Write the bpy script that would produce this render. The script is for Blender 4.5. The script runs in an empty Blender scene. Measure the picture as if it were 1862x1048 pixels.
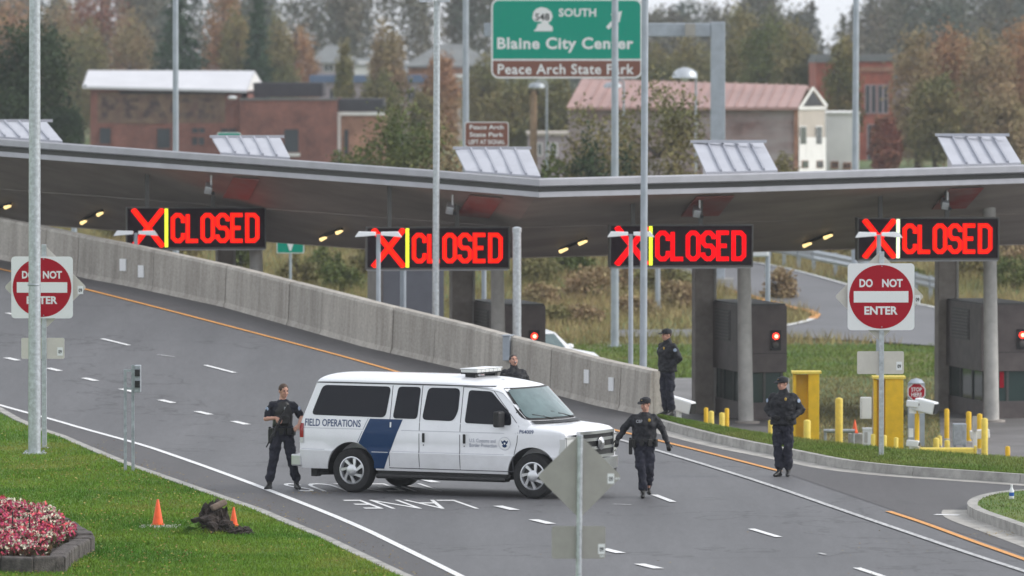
import bpy, bmesh, math, random
import numpy as np
from mathutils import Vector, Matrix, noise
from mathutils.bvhtree import BVHTree
from mathutils.geometry import delaunay_2d_cdt

scene = bpy.context.scene
C = scene.collection
R = math.radians

# ------------------------------------------------------------------ camera
FPX, CX, CY, HOR, CAMH = 12000.0, 931.0, 524.0, 114.0, 7.4
PITCH = math.atan((CY - HOR) / FPX)
cam_d = bpy.data.cameras.new('camera')
cam_d.sensor_width = 36.0
cam_d.lens = FPX / 1862.0 * 36.0
cam_d.clip_start = 0.5
cam_d.clip_end = 6000
cam_d.dof.use_dof = True
cam_d.dof.focus_distance = 112.0
cam_d.dof.aperture_fstop = 2.6
cam = bpy.data.objects.new('camera', cam_d)
cam.location = (0, 0, CAMH)
cam.rotation_euler = (math.pi / 2 - PITCH, 0, 0)
C.objects.link(cam)
scene.camera = cam

# ------------------------------------------------------------------ light: overcast sky + very soft sun
SUN_EL, SUN_AZ = R(36), R(90)       # azimuth measured clockwise from +Y (right, a little behind the scene)
world = bpy.data.worlds.new('World')
scene.world = world
world.use_nodes = True
wn, wl = world.node_tree.nodes, world.node_tree.links
for n in list(wn): wn.remove(n)
w_out = wn.new('ShaderNodeOutputWorld')
w_bg = wn.new('ShaderNodeBackground')
w_sky = wn.new('ShaderNodeTexSky')
w_sky.sky_type = 'NISHITA'
w_sky.sun_disc = False
w_sky.sun_elevation = SUN_EL
w_sky.sun_rotation = SUN_AZ
w_sky.air_density = 1.0
w_sky.dust_density = 2.0
w_sky.ozone_density = 1.0
w_hs = wn.new('ShaderNodeHueSaturation')
w_hs.inputs['Saturation'].default_value = 0.22
w_bg.inputs['Strength'].default_value = 0.15
wl.new(w_sky.outputs[0], w_hs.inputs['Color'])
w_mix = wn.new('ShaderNodeMixRGB')          # even overcast layer over the clear-sky model
w_mix.inputs[0].default_value = 0.62
w_mix.inputs[2].default_value = (6.6, 6.9, 7.4, 1)
wl.new(w_hs.outputs[0], w_mix.inputs[1])
wl.new(w_mix.outputs[0], w_bg.inputs['Color'])
wl.new(w_bg.outputs[0], w_out.inputs['Surface'])
sun_d = bpy.data.lights.new('sun', 'SUN')
sun_d.energy = 1.4
sun_d.angle = R(15)
sun_d.color = (1.0, 0.95, 0.88)
sun = bpy.data.objects.new('sun', sun_d)
sd = Vector((math.sin(SUN_AZ) * math.cos(SUN_EL), math.cos(SUN_AZ) * math.cos(SUN_EL), math.sin(SUN_EL)))
sun.rotation_euler = sd.to_track_quat('Z', 'Y').to_euler()
sun.location = sd * 100
C.objects.link(sun)
scene.view_settings.view_transform = 'Standard'
scene.view_settings.look = 'None'
scene.view_settings.gamma = 1.0
scene.view_settings.use_curve_mapping = False
scene.view_settings.exposure = 0.40

# ------------------------------------------------------------------ pixel -> place
SP, CP = math.sin(PITCH), math.cos(PITCH)
def ray(px, py):
    rx, u = (px - CX) / FPX, (CY - py) / FPX
    return Vector((rx, CP + SP * u, -SP + CP * u))
def G(px, py, z=0.0):
    d = ray(px, py); t = (z - CAMH) / d.z
    return Vector((d.x * t, d.y * t, z))
def Q(px, py, Y):
    d = ray(px, py); t = Y / d.y
    return Vector((d.x * t, Y, CAMH + d.z * t))
def QX(px, Y):
    return (px - CX) / FPX * Y / CP
def mpp(Y): return Y / FPX

LANE = Vector((-0.195, 0.981, 0)).normalized()     # direction of the lanes, away from the camera
ACR = Vector((LANE.y, -LANE.x, 0))                 # across the lanes, to the right
LANE_ROT = math.atan2(ACR.y, ACR.x)

# ------------------------------------------------------------------ materials
MATS = {}
def nt(m):
    return m.node_tree.nodes, m.node_tree.links
def mat(name, col, rough=0.6, metal=0.0, var=0.0, scale=6.0, bump=0.0, bscale=40.0, col2=None, coat=0.0,
        spec=0.5, emit=None, estr=0.0, stretch=None, alpha=None, trans=0.0, detail=5.0, island=0.0, ior=1.45, lo=0.35, hi=0.65):
    if name in MATS: return MATS[name]
    m = bpy.data.materials.new(name); m.use_nodes = True
    n, l = nt(m); b = n['Principled BSDF']
    b.inputs['Roughness'].default_value = rough
    b.inputs['Metallic'].default_value = metal
    b.inputs['Specular IOR Level'].default_value = spec
    b.inputs['Coat Weight'].default_value = coat
    b.inputs['Coat Roughness'].default_value = 0.12
    b.inputs['IOR'].default_value = ior
    b.inputs['Transmission Weight'].default_value = trans
    c4 = (*col, 1)
    b.inputs['Base Color'].default_value = c4
    tc = None
    def coords():
        nonlocal tc
        if tc is None:
            t = n.new('ShaderNodeTexCoord'); mp = n.new('ShaderNodeMapping')
            if stretch: mp.inputs['Scale'].default_value = stretch
            l.new(t.outputs['Object'], mp.inputs['Vector']); tc = mp
        return tc.outputs[0]
    src = None
    if var > 0 or col2:
        nz = n.new('ShaderNodeTexNoise'); nz.inputs['Scale'].default_value = scale
        nz.inputs['Detail'].default_value = detail; nz.inputs['Roughness'].default_value = 0.62
        l.new(coords(), nz.inputs['Vector'])
        rp = n.new('ShaderNodeValToRGB')
        rp.color_ramp.elements[0].position = lo; rp.color_ramp.elements[1].position = hi
        a = tuple(max(0, v * (1 - var)) for v in col); bb = col2 if col2 else tuple(min(1, v * (1 + var)) for v in col)
        rp.color_ramp.elements[0].color = (*a, 1); rp.color_ramp.elements[1].color = (*bb, 1)
        l.new(nz.outputs['Fac'], rp.inputs['Fac']); src = rp.outputs['Color']
        l.new(src, b.inputs['Base Color'])
    if island > 0:
        g = n.new('ShaderNodeNewGeometry'); hs = n.new('ShaderNodeHueSaturation')
        mr = n.new('ShaderNodeMapRange'); mr.inputs['To Min'].default_value = 1 - island; mr.inputs['To Max'].default_value = 1 + island
        l.new(g.outputs['Random Per Island'], mr.inputs['Value'])
        mr2 = n.new('ShaderNodeMapRange'); mr2.inputs['To Min'].default_value = 0.5 - island * 0.06; mr2.inputs['To Max'].default_value = 0.5 + island * 0.06
        l.new(g.outputs['Random Per Island'], mr2.inputs['Value'])
        l.new(mr.outputs[0], hs.inputs['Value']); l.new(mr2.outputs[0], hs.inputs['Hue'])
        if src: l.new(src, hs.inputs['Color'])
        else: hs.inputs['Color'].default_value = c4
        l.new(hs.outputs[0], b.inputs['Base Color'])
    if bump > 0:
        nb = n.new('ShaderNodeTexNoise'); nb.inputs['Scale'].default_value = bscale; nb.inputs['Detail'].default_value = 6
        l.new(coords(), nb.inputs['Vector'])
        bp = n.new('ShaderNodeBump'); bp.inputs['Strength'].default_value = bump; bp.inputs['Distance'].default_value = 0.02
        l.new(nb.outputs['Fac'], bp.inputs['Height']); l.new(bp.outputs[0], b.inputs['Normal'])
    if emit:
        b.inputs['Emission Color'].default_value = (*emit, 1); b.inputs['Emission Strength'].default_value = estr
    MATS[name] = m
    return m

def asphalt_mat(name, base, light, crack=0.5):
    m = bpy.data.materials.new(name); m.use_nodes = True
    n, l = nt(m); b = n['Principled BSDF']
    tc = n.new('ShaderNodeTexCoord')
    mp = n.new('ShaderNodeMapping'); mp.inputs['Rotation'].default_value[2] = -math.atan2(-LANE.x, LANE.y)
    mp.inputs['Scale'].default_value = (1, 0.06, 1)
    l.new(tc.outputs['Object'], mp.inputs[0])
    n1 = n.new('ShaderNodeTexNoise'); n1.inputs['Scale'].default_value = 0.9; n1.inputs['Detail'].default_value = 4
    l.new(mp.outputs[0], n1.inputs['Vector'])
    n2 = n.new('ShaderNodeTexNoise'); n2.inputs['Scale'].default_value = 22; n2.inputs['Detail'].default_value = 8; n2.inputs['Roughness'].default_value = 0.8
    l.new(tc.outputs['Object'], n2.inputs['Vector'])
    n3 = n.new('ShaderNodeTexNoise'); n3.inputs['Scale'].default_value = 0.25; n3.inputs['Detail'].default_value = 6
    l.new(tc.outputs['Object'], n3.inputs['Vector'])
    r1 = n.new('ShaderNodeValToRGB'); r1.color_ramp.elements[0].position = 0.3; r1.color_ramp.elements[1].position = 0.7
    r1.color_ramp.elements[0].color = (*base, 1); r1.color_ramp.elements[1].color = (*light, 1)
    l.new(n1.outputs['Fac'], r1.inputs[0])
    def mul(a, fac_out, lo, hi):
        mr = n.new('ShaderNodeMapRange'); mr.inputs['From Min'].default_value = 0.3; mr.inputs['From Max'].default_value = 0.7
        mr.inputs['To Min'].default_value = lo; mr.inputs['To Max'].default_value = hi
        l.new(fac_out, mr.inputs[0])
        mx = n.new('ShaderNodeVectorMath'); mx.operation = 'SCALE'
        l.new(a, mx.inputs[0]); l.new(mr.outputs[0], mx.inputs['Scale'])
        return mx.outputs[0]
    n5 = n.new('ShaderNodeTexNoise'); n5.inputs['Scale'].default_value = 7; n5.inputs['Detail'].default_value = 10; n5.inputs['Roughness'].default_value = 0.85
    mp5 = n.new('ShaderNodeMapping'); mp5.inputs['Scale'].default_value = (1, 0.12, 1)
    l.new(tc.outputs['Object'], mp5.inputs[0]); l.new(mp5.outputs[0], n5.inputs['Vector'])
    o = mul(r1.outputs[0], n2.outputs['Fac'], 0.72, 1.28)
    o = mul(o, n5.outputs['Fac'], 0.80, 1.20)
    o = mul(o, n3.outputs['Fac'], 0.95, 1.05)
    # sparse sealed cracks
    vo = n.new('ShaderNodeTexVoronoi'); vo.feature = 'DISTANCE_TO_EDGE'; vo.inputs['Scale'].default_value = 0.085
    nw = n.new('ShaderNodeTexNoise'); nw.inputs['Scale'].default_value = 0.7; nw.inputs['Detail'].default_value = 5
    l.new(tc.outputs['Object'], nw.inputs['Vector'])
    mxv = n.new('ShaderNodeMixRGB'); mxv.inputs[0].default_value = 0.12
    mxv.blend_type = 'ADD'
    sc = n.new('ShaderNodeVectorMath'); sc.operation = 'SCALE'; sc.inputs['Scale'].default_value = 6
    l.new(nw.outputs['Color'], sc.inputs[0])
    ad = n.new('ShaderNodeVectorMath'); ad.operation = 'ADD'
    l.new(tc.outputs['Object'], ad.inputs[0]); l.new(sc.outputs[0], ad.inputs[1])
    l.new(ad.outputs[0], vo.inputs['Vector'])
    mr = n.new('ShaderNodeMapRange'); mr.inputs['From Min'].default_value = 0.0; mr.inputs['From Max'].default_value = 0.010
    mr.inputs['To Min'].default_value = 1 - crack; mr.inputs['To Max'].default_value = 1.0
    l.new(vo.outputs['Distance'], mr.inputs[0])
    mx = n.new('ShaderNodeVectorMath'); mx.operation = 'SCALE'
    l.new(o, mx.inputs[0]); l.new(mr.outputs[0], mx.inputs['Scale'])
    l.new(mx.outputs[0], b.inputs['Base Color'])
    b.inputs['Roughness'].default_value = 0.62
    bp = n.new('ShaderNodeBump'); bp.inputs['Strength'].default_value = 0.6; bp.inputs['Distance'].default_value = 0.01
    l.new(n2.outputs['Fac'], bp.inputs['Height']); l.new(bp.outputs[0], b.inputs['Normal'])
    return m

M = dict(
    road=asphalt_mat('asphalt', (0.076, 0.076, 0.081), (0.106, 0.106, 0.112)),
    shoulder=asphalt_mat('asphalt_shoulder', (0.050, 0.047, 0.048), (0.068, 0.064, 0.066), 0.3),
    plaza=mat('plaza_asphalt', (0.16, 0.155, 0.155), 0.7, var=0.2, scale=0.6),
    ramp=mat('ramp_asphalt', (0.13, 0.13, 0.138), 0.7, var=0.12, scale=0.3),
    paint_w=mat('road_paint_white', (0.26, 0.26, 0.26), 0.6, scale=16, col2=(0.74, 0.74, 0.74), lo=0.30, hi=0.46, detail=8),
    paint_worn=mat('road_paint_worn', (0.16, 0.16, 0.165), 0.6, scale=14, col2=(0.55, 0.55, 0.55), lo=0.34, hi=0.58, detail=8),
    paint_o=mat('road_paint_orange', (0.28, 0.16, 0.07), 0.6, col2=(0.66, 0.29, 0.06), scale=14, lo=0.30, hi=0.46, detail=8),
    concrete=mat('concrete', (0.33, 0.32, 0.30), 0.85, var=0.25, scale=3, bump=0.3, bscale=60),
    gutter=mat('gutter_concrete', (0.36, 0.345, 0.32), 0.85, var=0.2, scale=2.2, bump=0.3, bscale=60),
    lawn=mat('lawn_soil_grass', (0.05, 0.13, 0.010), 0.9, scale=0.45, col2=(0.10, 0.18, 0.02), var=0.1, bump=0.8, bscale=30),
    islandgrass=mat('island_grass', (0.08, 0.15, 0.022), 0.9, scale=0.5, col2=(0.16, 0.175, 0.05), var=0.1, bump=0.8, bscale=30, lo=0.4, hi=0.75),
    terrain=mat('terrain', (0.075, 0.125, 0.03), 0.95, scale=0.06, col2=(0.17, 0.14, 0.065), var=0.1, bump=0.6, bscale=8, lo=0.45, hi=0.62),
    galv=mat('galvanised_steel', (0.50, 0.53, 0.56), 0.42, 0.75, var=0.18, scale=14, bump=0.08, bscale=60),
    galvd=mat('galvanised_dull', (0.36, 0.39, 0.42), 0.5, 0.6, var=0.22, scale=10),
    polepaint=mat('grey_blue_pole_paint', (0.36, 0.40, 0.45), 0.45, 0.2, var=0.1, scale=3),
    plate=mat('pale_sign_back', (0.60, 0.57, 0.52), 0.6, 0.1, var=0.05, scale=5),
    alu=mat('bare_aluminium_sign_back', (0.36, 0.345, 0.32), 0.55, 0.25, var=0.06, scale=5),
    signwhite=mat('sign_white', (0.78, 0.79, 0.80), 0.45),
    signred=mat('sign_red', (0.38, 0.004, 0.018), 0.5, spec=0.2),
    signgreen=mat('sign_green', (0.0, 0.30, 0.21), 0.5, spec=0.15),
    signbrown=mat('sign_brown', (0.20, 0.075, 0.05), 0.5),
    signblue=mat('sign_blue', (0.02, 0.10, 0.40), 0.5),
    black=mat('black_plastic', (0.012, 0.012, 0.013), 0.5),
    blackprint=mat('black_print', (0.02, 0.02, 0.022), 0.6),
    rubber=mat('tyre_rubber', (0.016, 0.016, 0.017), 0.8, var=0.3, scale=20),
    white=mat('van_white_paint', (0.78, 0.79, 0.82), 0.24, coat=0.6, var=0.05, scale=1.3),
    housing=mat('white_housing', (0.74, 0.76, 0.78), 0.4),
    vanblue=mat('van_blue_stripe', (0.003, 0.032, 0.105), 0.4, spec=0.3, coat=0.15),
    vantext=mat('van_text_blue', (0.03, 0.06, 0.16), 0.4),
    vangrey=mat('van_text_grey', (0.24, 0.26, 0.34), 0.4),
    glass=mat('tinted_glass', (0.005, 0.006, 0.011), 0.10, spec=0.28),
    wglass=mat('windshield_glass', (0.09, 0.135, 0.14), 0.06, spec=0.7, var=0.35, scale=1.4),
    seam=mat('panel_gap', (0.06, 0.06, 0.07), 0.7),
    chrome=mat('chrome', (0.62, 0.63, 0.64), 0.3, 1.0),
    silver=mat('wheel_silver', (0.62, 0.63, 0.65), 0.3, 0.75),
    tailred=mat('tail_lamp_red', (0.32, 0.008, 0.012), 0.2, coat=0.5),
    lens=mat('clear_lens', (0.62, 0.63, 0.62), 0.1, coat=0.6),
    amber=mat('amber_lens', (0.6, 0.2, 0.02), 0.2),
    yellow=mat('yellow_paint', (0.72, 0.44, 0.012), 0.5, var=0.1, scale=5),
    yellowl=mat('pale_yellow_paint', (0.75, 0.58, 0.10), 0.5, var=0.1, scale=6),
    soffit=mat('brown_metal_soffit', (0.31, 0.272, 0.25), 0.6, 0.0, var=0.16, scale=1.2, stretch=(0.3, 1, 1)),
    soffitglow=mat('soffit_red_glow', (0.36, 0.07, 0.07), 0.6, scale=0.8, col2=(0.31, 0.22, 0.20), var=0.05),  # dull red standing in for a red glow on the underside
    fascia=mat('grey_metal_fascia', (0.40, 0.40, 0.43), 0.45, 0.2, var=0.08, scale=2),
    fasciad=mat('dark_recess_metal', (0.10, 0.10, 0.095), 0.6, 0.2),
    hood=mat('standing_seam_metal', (0.44, 0.45, 0.50), 0.45, 0.1, var=0.06, scale=2),
    rib=mat('seam_rib_metal', (0.34, 0.35, 0.40), 0.5, 0.2),
    booth=mat('booth_brown_panel', (0.115, 0.097, 0.094), 0.55, var=0.18, scale=3),
    boothglass=mat('booth_green_glass', (0.035, 0.065, 0.06), 0.08, spec=0.7),
    column=mat('column_concrete', (0.43, 0.42, 0.40), 0.7, var=0.14, scale=3),
    column2=mat('column_taupe', (0.33, 0.30, 0.275), 0.75, var=0.16, scale=3),
    redlamp=mat('lit_red_lamp', (0.5, 0.01, 0.01), 0.3, emit=(1.0, 0.03, 0.015), estr=3.0),
    redcore=mat('lit_red_lamp_core', (0.9, 0.3, 0.2), 0.3, emit=(1.0, 0.35, 0.2), estr=4.0),
    led=mat('led_red', (0.02, 0.0, 0.0), 0.9, spec=0.0, emit=(1.0, 0.0, 0.004), estr=1.2),
    ledcore=mat('led_orange_red', (0.02, 0.0, 0.0), 0.9, spec=0.0, emit=(1.0, 0.022, 0.0), estr=1.3),
    ledyellow=mat('led_yellow', (0.3, 0.3, 0.0), 0.5, emit=(0.85, 1.0, 0.04), estr=1.2),
    ledwhite=mat('led_pale', (0.4, 0.4, 0.3), 0.5, emit=(0.8, 1.0, 0.62), estr=1.2),
    ledpanel=mat('led_panel_dark', (0.018, 0.010, 0.014), 0.8, spec=0.15, var=0.3, scale=40),
    tube=mat('lit_fluorescent_tube', (0.8, 0.7, 0.4), 0.5, emit=(1.0, 0.72, 0.30), estr=1.1),
    cone=mat('cone_orange', (0.85, 0.11, 0.02), 0.4, var=0.1, scale=10),
    soil=mat('dug_soil', (0.035, 0.026, 0.022), 0.95, var=0.5, scale=12, bump=0.9, bscale=30),
    bedstone=mat('bed_wall_stone', (0.088, 0.077, 0.072), 0.95, var=0.5, scale=9, bump=0.8, bscale=40),
    navy=mat('navy_uniform_cloth', (0.0095, 0.0105, 0.019), 0.85, var=0.3, scale=9, bump=0.3, bscale=60),
    navyt=mat('navy_trouser_cloth', (0.013, 0.014, 0.026), 0.85, var=0.3, scale=9, bump=0.3, bscale=60),
    jacket=mat('black_navy_jacket', (0.0065, 0.007, 0.011), 0.7, var=0.3, scale=9, bump=0.3, bscale=50),
    leather=mat('black_leather', (0.008, 0.008, 0.008), 0.4),
    skin=mat('skin', (0.50, 0.27, 0.20), 0.55, var=0.12, scale=14),
    lips=mat('lips', (0.30, 0.08, 0.075), 0.5),
    mouth=mat('mouth_dark', (0.06, 0.015, 0.015), 0.6),
    hairb=mat('brown_hair', (0.06, 0.032, 0.018), 0.6, var=0.3, scale=60),
    haird=mat('dark_hair', (0.02, 0.012, 0.010), 0.55, var=0.3, scale=60),
    gold=mat('gold_badge', (0.55, 0.36, 0.08), 0.35, 0.6),
    patch=mat('shoulder_patch', (0.30, 0.36, 0.48), 0.7, var=0.3, scale=60),
    idcard=mat('grey_name_print', (0.35, 0.36, 0.38), 0.7),
    gun=mat('gun_metal', (0.010, 0.010, 0.011), 0.45, 0.3),
)
def brick_mat(name, c1, c2, mortar, scale=5.0, fade=0.0):
    m = bpy.data.materials.new(name); m.use_nodes = True
    n, l = nt(m); b = n['Principled BSDF']; b.inputs['Roughness'].default_value = 0.9
    tc = n.new('ShaderNodeTexCoord'); sx = n.new('ShaderNodeSeparateXYZ'); cb = n.new('ShaderNodeCombineXYZ')
    l.new(tc.outputs['Object'], sx.inputs[0])
    a = n.new('ShaderNodeMath'); l.new(sx.outputs['X'], a.inputs[0]); l.new(sx.outputs['Y'], a.inputs[1])
    l.new(a.outputs[0], cb.inputs['X']); l.new(sx.outputs['Z'], cb.inputs['Y'])
    bt = n.new('ShaderNodeTexBrick'); bt.inputs['Scale'].default_value = scale
    bt.inputs['Color1'].default_value = (*c1, 1); bt.inputs['Color2'].default_value = (*c2, 1); bt.inputs['Mortar'].default_value = (*mortar, 1)
    bt.inputs['Mortar Size'].default_value = 0.015
    l.new(cb.outputs[0], bt.inputs['Vector'])
    nz = n.new('ShaderNodeTexNoise'); nz.inputs['Scale'].default_value = 0.9; nz.inputs['Detail'].default_value = 8; nz.inputs['Roughness'].default_value = 0.7
    l.new(tc.outputs['Object'], nz.inputs['Vector'])
    mr = n.new('ShaderNodeMapRange'); mr.inputs['From Min'].default_value = 0.3; mr.inputs['From Max'].default_value = 0.7
    mr.inputs['To Min'].default_value = 0.55; mr.inputs['To Max'].default_value = 1.45
    l.new(nz.outputs['Fac'], mr.inputs[0])
    sc = n.new('ShaderNodeVectorMath'); sc.operation = 'SCALE'
    l.new(bt.outputs['Color'], sc.inputs[0]); l.new(mr.outputs[0], sc.inputs['Scale'])
    out = sc.outputs[0]
    if fade > 0:
        mx = n.new('ShaderNodeMixRGB'); mx.inputs[2].default_value = (0.42, 0.40, 0.40, 1)
        n4 = n.new('ShaderNodeTexNoise'); n4.inputs['Scale'].default_value = 0.8; n4.inputs['Detail'].default_value = 7
        mp = n.new('ShaderNodeMapping'); mp.inputs['Scale'].default_value = (0.4, 0.4, 1.6)
        l.new(tc.outputs['Object'], mp.inputs[0]); l.new(mp.outputs[0], n4.inputs['Vector'])
        m4 = n.new('ShaderNodeMapRange'); m4.inputs['From Min'].default_value = 0.35; m4.inputs['From Max'].default_value = 0.65
        m4.inputs['To Min'].default_value = 0; m4.inputs['To Max'].default_value = fade
        l.new(n4.outputs['Fac'], m4.inputs[0]); l.new(m4.outputs[0], mx.inputs[0]); l.new(out, mx.inputs[1]); out = mx.outputs[0]
    l.new(out, b.inputs['Base Color'])
    return m
M['brick_a'] = brick_mat('old_red_brick', (0.25, 0.095, 0.07), (0.18, 0.075, 0.06), (0.20, 0.13, 0.11))
M['brick_o'] = brick_mat('orange_brick', (0.36, 0.19, 0.13), (0.30, 0.15, 0.10), (0.30, 0.2, 0.15))
M['brick_p'] = brick_mat('patchy_brick', (0.25, 0.15, 0.14), (0.20, 0.13, 0.12), (0.25, 0.2, 0.19), fade=0.7)
M['brick_r'] = brick_mat('bright_red_brick', (0.36, 0.10, 0.065), (0.30, 0.085, 0.06), (0.32, 0.15, 0.11))
def streak_concrete():
    m = bpy.data.materials.new('barrier_concrete'); m.use_nodes = True
    n, l = nt(m); b = n['Principled BSDF']; b.inputs['Roughness'].default_value = 0.88
    tc = n.new('ShaderNodeTexCoord')
    mp = n.new('ShaderNodeMapping'); mp.inputs['Scale'].default_value = (3.0, 3.0, 0.22)
    l.new(tc.outputs['Object'], mp.inputs[0])
    a = n.new('ShaderNodeTexNoise'); a.inputs['Scale'].default_value = 1.0; a.inputs['Detail'].default_value = 7; a.inputs['Roughness'].default_value = 0.7
    l.new(mp.outputs[0], a.inputs['Vector'])
    r = n.new('ShaderNodeValToRGB'); r.color_ramp.elements[0].position = 0.32; r.color_ramp.elements[1].position = 0.66
    r.color_ramp.elements[0].color = (0.275, 0.25, 0.22, 1); r.color_ramp.elements[1].color = (0.46, 0.43, 0.385, 1)
    l.new(a.outputs['Fac'], r.inputs[0])
    c = n.new('ShaderNodeTexNoise'); c.inputs['Scale'].default_value = 18; c.inputs['Detail'].default_value = 6
    l.new(tc.outputs['Object'], c.inputs['Vector'])
    mr = n.new('ShaderNodeMapRange'); mr.inputs['From Min'].default_value = 0.3; mr.inputs['From Max'].default_value = 0.7
    mr.inputs['To Min'].default_value = 0.84; mr.inputs['To Max'].default_value = 1.12
    l.new(c.outputs['Fac'], mr.inputs[0])
    sc = n.new('ShaderNodeVectorMath'); sc.operation = 'SCALE'
    l.new(r.outputs[0], sc.inputs[0]); l.new(mr.outputs[0], sc.inputs['Scale'])
    oi = n.new('ShaderNodeObjectInfo'); mo = n.new('ShaderNodeMapRange'); mo.inputs['To Min'].default_value = 0.86; mo.inputs['To Max'].default_value = 1.08
    l.new(oi.outputs['Random'], mo.inputs[0])
    s2 = n.new('ShaderNodeVectorMath'); s2.operation = 'SCALE'
    l.new(sc.outputs[0], s2.inputs[0]); l.new(mo.outputs[0], s2.inputs['Scale'])
    l.new(s2.outputs[0], b.inputs['Base Color'])
    bp = n.new('ShaderNodeBump'); bp.inputs['Strength'].default_value = 0.4; bp.inputs['Distance'].default_value = 0.02
    l.new(a.outputs['Fac'], bp.inputs['Height']); l.new(bp.outputs[0], b.inputs['Normal'])
    return m
M['barrier'] = streak_concrete()
def leafmat(name, col, col2, scale=0.35, island=0.22):
    return mat(name, col, 0.8, scale=scale, col2=col2, var=0.1, island=island, lo=0.35, hi=0.65, spec=0.2)
M['lf_dark'] = leafmat('foliage_dark_green', (0.030, 0.052, 0.026), (0.060, 0.085, 0.038))
M['lf_conif'] = leafmat('foliage_conifer', (0.028, 0.062, 0.036), (0.06, 0.10, 0.052))
M['lf_green'] = leafmat('foliage_green', (0.075, 0.115, 0.035), (0.15, 0.155, 0.05), 0.6)
M['lf_brown'] = leafmat('foliage_autumn_brown', (0.36, 0.245, 0.145), (0.26, 0.225, 0.115), 0.25)
M['lf_rust'] = leafmat('foliage_rust', (0.43, 0.225, 0.13), (0.33, 0.22, 0.115), 0.25)
M['lf_red'] = leafmat('foliage_dull_red', (0.29, 0.095, 0.075), (0.20, 0.12, 0.06), 0.25)
M['lf_olive'] = leafmat('foliage_olive', (0.165, 0.17, 0.07), (0.27, 0.21, 0.095), 0.25)
M['lf_far'] = leafmat('foliage_far_wood', (0.075, 0.105, 0.078), (0.17, 0.14, 0.10), 0.08, 0.3)
M['cabin'] = mat('dark_slate_cladding', (0.10, 0.105, 0.125), 0.6, var=0.1, scale=2)
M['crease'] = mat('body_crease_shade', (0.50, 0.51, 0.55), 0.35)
M['dry'] = leafmat('dry_grass_blades', (0.40, 0.295, 0.15), (0.20, 0.195, 0.07), 0.12, 0.35)
M['blade'] = mat('lawn_blades', (0.072, 0.18, 0.010), 0.8, scale=0.3, col2=(0.15, 0.24, 0.022), var=0.1, island=0.3, lo=0.36, hi=0.54, spec=0.2)
M['blade2'] = leafmat('island_blades', (0.115, 0.205, 0.03), (0.20, 0.225, 0.06), 0.4, 0.3)
M['fallen'] = leafmat('fallen_leaves', (0.34, 0.21, 0.06), (0.36, 0.27, 0.11), 3.0, 0.5)
M['pink'] = leafmat('pink_flowers', (0.50, 0.03, 0.11), (0.60, 0.14, 0.20), 3.0, 0.35)
M['cream'] = leafmat('cream_flowers', (0.62, 0.58, 0.40), (0.70, 0.66, 0.55), 3.0, 0.25)
M['bedleaf'] = leafmat('bed_leaves', (0.05, 0.06, 0.02), (0.09, 0.04, 0.03), 2.0, 0.4)
M['bark'] = mat('bark', (0.07, 0.055, 0.045), 0.9, var=0.3, scale=8)

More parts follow.
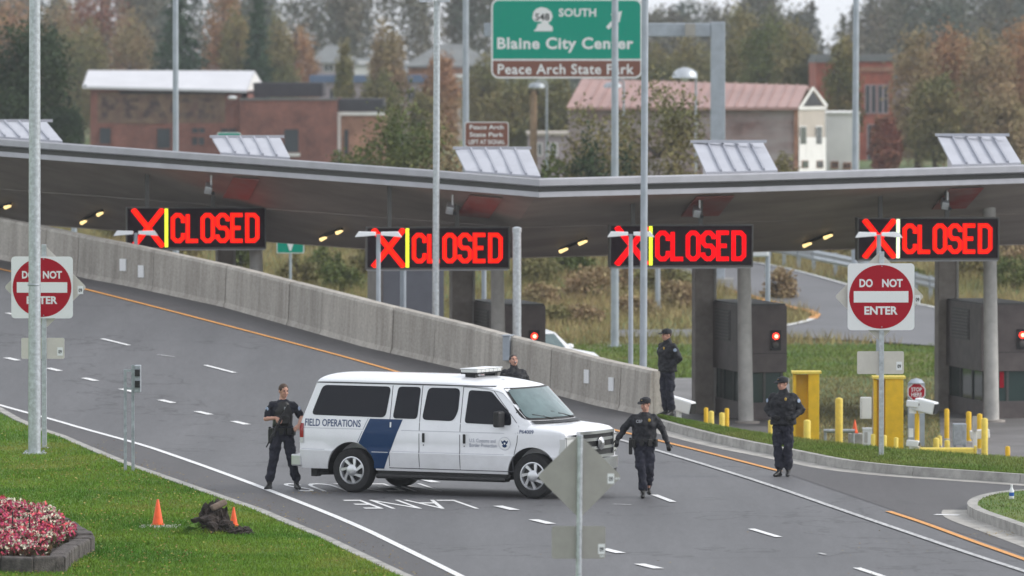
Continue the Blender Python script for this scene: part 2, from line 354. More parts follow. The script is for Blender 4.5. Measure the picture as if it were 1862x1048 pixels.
# ------------------------------------------------------------------ mesh building
class MB:
    def __init__(s): s.v = []; s.f = []
    def add(s, vs, fs):
        o = len(s.v); s.v += [tuple(v) for v in vs]; s.f += [tuple(i + o for i in f) for f in fs]; return s
    def box(s, x0, x1, y0, y1, z0, z1, mtx=None):
        vs = [Vector((x, y, z)) for z in (z0, z1) for y in (y0, y1) for x in (x0, x1)]
        if mtx: vs = [mtx @ v for v in vs]
        return s.add(vs, [(0, 2, 3, 1), (4, 5, 7, 6), (0, 1, 5, 4), (2, 6, 7, 3), (0, 4, 6, 2), (1, 3, 7, 5)])
    def tube(s, a, b, ra, rb=None, n=12, caps=True):
        a, b = Vector(a), Vector(b); rb = ra if rb is None else rb
        d = (b - a).normalized(); u = d.orthogonal().normalized(); w = d.cross(u)
        vs = []
        for p, r in ((a, ra), (b, rb)):
            for k in range(n):
                t = 2 * math.pi * k / n; vs.append(p + (u * math.cos(t) + w * math.sin(t)) * r)
        fs = [(k, (k + 1) % n, n + (k + 1) % n, n + k) for k in range(n)]
        if caps: fs += [tuple(range(n - 1, -1, -1)), tuple(range(n, 2 * n))]
        return s.add(vs, fs)
    def path(s, pts, r, n=8):
        for i in range(len(pts) - 1): s.tube(pts[i], pts[i + 1], r if not isinstance(r, (list, tuple)) else r[i], r if not isinstance(r, (list, tuple)) else r[i + 1], n)
        return s
    def cap(s, a, b, ra, rb, n=12, h=4):
        a, b = Vector(a), Vector(b); d = b - a
        if d.length < 1e-6: d = Vector((0, 0, 1e-4))
        d.normalize(); u = d.orthogonal().normalized(); w = d.cross(u)
        rings = []
        for i in range(h + 1):
            t = math.pi / 2 * (1 - i / h); rings.append((a - d * ra * math.sin(t), ra * math.cos(t)))
        for i in range(h + 1):
            t = math.pi / 2 * i / h; rings.append((b + d * rb * math.sin(t), rb * math.cos(t)))
        vs, fs = [], []
        for p, r in rings:
            r = max(r, 1e-4)
            for k in range(n):
                t = 2 * math.pi * k / n; vs.append(p + (u * math.cos(t) + w * math.sin(t)) * r)
        for i in range(len(rings) - 1):
            for k in range(n):
                fs.append((i * n + k, i * n + (k + 1) % n, (i + 1) * n + (k + 1) % n, (i + 1) * n + k))
        m = len(rings) - 1
        fs += [tuple(range(n - 1, -1, -1)), tuple(range(m * n, m * n + n))]
        return s.add(vs, fs)
    def ell(s, c, rx, ry, rz, mtx=None, n=16, m=10):
        c = Vector(c); vs, fs = [], []
        for i in range(m + 1):
            t = math.pi * (i / m) - math.pi / 2
            for k in range(n):
                p = 2 * math.pi * k / n
                v = Vector((rx * max(math.cos(t), 1e-3) * math.cos(p), ry * max(math.cos(t), 1e-3) * math.sin(p), rz * math.sin(t)))
                if mtx: v = mtx @ v
                vs.append(c + v)
        for i in range(m):
            for k in range(n): fs.append((i * n + k, i * n + (k + 1) % n, (i + 1) * n + (k + 1) % n, (i + 1) * n + k))
        fs += [tuple(range(n - 1, -1, -1)), tuple(range(m * n, m * n + n))]
        return s.add(vs, fs)
    def loft(s, secs, n=20):          # secs: (centre, rx, ry) ellipses in horizontal planes
        vs, fs = [], []
        for c, rx, ry in secs:
            for k in range(n):
                t = 2 * math.pi * k / n; ct, st = math.cos(t), math.sin(t)
                e = 0.85
                vs.append(Vector(c) + Vector((rx * math.copysign(abs(ct) ** e, ct), ry * math.copysign(abs(st) ** e, st), 0)))
        for i in range(len(secs) - 1):
            for k in range(n): fs.append((i * n + k, i * n + (k + 1) % n, (i + 1) * n + (k + 1) % n, (i + 1) * n + k))
        m = len(secs) - 1
        fs += [tuple(range(n - 1, -1, -1)), tuple(range(m * n, m * n + n))]
        return s.add(vs, fs)
    def lathe(s, prof, n=24, mtx=None, caps=True):   # prof: (r, h) around local z
        vs, fs = [], []
        for r, h in prof:
            for k in range(n):
                t = 2 * math.pi * k / n; v = Vector((r * math.cos(t), r * math.sin(t), h)); vs.append(mtx @ v if mtx else v)
        for i in range(len(prof) - 1):
            for k in range(n): fs.append((i * n + k, i * n + (k + 1) % n, (i + 1) * n + (k + 1) % n, (i + 1) * n + k))
        if caps and prof[0][0] > 1e-4: fs.append(tuple(range(n - 1, -1, -1)))
        if caps and prof[-1][0] > 1e-4: m = len(prof) - 1; fs.append(tuple(range(m * n, m * n + n)))
        return s.add(vs, fs)
    def prism(s, poly, y0, y1):       # poly of (x, z), extruded along y
        n = len(poly)
        vs = [(x, y0, z) for x, z in poly] + [(x, y1, z) for x, z in poly]
        fs = [tuple(range(n)), tuple(range(2 * n - 1, n - 1, -1))] + [(k, n + k, n + (k + 1) % n, (k + 1) % n) for k in range(n)]
        return s.add(vs, fs)
    def xf(s, mtx):
        s.v = [tuple(mtx @ Vector(v)) for v in s.v]; return s
    def mesh(s, name, m=None, smooth=False):
        me = bpy.data.meshes.new(name); me.from_pydata(s.v, [], s.f); me.validate(); me.update()
        bm = bmesh.new(); bm.from_mesh(me); bmesh.ops.recalc_face_normals(bm, faces=bm.faces); bm.to_mesh(me); bm.free()
        if m: me.materials.append(m)
        if smooth: shade(me, smooth)
        return me
    def build(s, name, m, parent=None, smooth=False, bevel=0.0):
        return obj(name, s.mesh(name, m, smooth), parent, bevel)
def shade(me, ang=True):
    me.polygons.foreach_set('use_smooth', [True] * len(me.polygons))
    if ang is not True and ang:
        try: me.set_sharp_from_angle(angle=R(ang))
        except Exception: pass
def obj(name, me, parent=None, bevel=0.0):
    o = bpy.data.objects.new(name, me); C.objects.link(o)
    if parent: o.parent = parent
    if bevel:
        b = o.modifiers.new('bevel', 'BEVEL'); b.width = bevel; b.segments = 2; b.limit_method = 'ANGLE'
    return o
def thing(name, label, cat, loc=(0, 0, 0), rz=0.0, group=None):
    o = bpy.data.objects.new(name, None); C.objects.link(o); o.empty_display_size = 0.2
    o.location = loc; o.rotation_euler = (0, 0, rz); tag(o, label, cat, group); return o
def tag(o, label=None, cat=None, group=None, kind=None):
    if label: o['label'] = label
    if cat: o['category'] = cat
    if group: o['group'] = group
    if kind: o['kind'] = kind
    return o
def copy_tree(o, parent=None, label=None):
    c = o.copy(); C.objects.link(c); c.parent = parent
    if label: c['label'] = label
    for ch in list(o.children): copy_tree(ch, c)
    return c
def rough_obj(name, mb, m, parent, voxel, smooth_it=4, wrinkle=0.0, wscale=0.12):
    o = mb.build(name, m, parent)
    r = o.modifiers.new('remesh', 'REMESH'); r.mode = 'VOXEL'; r.voxel_size = voxel; r.use_smooth_shade = True
    s = o.modifiers.new('smooth', 'SMOOTH'); s.factor = 0.5; s.iterations = smooth_it
    if wrinkle:
        t = bpy.data.textures.get('wrinkle%g' % wscale) or bpy.data.textures.new('wrinkle%g' % wscale, 'CLOUDS')
        t.noise_scale = wscale; t.noise_depth = 2
        d = o.modifiers.new('wrinkle', 'DISPLACE'); d.texture = t; d.strength = wrinkle; d.mid_level = 0.5; d.texture_coords = 'LOCAL'
    return o
def fast_mesh(name, V, F, m, smooth=False):      # V (n,3) array, F (m,k) array
    V = np.asarray(V, dtype=np.float32); F = np.asarray(F, dtype=np.int32); k = F.shape[1]
    me = bpy.data.meshes.new(name)
    me.vertices.add(len(V)); me.vertices.foreach_set('co', V.ravel())
    me.loops.add(F.size); me.loops.foreach_set('vertex_index', F.ravel())
    me.polygons.add(len(F)); me.polygons.foreach_set('loop_start', np.arange(0, F.size, k, dtype=np.int32))
    me.polygons.foreach_set('loop_total', np.full(len(F), k, dtype=np.int32))
    me.update(calc_edges=True); me.materials.append(m)
    return me
def sheet_mesh(name, poly, zf, m, spacing=1.0, holes=None):
    poly = [Vector((p[0], p[1])) for p in poly]
    dens = []
    for i, p in enumerate(poly):
        q = poly[(i + 1) % len(poly)]; k = max(1, int((q - p).length / spacing))
        for j in range(k): dens.append(p.lerp(q, j / k))
    n = len(dens)
    arr = np.array([(p.x, p.y) for p in dens])
    x0, y0 = arr.min(0); x1, y1 = arr.max(0)
    gx, gy = np.meshgrid(np.arange(x0 + spacing / 2, x1, spacing), np.arange(y0 + spacing / 2, y1, spacing))
    pts = np.stack([gx.ravel(), gy.ravel()], 1)
    inside = in_poly(pts, arr)
    pts = pts[inside]
    vs = dens + [Vector(p) for p in pts]
    V, E, F, *_ = delaunay_2d_cdt(vs, [], [list(range(n))], 1, 1e-5)
    me = bpy.data.meshes.new(name)
    me.from_pydata([(v.x, v.y, zf(v.x, v.y)) for v in V], [], [tuple(f) for f in F]); me.update()
    bm = bmesh.new(); bm.from_mesh(me)
    for f in bm.faces:
        if f.normal.z < 0: f.normal_flip()
    bm.to_mesh(me); bm.free()
    shade(me); me.materials.append(m)
    return me
def in_poly(pts, poly):
    x, y = pts[:, 0], pts[:, 1]; res = np.zeros(len(pts), bool); n = len(poly)
    for i in range(n):
        xa, ya = poly[i]; xb, yb = poly[(i + 1) % n]
        if ya == yb: continue
        c = ((ya > y) != (yb > y)) & (x < (xb - xa) * (y - ya) / (yb - ya) + xa)
        res ^= c
    return res
_tc = {}
def text2d(body, w=None, h=None, bold=0.0, shear=0.0, space=1.0):
    key = (body, bold, shear, space)
    if key not in _tc:
        cu = bpy.data.curves.new('t', 'FONT'); cu.body = body; cu.offset = bold; cu.shear = shear; cu.space_character = space
        cu.resolution_u = 3
        o = bpy.data.objects.new('t', cu); C.objects.link(o)
        dg = bpy.context.evaluated_depsgraph_get()
        me = bpy.data.meshes.new_from_object(o.evaluated_get(dg))
        a = np.array([v.co[:2] for v in me.vertices]); f = [tuple(p.vertices) for p in me.polygons]
        bpy.data.objects.remove(o); bpy.data.curves.remove(cu); bpy.data.meshes.remove(me)
        mn, mx = a.min(0), a.max(0)
        _tc[key] = ((a - (mn + mx) / 2), f, mx - mn)
    a, f, sz = _tc[key]
    sx = (w / sz[0]) if w else None; sy = (h / sz[1]) if h else None
    sx = sx or sy; sy = sy or sx
    return a * np.array([sx, sy]), f
def text_obj(name, body, m, parent, cx, cz, y, w=None, h=None, bold=0.0, space=1.0):
    a, f = text2d(body, w, h, bold, 0.0, space)          # upright text facing -y
    me = bpy.data.meshes.new(name); me.from_pydata([(cx + p[0], y, cz + p[1]) for p in a], [], f); me.update()
    me.materials.append(m)
    return obj(name, me, parent)
def text_words(name, body, m, parent, cx, cz, y, w=None, h=None, bold=0.0, space=1.0):
    a, f = text2d(body, w, h, bold, 0.0, space); gap = 0.30 * (h or 1)
    spans = sorted((min(a[i][0] for i in fc), max(a[i][0] for i in fc)) for fc in f); cuts = []; hi = spans[0][1]
    for s0, s1 in spans:
        if s0 - hi > gap: cuts.append((s0 + hi) / 2)
        hi = max(hi, s1)
    grp = {}
    for fc in f: grp.setdefault(sum(a[fc[0]][0] > c for c in cuts), []).append(fc)
    for fl in grp.values():
        ids = sorted({i for fc in fl for i in fc}); mp_ = {i: k for k, i in enumerate(ids)}
        me = bpy.data.meshes.new(name); me.from_pydata([(cx + a[i][0], y, cz + a[i][1]) for i in ids], [], [tuple(mp_[i] for i in fc) for fc in fl]); me.update(); me.materials.append(m); obj(name, me, parent)
def rrect(w, h, r, n=5, cx=0, cz=0):
    pts = []
    for sx, sz, a0 in ((1, 1, 0), (-1, 1, 90), (-1, -1, 180), (1, -1, 270)):
        for k in range(n + 1):
            a = R(a0 + 90 * k / n); pts.append((cx + sx * (w / 2 - r) + r * math.cos(a), cz + sz * (h / 2 - r) + r * math.sin(a)))
    return pts
def roundpoly(pts, r, n=4):
    out = []; m = len(pts)
    for i in range(m):
        p = Vector(pts[i]); a = Vector(pts[i - 1]); b = Vector(pts[(i + 1) % m])
        da = (a - p); db = (b - p); rr = min(r, da.length * 0.45, db.length * 0.45)
        p0 = p + da.normalized() * rr; p1 = p + db.normalized() * rr
        for k in range(n + 1):
            t = k / n; out.append(tuple(p0 * (1 - t) ** 2 + p * 2 * t * (1 - t) + p1 * t ** 2))
    return out
def stroke(mb, pts, wd, y, closed=False):    # flat ribbon in xz plane at depth y, mitred
    pts = [Vector(p) for p in pts]; n = len(pts); L, Rr = [], []
    for i in range(n):
        a = pts[i - 1] if (i > 0 or closed) else None; b = pts[(i + 1) % n] if (i < n - 1 or closed) else None
        d1 = (pts[i] - a).normalized() if a is not None else (b - pts[i]).normalized()
        d2 = (b - pts[i]).normalized() if b is not None else d1
        t = (d1 + d2).normalized(); nn = Vector((-t.y, t.x)); k = wd / 2 / max(0.3, nn.dot(Vector((-d1.y, d1.x))))
        L.append(pts[i] + nn * k); Rr.append(pts[i] - nn * k)
    vs = [(p.x, y, p.y) for p in L + Rr]
    fs = [(i, (i + 1) % n, n + (i + 1) % n, n + i) for i in range(n if closed else n - 1)]
    mb.add(vs, fs)
rnd = random.Random(7)

def third_stop(m, pos, c):
    for nd in m.node_tree.nodes:
        if nd.type == 'VALTORGB': e = nd.color_ramp.elements.new(pos); e.color = (*c, 1)
third_stop(M['blade'], 0.72, (0.27, 0.235, 0.06)); third_stop(M['lawn'], 0.72, (0.17, 0.15, 0.05)); third_stop(M['blade2'], 0.78, (0.30, 0.24, 0.11))

def road_grime(m):       # dried road spray on the lower bodywork
    n, l = nt(m); b = n['Principled BSDF']; src = b.inputs['Base Color'].links[0].from_socket
    t = n.new('ShaderNodeTexCoord'); sx = n.new('ShaderNodeSeparateXYZ'); l.new(t.outputs['Object'], sx.inputs[0])
    mr = n.new('ShaderNodeMapRange'); mr.inputs['From Min'].default_value = 1.0; mr.inputs['From Max'].default_value = 0.42; mr.inputs['To Min'].default_value = 0; mr.inputs['To Max'].default_value = 0.42
    l.new(sx.outputs['Z'], mr.inputs[0])
    nz = n.new('ShaderNodeTexNoise'); nz.inputs['Scale'].default_value = 5; nz.inputs['Detail'].default_value = 8; l.new(t.outputs['Object'], nz.inputs['Vector'])
    mu = n.new('ShaderNodeMath'); mu.operation = 'MULTIPLY'; l.new(mr.outputs[0], mu.inputs[0]); l.new(nz.outputs['Fac'], mu.inputs[1])
    mx = n.new('ShaderNodeMixRGB'); mx.inputs[2].default_value = (0.26, 0.24, 0.22, 1)
    l.new(mu.outputs[0], mx.inputs[0]); l.new(src, mx.inputs[1]); l.new(mx.outputs[0], b.inputs['Base Color'])
road_grime(M['white'])
# ================================================================== THE SETTING
def interp(x, xs, ys): return float(np.interp(x, xs, ys))
BAR_PX = [(1176, 758), (1143, 751), (1020, 721), (835, 672), (660, 631), (406, 559), (232, 521), (157, 507), (60, 485), (-80, 456)]
BAR_H = [0.95, 0.965, 0.98, 0.99, 1.03, 0.97, 0.99, 1.0, 1.0, 1.0]
HNG = G(1143, 751); RU = Vector((-0.487, 0.873, 0)).normalized()
def zr(x, y):          # the road climbs to the left as a ramp beside the barrier
    s = (x - HNG.x) * RU.x + (y - HNG.y) * RU.y
    return 0.092 * 1.6 * math.log1p(math.exp(min(40, s / 1.6))) if s < 60 else 0.092 * s
def GR(px, py):
    d = ray(px, py); lo, hi = 60.0, 400.0
    f = lambda t: CAMH + d.z * t - zr(d.x * t, d.y * t)
    for _ in range(50):
        mid = (lo + hi) / 2
        if f(mid) > 0: lo = mid
        else: hi = mid
    return Vector((d.x * lo, d.y * lo, 0.0))
BAR = [GR(*p) for p in BAR_PX]
_by = [p.y for p in BAR]; _bx = [p.x for p in BAR]
def bar_x(Y):
    if Y > _by[-1]: return _bx[-1] + (Y - _by[-1]) * (-0.55)
    if Y < _by[0]: return _bx[0] + (_by[0] - Y) * 0.2
    return interp(Y, _by, _bx)
def sstep(a, b, x):
    t = min(1, max(0, (x - a) / (b - a))); return t * t * (3 - 2 * t)
PLAZA = -1.35
def terr(x, y):
    k = sstep(0.5, 7, x - bar_x(y))
    z = PLAZA - 0.09
    if y > 204: z += k * (sstep(204, 290, y) * 2.1 + sstep(290, 700, y) * 0.2)
    z += k * sstep(208, 240, y) * 0.25 * noise.noise((x * 0.15, y * 0.08, 0))
    return z
def ray_terr(px, py):
    d = ray(px, py); t = 150.0
    while t < 900:
        p = Vector((0, 0, CAMH)) + d * t
        if p.z <= terr(p.x, p.y): break
        t += 0.4
    return p
# ground: one sheet to the horizon
xs = np.concatenate([np.linspace(-2500, -80, 12), np.arange(-70, 71, 4.0), np.linspace(80, 2500, 12)])
ys = np.concatenate([np.linspace(-300, 120, 8), np.arange(130, 330, 4.0), np.linspace(340, 900, 20), np.linspace(1000, 4000, 10)])
V = [(x, y, terr(x, y)) for y in ys for x in xs]
nx = len(xs)
F = [(j * nx + i, j * nx + i + 1, (j + 1) * nx + i + 1, (j + 1) * nx + i) for j in range(len(ys) - 1) for i in range(nx - 1)]
me = bpy.data.meshes.new('ground'); me.from_pydata(V, [], F); me.update(); shade(me); me.materials.append(M['terrain'])
tag(obj('ground', me), 'rough grassland rising behind the inspection booths', None, None, 'structure')

# ---- left lawn edge, right kerb line
LK = [GR(*p) for p in [(-330, 622), (-200, 670), (0, 750), (120, 803), (250, 858), (380, 904), (480, 939), (600, 990), (735, 1055), (850, 1105), (1000, 1175), (1130, 1245), (1290, 1350)]]
KPX = [(1186, 775), (1209, 783), (1283, 803), (1340, 816), (1403, 828), (1462, 840), (1510, 850), (1556, 857), (1644, 866), (1750, 873), (1862, 881), (2060, 893), (2400, 910)]
RK = [GR(*p) for p in KPX]
# ---- road
road_poly = [(p.x, p.y) for p in LK][::-1] + [(-40, 190), (BAR[-1].x + 0.1, BAR[-1].y)] + [(p.x + 0.1, p.y) for p in BAR[::-1][1:]] + [(p.x, p.y + 0.08) for p in RK] + [(22, 60), (6, 60)]
road = tag(obj('road', sheet_mesh('road', road_poly, zr, M['road'], 1.5)), 'grey asphalt road curving up towards the left', None, None, 'structure')
def offset_line(pts, d):
    out = []
    for i, p in enumerate(pts):
        a = pts[max(0, i - 1)]; b = pts[min(len(pts) - 1, i + 1)]
        t = (b - a); t.z = 0; t.normalize(); out.append(p + Vector((-t.y, t.x, 0)) * d)
    return out
def resample(pts, step):
    out = [pts[0]]; acc = 0
    for i in range(len(pts) - 1):
        a, b = pts[i], pts[i + 1]; L = (b - a).length; k = max(1, int(round(L / step)))
        for j in range(1, k + 1): out.append(a.lerp(b, j / k))
    return out
def smooth_line(pts, it=2):
    for _ in range(it):
        o = [pts[0]]
        for i in range(len(pts) - 1):
            a, b = pts[i], pts[i + 1]; o += [a.lerp(b, 0.25), a.lerp(b, 0.75)]
        o.append(pts[-1]); pts = o
    return pts
def ribbon(name, pts, w, z, m, parent=None, thick=0.0):
    pts = resample(pts, 1.5); A, B = offset_line(pts, w / 2), offset_line(pts, -w / 2); n = len(pts)
    mb = MB(); mb.add([(p.x, p.y, zr(p.x, p.y) + z) for p in A + B], [(i, i + 1, n + i + 1, n + i) for i in range(n - 1)])
    o = mb.build(name, m, parent); return o
def strip_between(name, A, B, zA, zB, m, parent=None):
    n = len(A); mb = MB(); mb.add([(p.x, p.y, zA) for p in A] + [(p.x, p.y, zB) for p in B], [(i, i + 1, n + i + 1, n + i) for i in range(n - 1)])
    return mb.build(name, m, parent)
# orange and white lines
ORANGE = [GR(*p) for p in [(-120, 463), (0, 490), (150, 525), (440, 600), (740, 680), (1040, 762), (1240, 812), (1418, 858)]]
WEDGE = [GR(*p) for p in [(-330, 645), (-150, 692), (0, 738), (120, 769), (240, 803), (350, 841), (470, 885), (640, 952), (740, 1001), (835, 1048), (960, 1112), (1130, 1205)]]
RWHITE = [GR(*p) for p in [(1060, 781), (1215, 826), (1330, 861), (1420, 890), (1520, 925), (1640, 966), (1760, 1007), (1862, 1040), (1990, 1082)]]
# dark shoulder between the orange line and the barrier / kerb
sh = [(p.x, p.y) for p in ORANGE] + [G(1862, 1010).to_2d()[:]] + [G(2060, 1080).to_2d()[:]] + [(RK[-2].x, RK[-2].y - 0.35)] + [(p.x - 0.25, p.y - 0.2) for p in RK[::-1][2:]] + [(p.x - 0.02, p.y) for p in BAR]
tag(obj('shoulder', sheet_mesh('shoulder', sh, lambda x, y: zr(x, y) + 0.005, M['shoulder'], 1.5)), 'darker asphalt shoulder along the concrete barrier', None, None, 'structure')
sh2 = [(p.x, p.y) for p in WEDGE] + [(p.x, p.y) for p in LK[::-1]]
tag(obj('shoulder', sheet_mesh('shoulder', sh2, lambda x, y: zr(x, y) + 0.005, M['shoulder'], 1.5)), 'narrow darker asphalt shoulder beside the lawn', None, None, 'structure')
ribbon('edge_line', smooth_line(ORANGE), 0.115, 0.014, M['paint_o'], road)
ribbon('edge_line', smooth_line(WEDGE), 0.125, 0.014, M['paint_w'], road)
ribbon('edge_line', smooth_line(RWHITE), 0.115, 0.015, M['paint_worn'], road)
ribbon('edge_line', smooth_line([G(*p) for p in [(1615, 931), (1680, 952), (1765, 984), (1862, 1018), (2000, 1068)]]), 0.115, 0.014, M['paint_o'], road)
def dash(ax, ay, bx, by, w=0.12, m='paint_w'):
    a, b = GR(ax, ay), GR(bx, by); ribbon('lane_dash', [a, b], w, 0.013, M[m], road)
for d in [(186, 617, 235, 629), (373, 665, 427, 679), (1366, 963, 1416, 978), (1190, 901, 1224, 914), (1558, 1034, 1606, 1050), (12, 570, 50, 579), (575, 716, 640, 733)]: dash(*d)
for (x, y) in [(-50, 636), (22, 654), (98, 673), (164, 691), (232, 711), (303, 731), (370, 752), (437, 770), (778, 875), (921, 925), (986, 950), (1112, 1003), (1180, 1031)]:
    k = (y - 114) / 776.0
    dash(x - 15 * k, y - 3.6 * k, x + 15 * k, y + 3.6 * k, 0.17)
for d in [(286, 646, 318, 650), (690, 726, 720, 730), (1115, 918, 1148, 919), (1490, 1007, 1500, 1010)]: dash(*d, w=0.07, m='paint_worn')
dash(1700, 937, 1744, 938, 0.2)
# lane lettering, reads towards traffic coming at the camera
def road_text(body, pl, pr, py0, py1, name):
    a, f = text2d(body, 1.0, 1.0, -0.006)
    pts = []
    for u, v in a:           # u,v in -0.5..0.5 ; right for the reader = left for us, up for the reader = towards us
        tx = 0.5 - u; ty = 0.5 + v
        g0 = G(pl + (pr - pl) * tx, py0); d = G(pl + (pr - pl) * tx, py1).y - g0.y
        p = g0 + LANE * (d * ty / LANE.y)
        pts.append((p.x, p.y, 0.008))
    me = bpy.data.meshes.new(name); me.from_pydata(pts, [], f); me.update(); me.materials.append(M['paint_w'])
    bm = bmesh.new(); bm.from_mesh(me)
    for fc in bm.faces:
        if fc.normal.z < 0: fc.normal_flip()
    bm.to_mesh(me); bm.free()
    return obj(name, me, road)
road_text('LANE', 622, 826, 910, 926, 'lane_lettering')
road_text('NEXUS', 509, 764, 880, 894.5, 'lane_lettering')

# ---- left lawn with its kerb
def lawn_z(x, y):
    return zr(x, y) + 0.10 + 0.02 * noise.noise((x * 0.35, y * 0.35, 3))
lawn_edge = offset_line(LK, -0.17) if offset_line(LK, -0.17)[3].x < LK[3].x else offset_line(LK, 0.17)
side = -1 if offset_line(LK, -0.17)[3].x < LK[3].x else 1
lawn_poly = [(p.x, p.y) for p in lawn_edge] + [(lawn_edge[-1].x, 62), (-60, 62), (-60, lawn_edge[0].y + 20), (lawn_edge[0].x - 4, lawn_edge[0].y + 20)]
lawn = tag(obj('lawn', sheet_mesh('lawn', lawn_poly, lawn_z, M['lawn'], 1.2)), 'mown green lawn left of the road', None, None, 'structure')
kerb_l = thing('kerb', 'low flush concrete kerb edging the left lawn', 'kerb', (0, 0, 0))
kl = resample(LK, 1.9); kb = offset_line(kl, side * 0.17)
for i in range(len(kl) - 1):
    a, b, c, d = kl[i], kl[i + 1], kb[i + 1], kb[i]; e = 0.003
    a, b = a.lerp(b, e), b.lerp(a, e); d, c = d.lerp(c, e), c.lerp(d, e)
    mb = MB(); mb.add([(p.x, p.y, zr(p.x, p.y) + z) for z in (-0.05, 0.115) for p in (a, b, c, d)], [(0, 1, 2, 3), (4, 5, 6, 7), (0, 1, 5, 4), (1, 2, 6, 5), (2, 3, 7, 6), (3, 0, 4, 7)])
    mb.build('kerb_stone', M['concrete'], kerb_l)
# ---- right island: kerb stones, gutter pan, grass mound
kerb_r = thing('kerb', 'tall concrete kerb of the grass island in front of the booths', 'kerb', (0, 0, 0))
RKs = smooth_line(RK[:-1], 2)
gut = offset_line(RKs, -0.38); gut = gut if gut[5].y < RKs[5].y else offset_line(RKs, 0.38)
sg = -1 if offset_line(RKs, -0.38)[5].y < RKs[5].y else 1
strip_between('gutter_pan', gut, RKs, 0.008, 0.012, M['gutter'], kerb_r)
def seg_line(pts, L):
    cuts, acc, cur = [], 0, [pts[0]]
    for i in range(1, len(pts)):
        d = (pts[i] - pts[i - 1]).length; cur.append(pts[i]); acc += d
        if acc >= L: cuts.append(cur); cur = [pts[i]]; acc = 0
    if len(cur) > 1: cuts.append(cur)
    return cuts
KH = 0.17
back_all = []
for sgm in seg_line(resample(RKs, 0.4), 2.6):
    p = list(sgm); p[0] = p[0].lerp(p[1], 0.02); p[-1] = p[-1].lerp(p[-2], 0.02)
    bk = offset_line(p, -sg * 0.17); tp = offset_line(p, -sg * 0.035); n = len(p)
    vs = [(q.x, q.y, -0.1) for q in p] + [(q.x, q.y, KH) for q in tp] + [(q.x, q.y, KH) for q in bk] + [(q.x, q.y, -0.1) for q in bk]
    fs = []
    for r_ in range(3):
        for i in range(n - 1): fs.append((r_ * n + i, r_ * n + i + 1, (r_ + 1) * n + i + 1, (r_ + 1) * n + i))
    fs += [(0, n, 2 * n, 3 * n), (n - 1, 2 * n - 1, 3 * n - 1, 4 * n - 1)]
    MB().add(vs, fs).build('kerb_stone', M['concrete'], kerb_r)
back = offset_line(RKs, -sg * 0.165)
ridge_px = [(1196, 756), (1240, 763), (1290, 772), (1350, 783), (1400, 790), (1450, 797), (1500, 803), (1600, 813), (1700, 821), (1862, 832), (2100, 846), (2400, 862)]
ridge = smooth_line([G(x, y, 0.22) for x, y in ridge_px], 1)
n = 60
def even(pts, n):
    d = [0]
    for i in range(1, len(pts)): d.append(d[-1] + (pts[i] - pts[i - 1]).length)
    t = np.linspace(0, d[-1], n)
    return [Vector((np.interp(k, d, [p.x for p in pts]), np.interp(k, d, [p.y for p in pts]), 0)) for k in t]
bk, rd = even(back, n), even(ridge, n)
rows = []
for k, t in enumerate((0, 0.15, 0.4, 0.7, 1.0)):
    rows.append([(b.lerp(r_, t).x, b.lerp(r_, t).y, KH - 0.012 + (0.22 - KH) * math.sin(t * 1.57)) for b, r_ in zip(bk, rd)])
rows.append([(r_.x + LANE.x * 1.2, r_.y + LANE.y * 1.2, -0.15) for r_ in rd])
rows.append([(r_.x + LANE.x * 3.6, r_.y + LANE.y * 3.6, PLAZA - 0.15) for r_ in rd])
mb = MB(); mb.add([p for r_ in rows for p in r_], [(j * n + i, j * n + i + 1, (j + 1) * n + i + 1, (j + 1) * n + i) for j in range(len(rows) - 1) for i in range(n - 1)])
tag(mb.build('grass_island', M['islandgrass'], None, True), 'raised grass island between the road and the booths', None, None, 'structure')
ISL = (rows, n)
# ---- small island lower right
k2 = thing('kerb', 'rounded concrete kerb of the small grass corner at lower right', 'kerb', (0, 0, 0))
front2 = [G(*p) for p in [(2300, 912), (1990, 906), (1900, 907), (1838, 909), (1795, 915), (1768, 923), (1757, 932), (1762, 941), (1785, 951), (1820, 963), (1862, 978), (1990, 1026), (2100, 1068)]]
f2 = smooth_line(front2, 2); t2 = 1 if offset_line(f2, 0.2)[len(f2) * 3 // 4].y > f2[len(f2) * 3 // 4].y else -1
for sgm in seg_line(resample(f2, 0.3), 1.9):
    p = list(sgm); p[0] = p[0].lerp(p[1], 0.03); p[-1] = p[-1].lerp(p[-2], 0.03)
    bkk = offset_line(p, t2 * 0.17); m_ = len(p)
    vs = [(q.x, q.y, -0.1) for q in p] + [(q.x, q.y, KH) for q in p] + [(q.x, q.y, KH) for q in bkk] + [(q.x, q.y, -0.1) for q in bkk]
    fs = [(r_ * m_ + i, r_ * m_ + i + 1, (r_ + 1) * m_ + i + 1, (r_ + 1) * m_ + i) for r_ in range(3) for i in range(m_ - 1)]
    fs += [(0, m_, 2 * m_, 3 * m_), (m_ - 1, 2 * m_ - 1, 3 * m_ - 1, 4 * m_ - 1)]
    MB().add(vs, fs).build('kerb_stone', M['concrete'], k2)
h2 = len(f2) // 2
strip_between('gutter_pan', offset_line(f2, -t2 * 0.42)[h2 - 2:], f2[h2 - 2:], 0.010, 0.013, M['gutter'], k2)
inner = offset_line(f2, t2 * 0.165)
grass_corner = tag(obj('grass_island', sheet_mesh('grass_island', [(p.x, p.y) for p in inner], lambda x, y: KH - 0.01, M['islandgrass'], 0.8)), 'small grass corner at the lower right', None, None, 'structure')

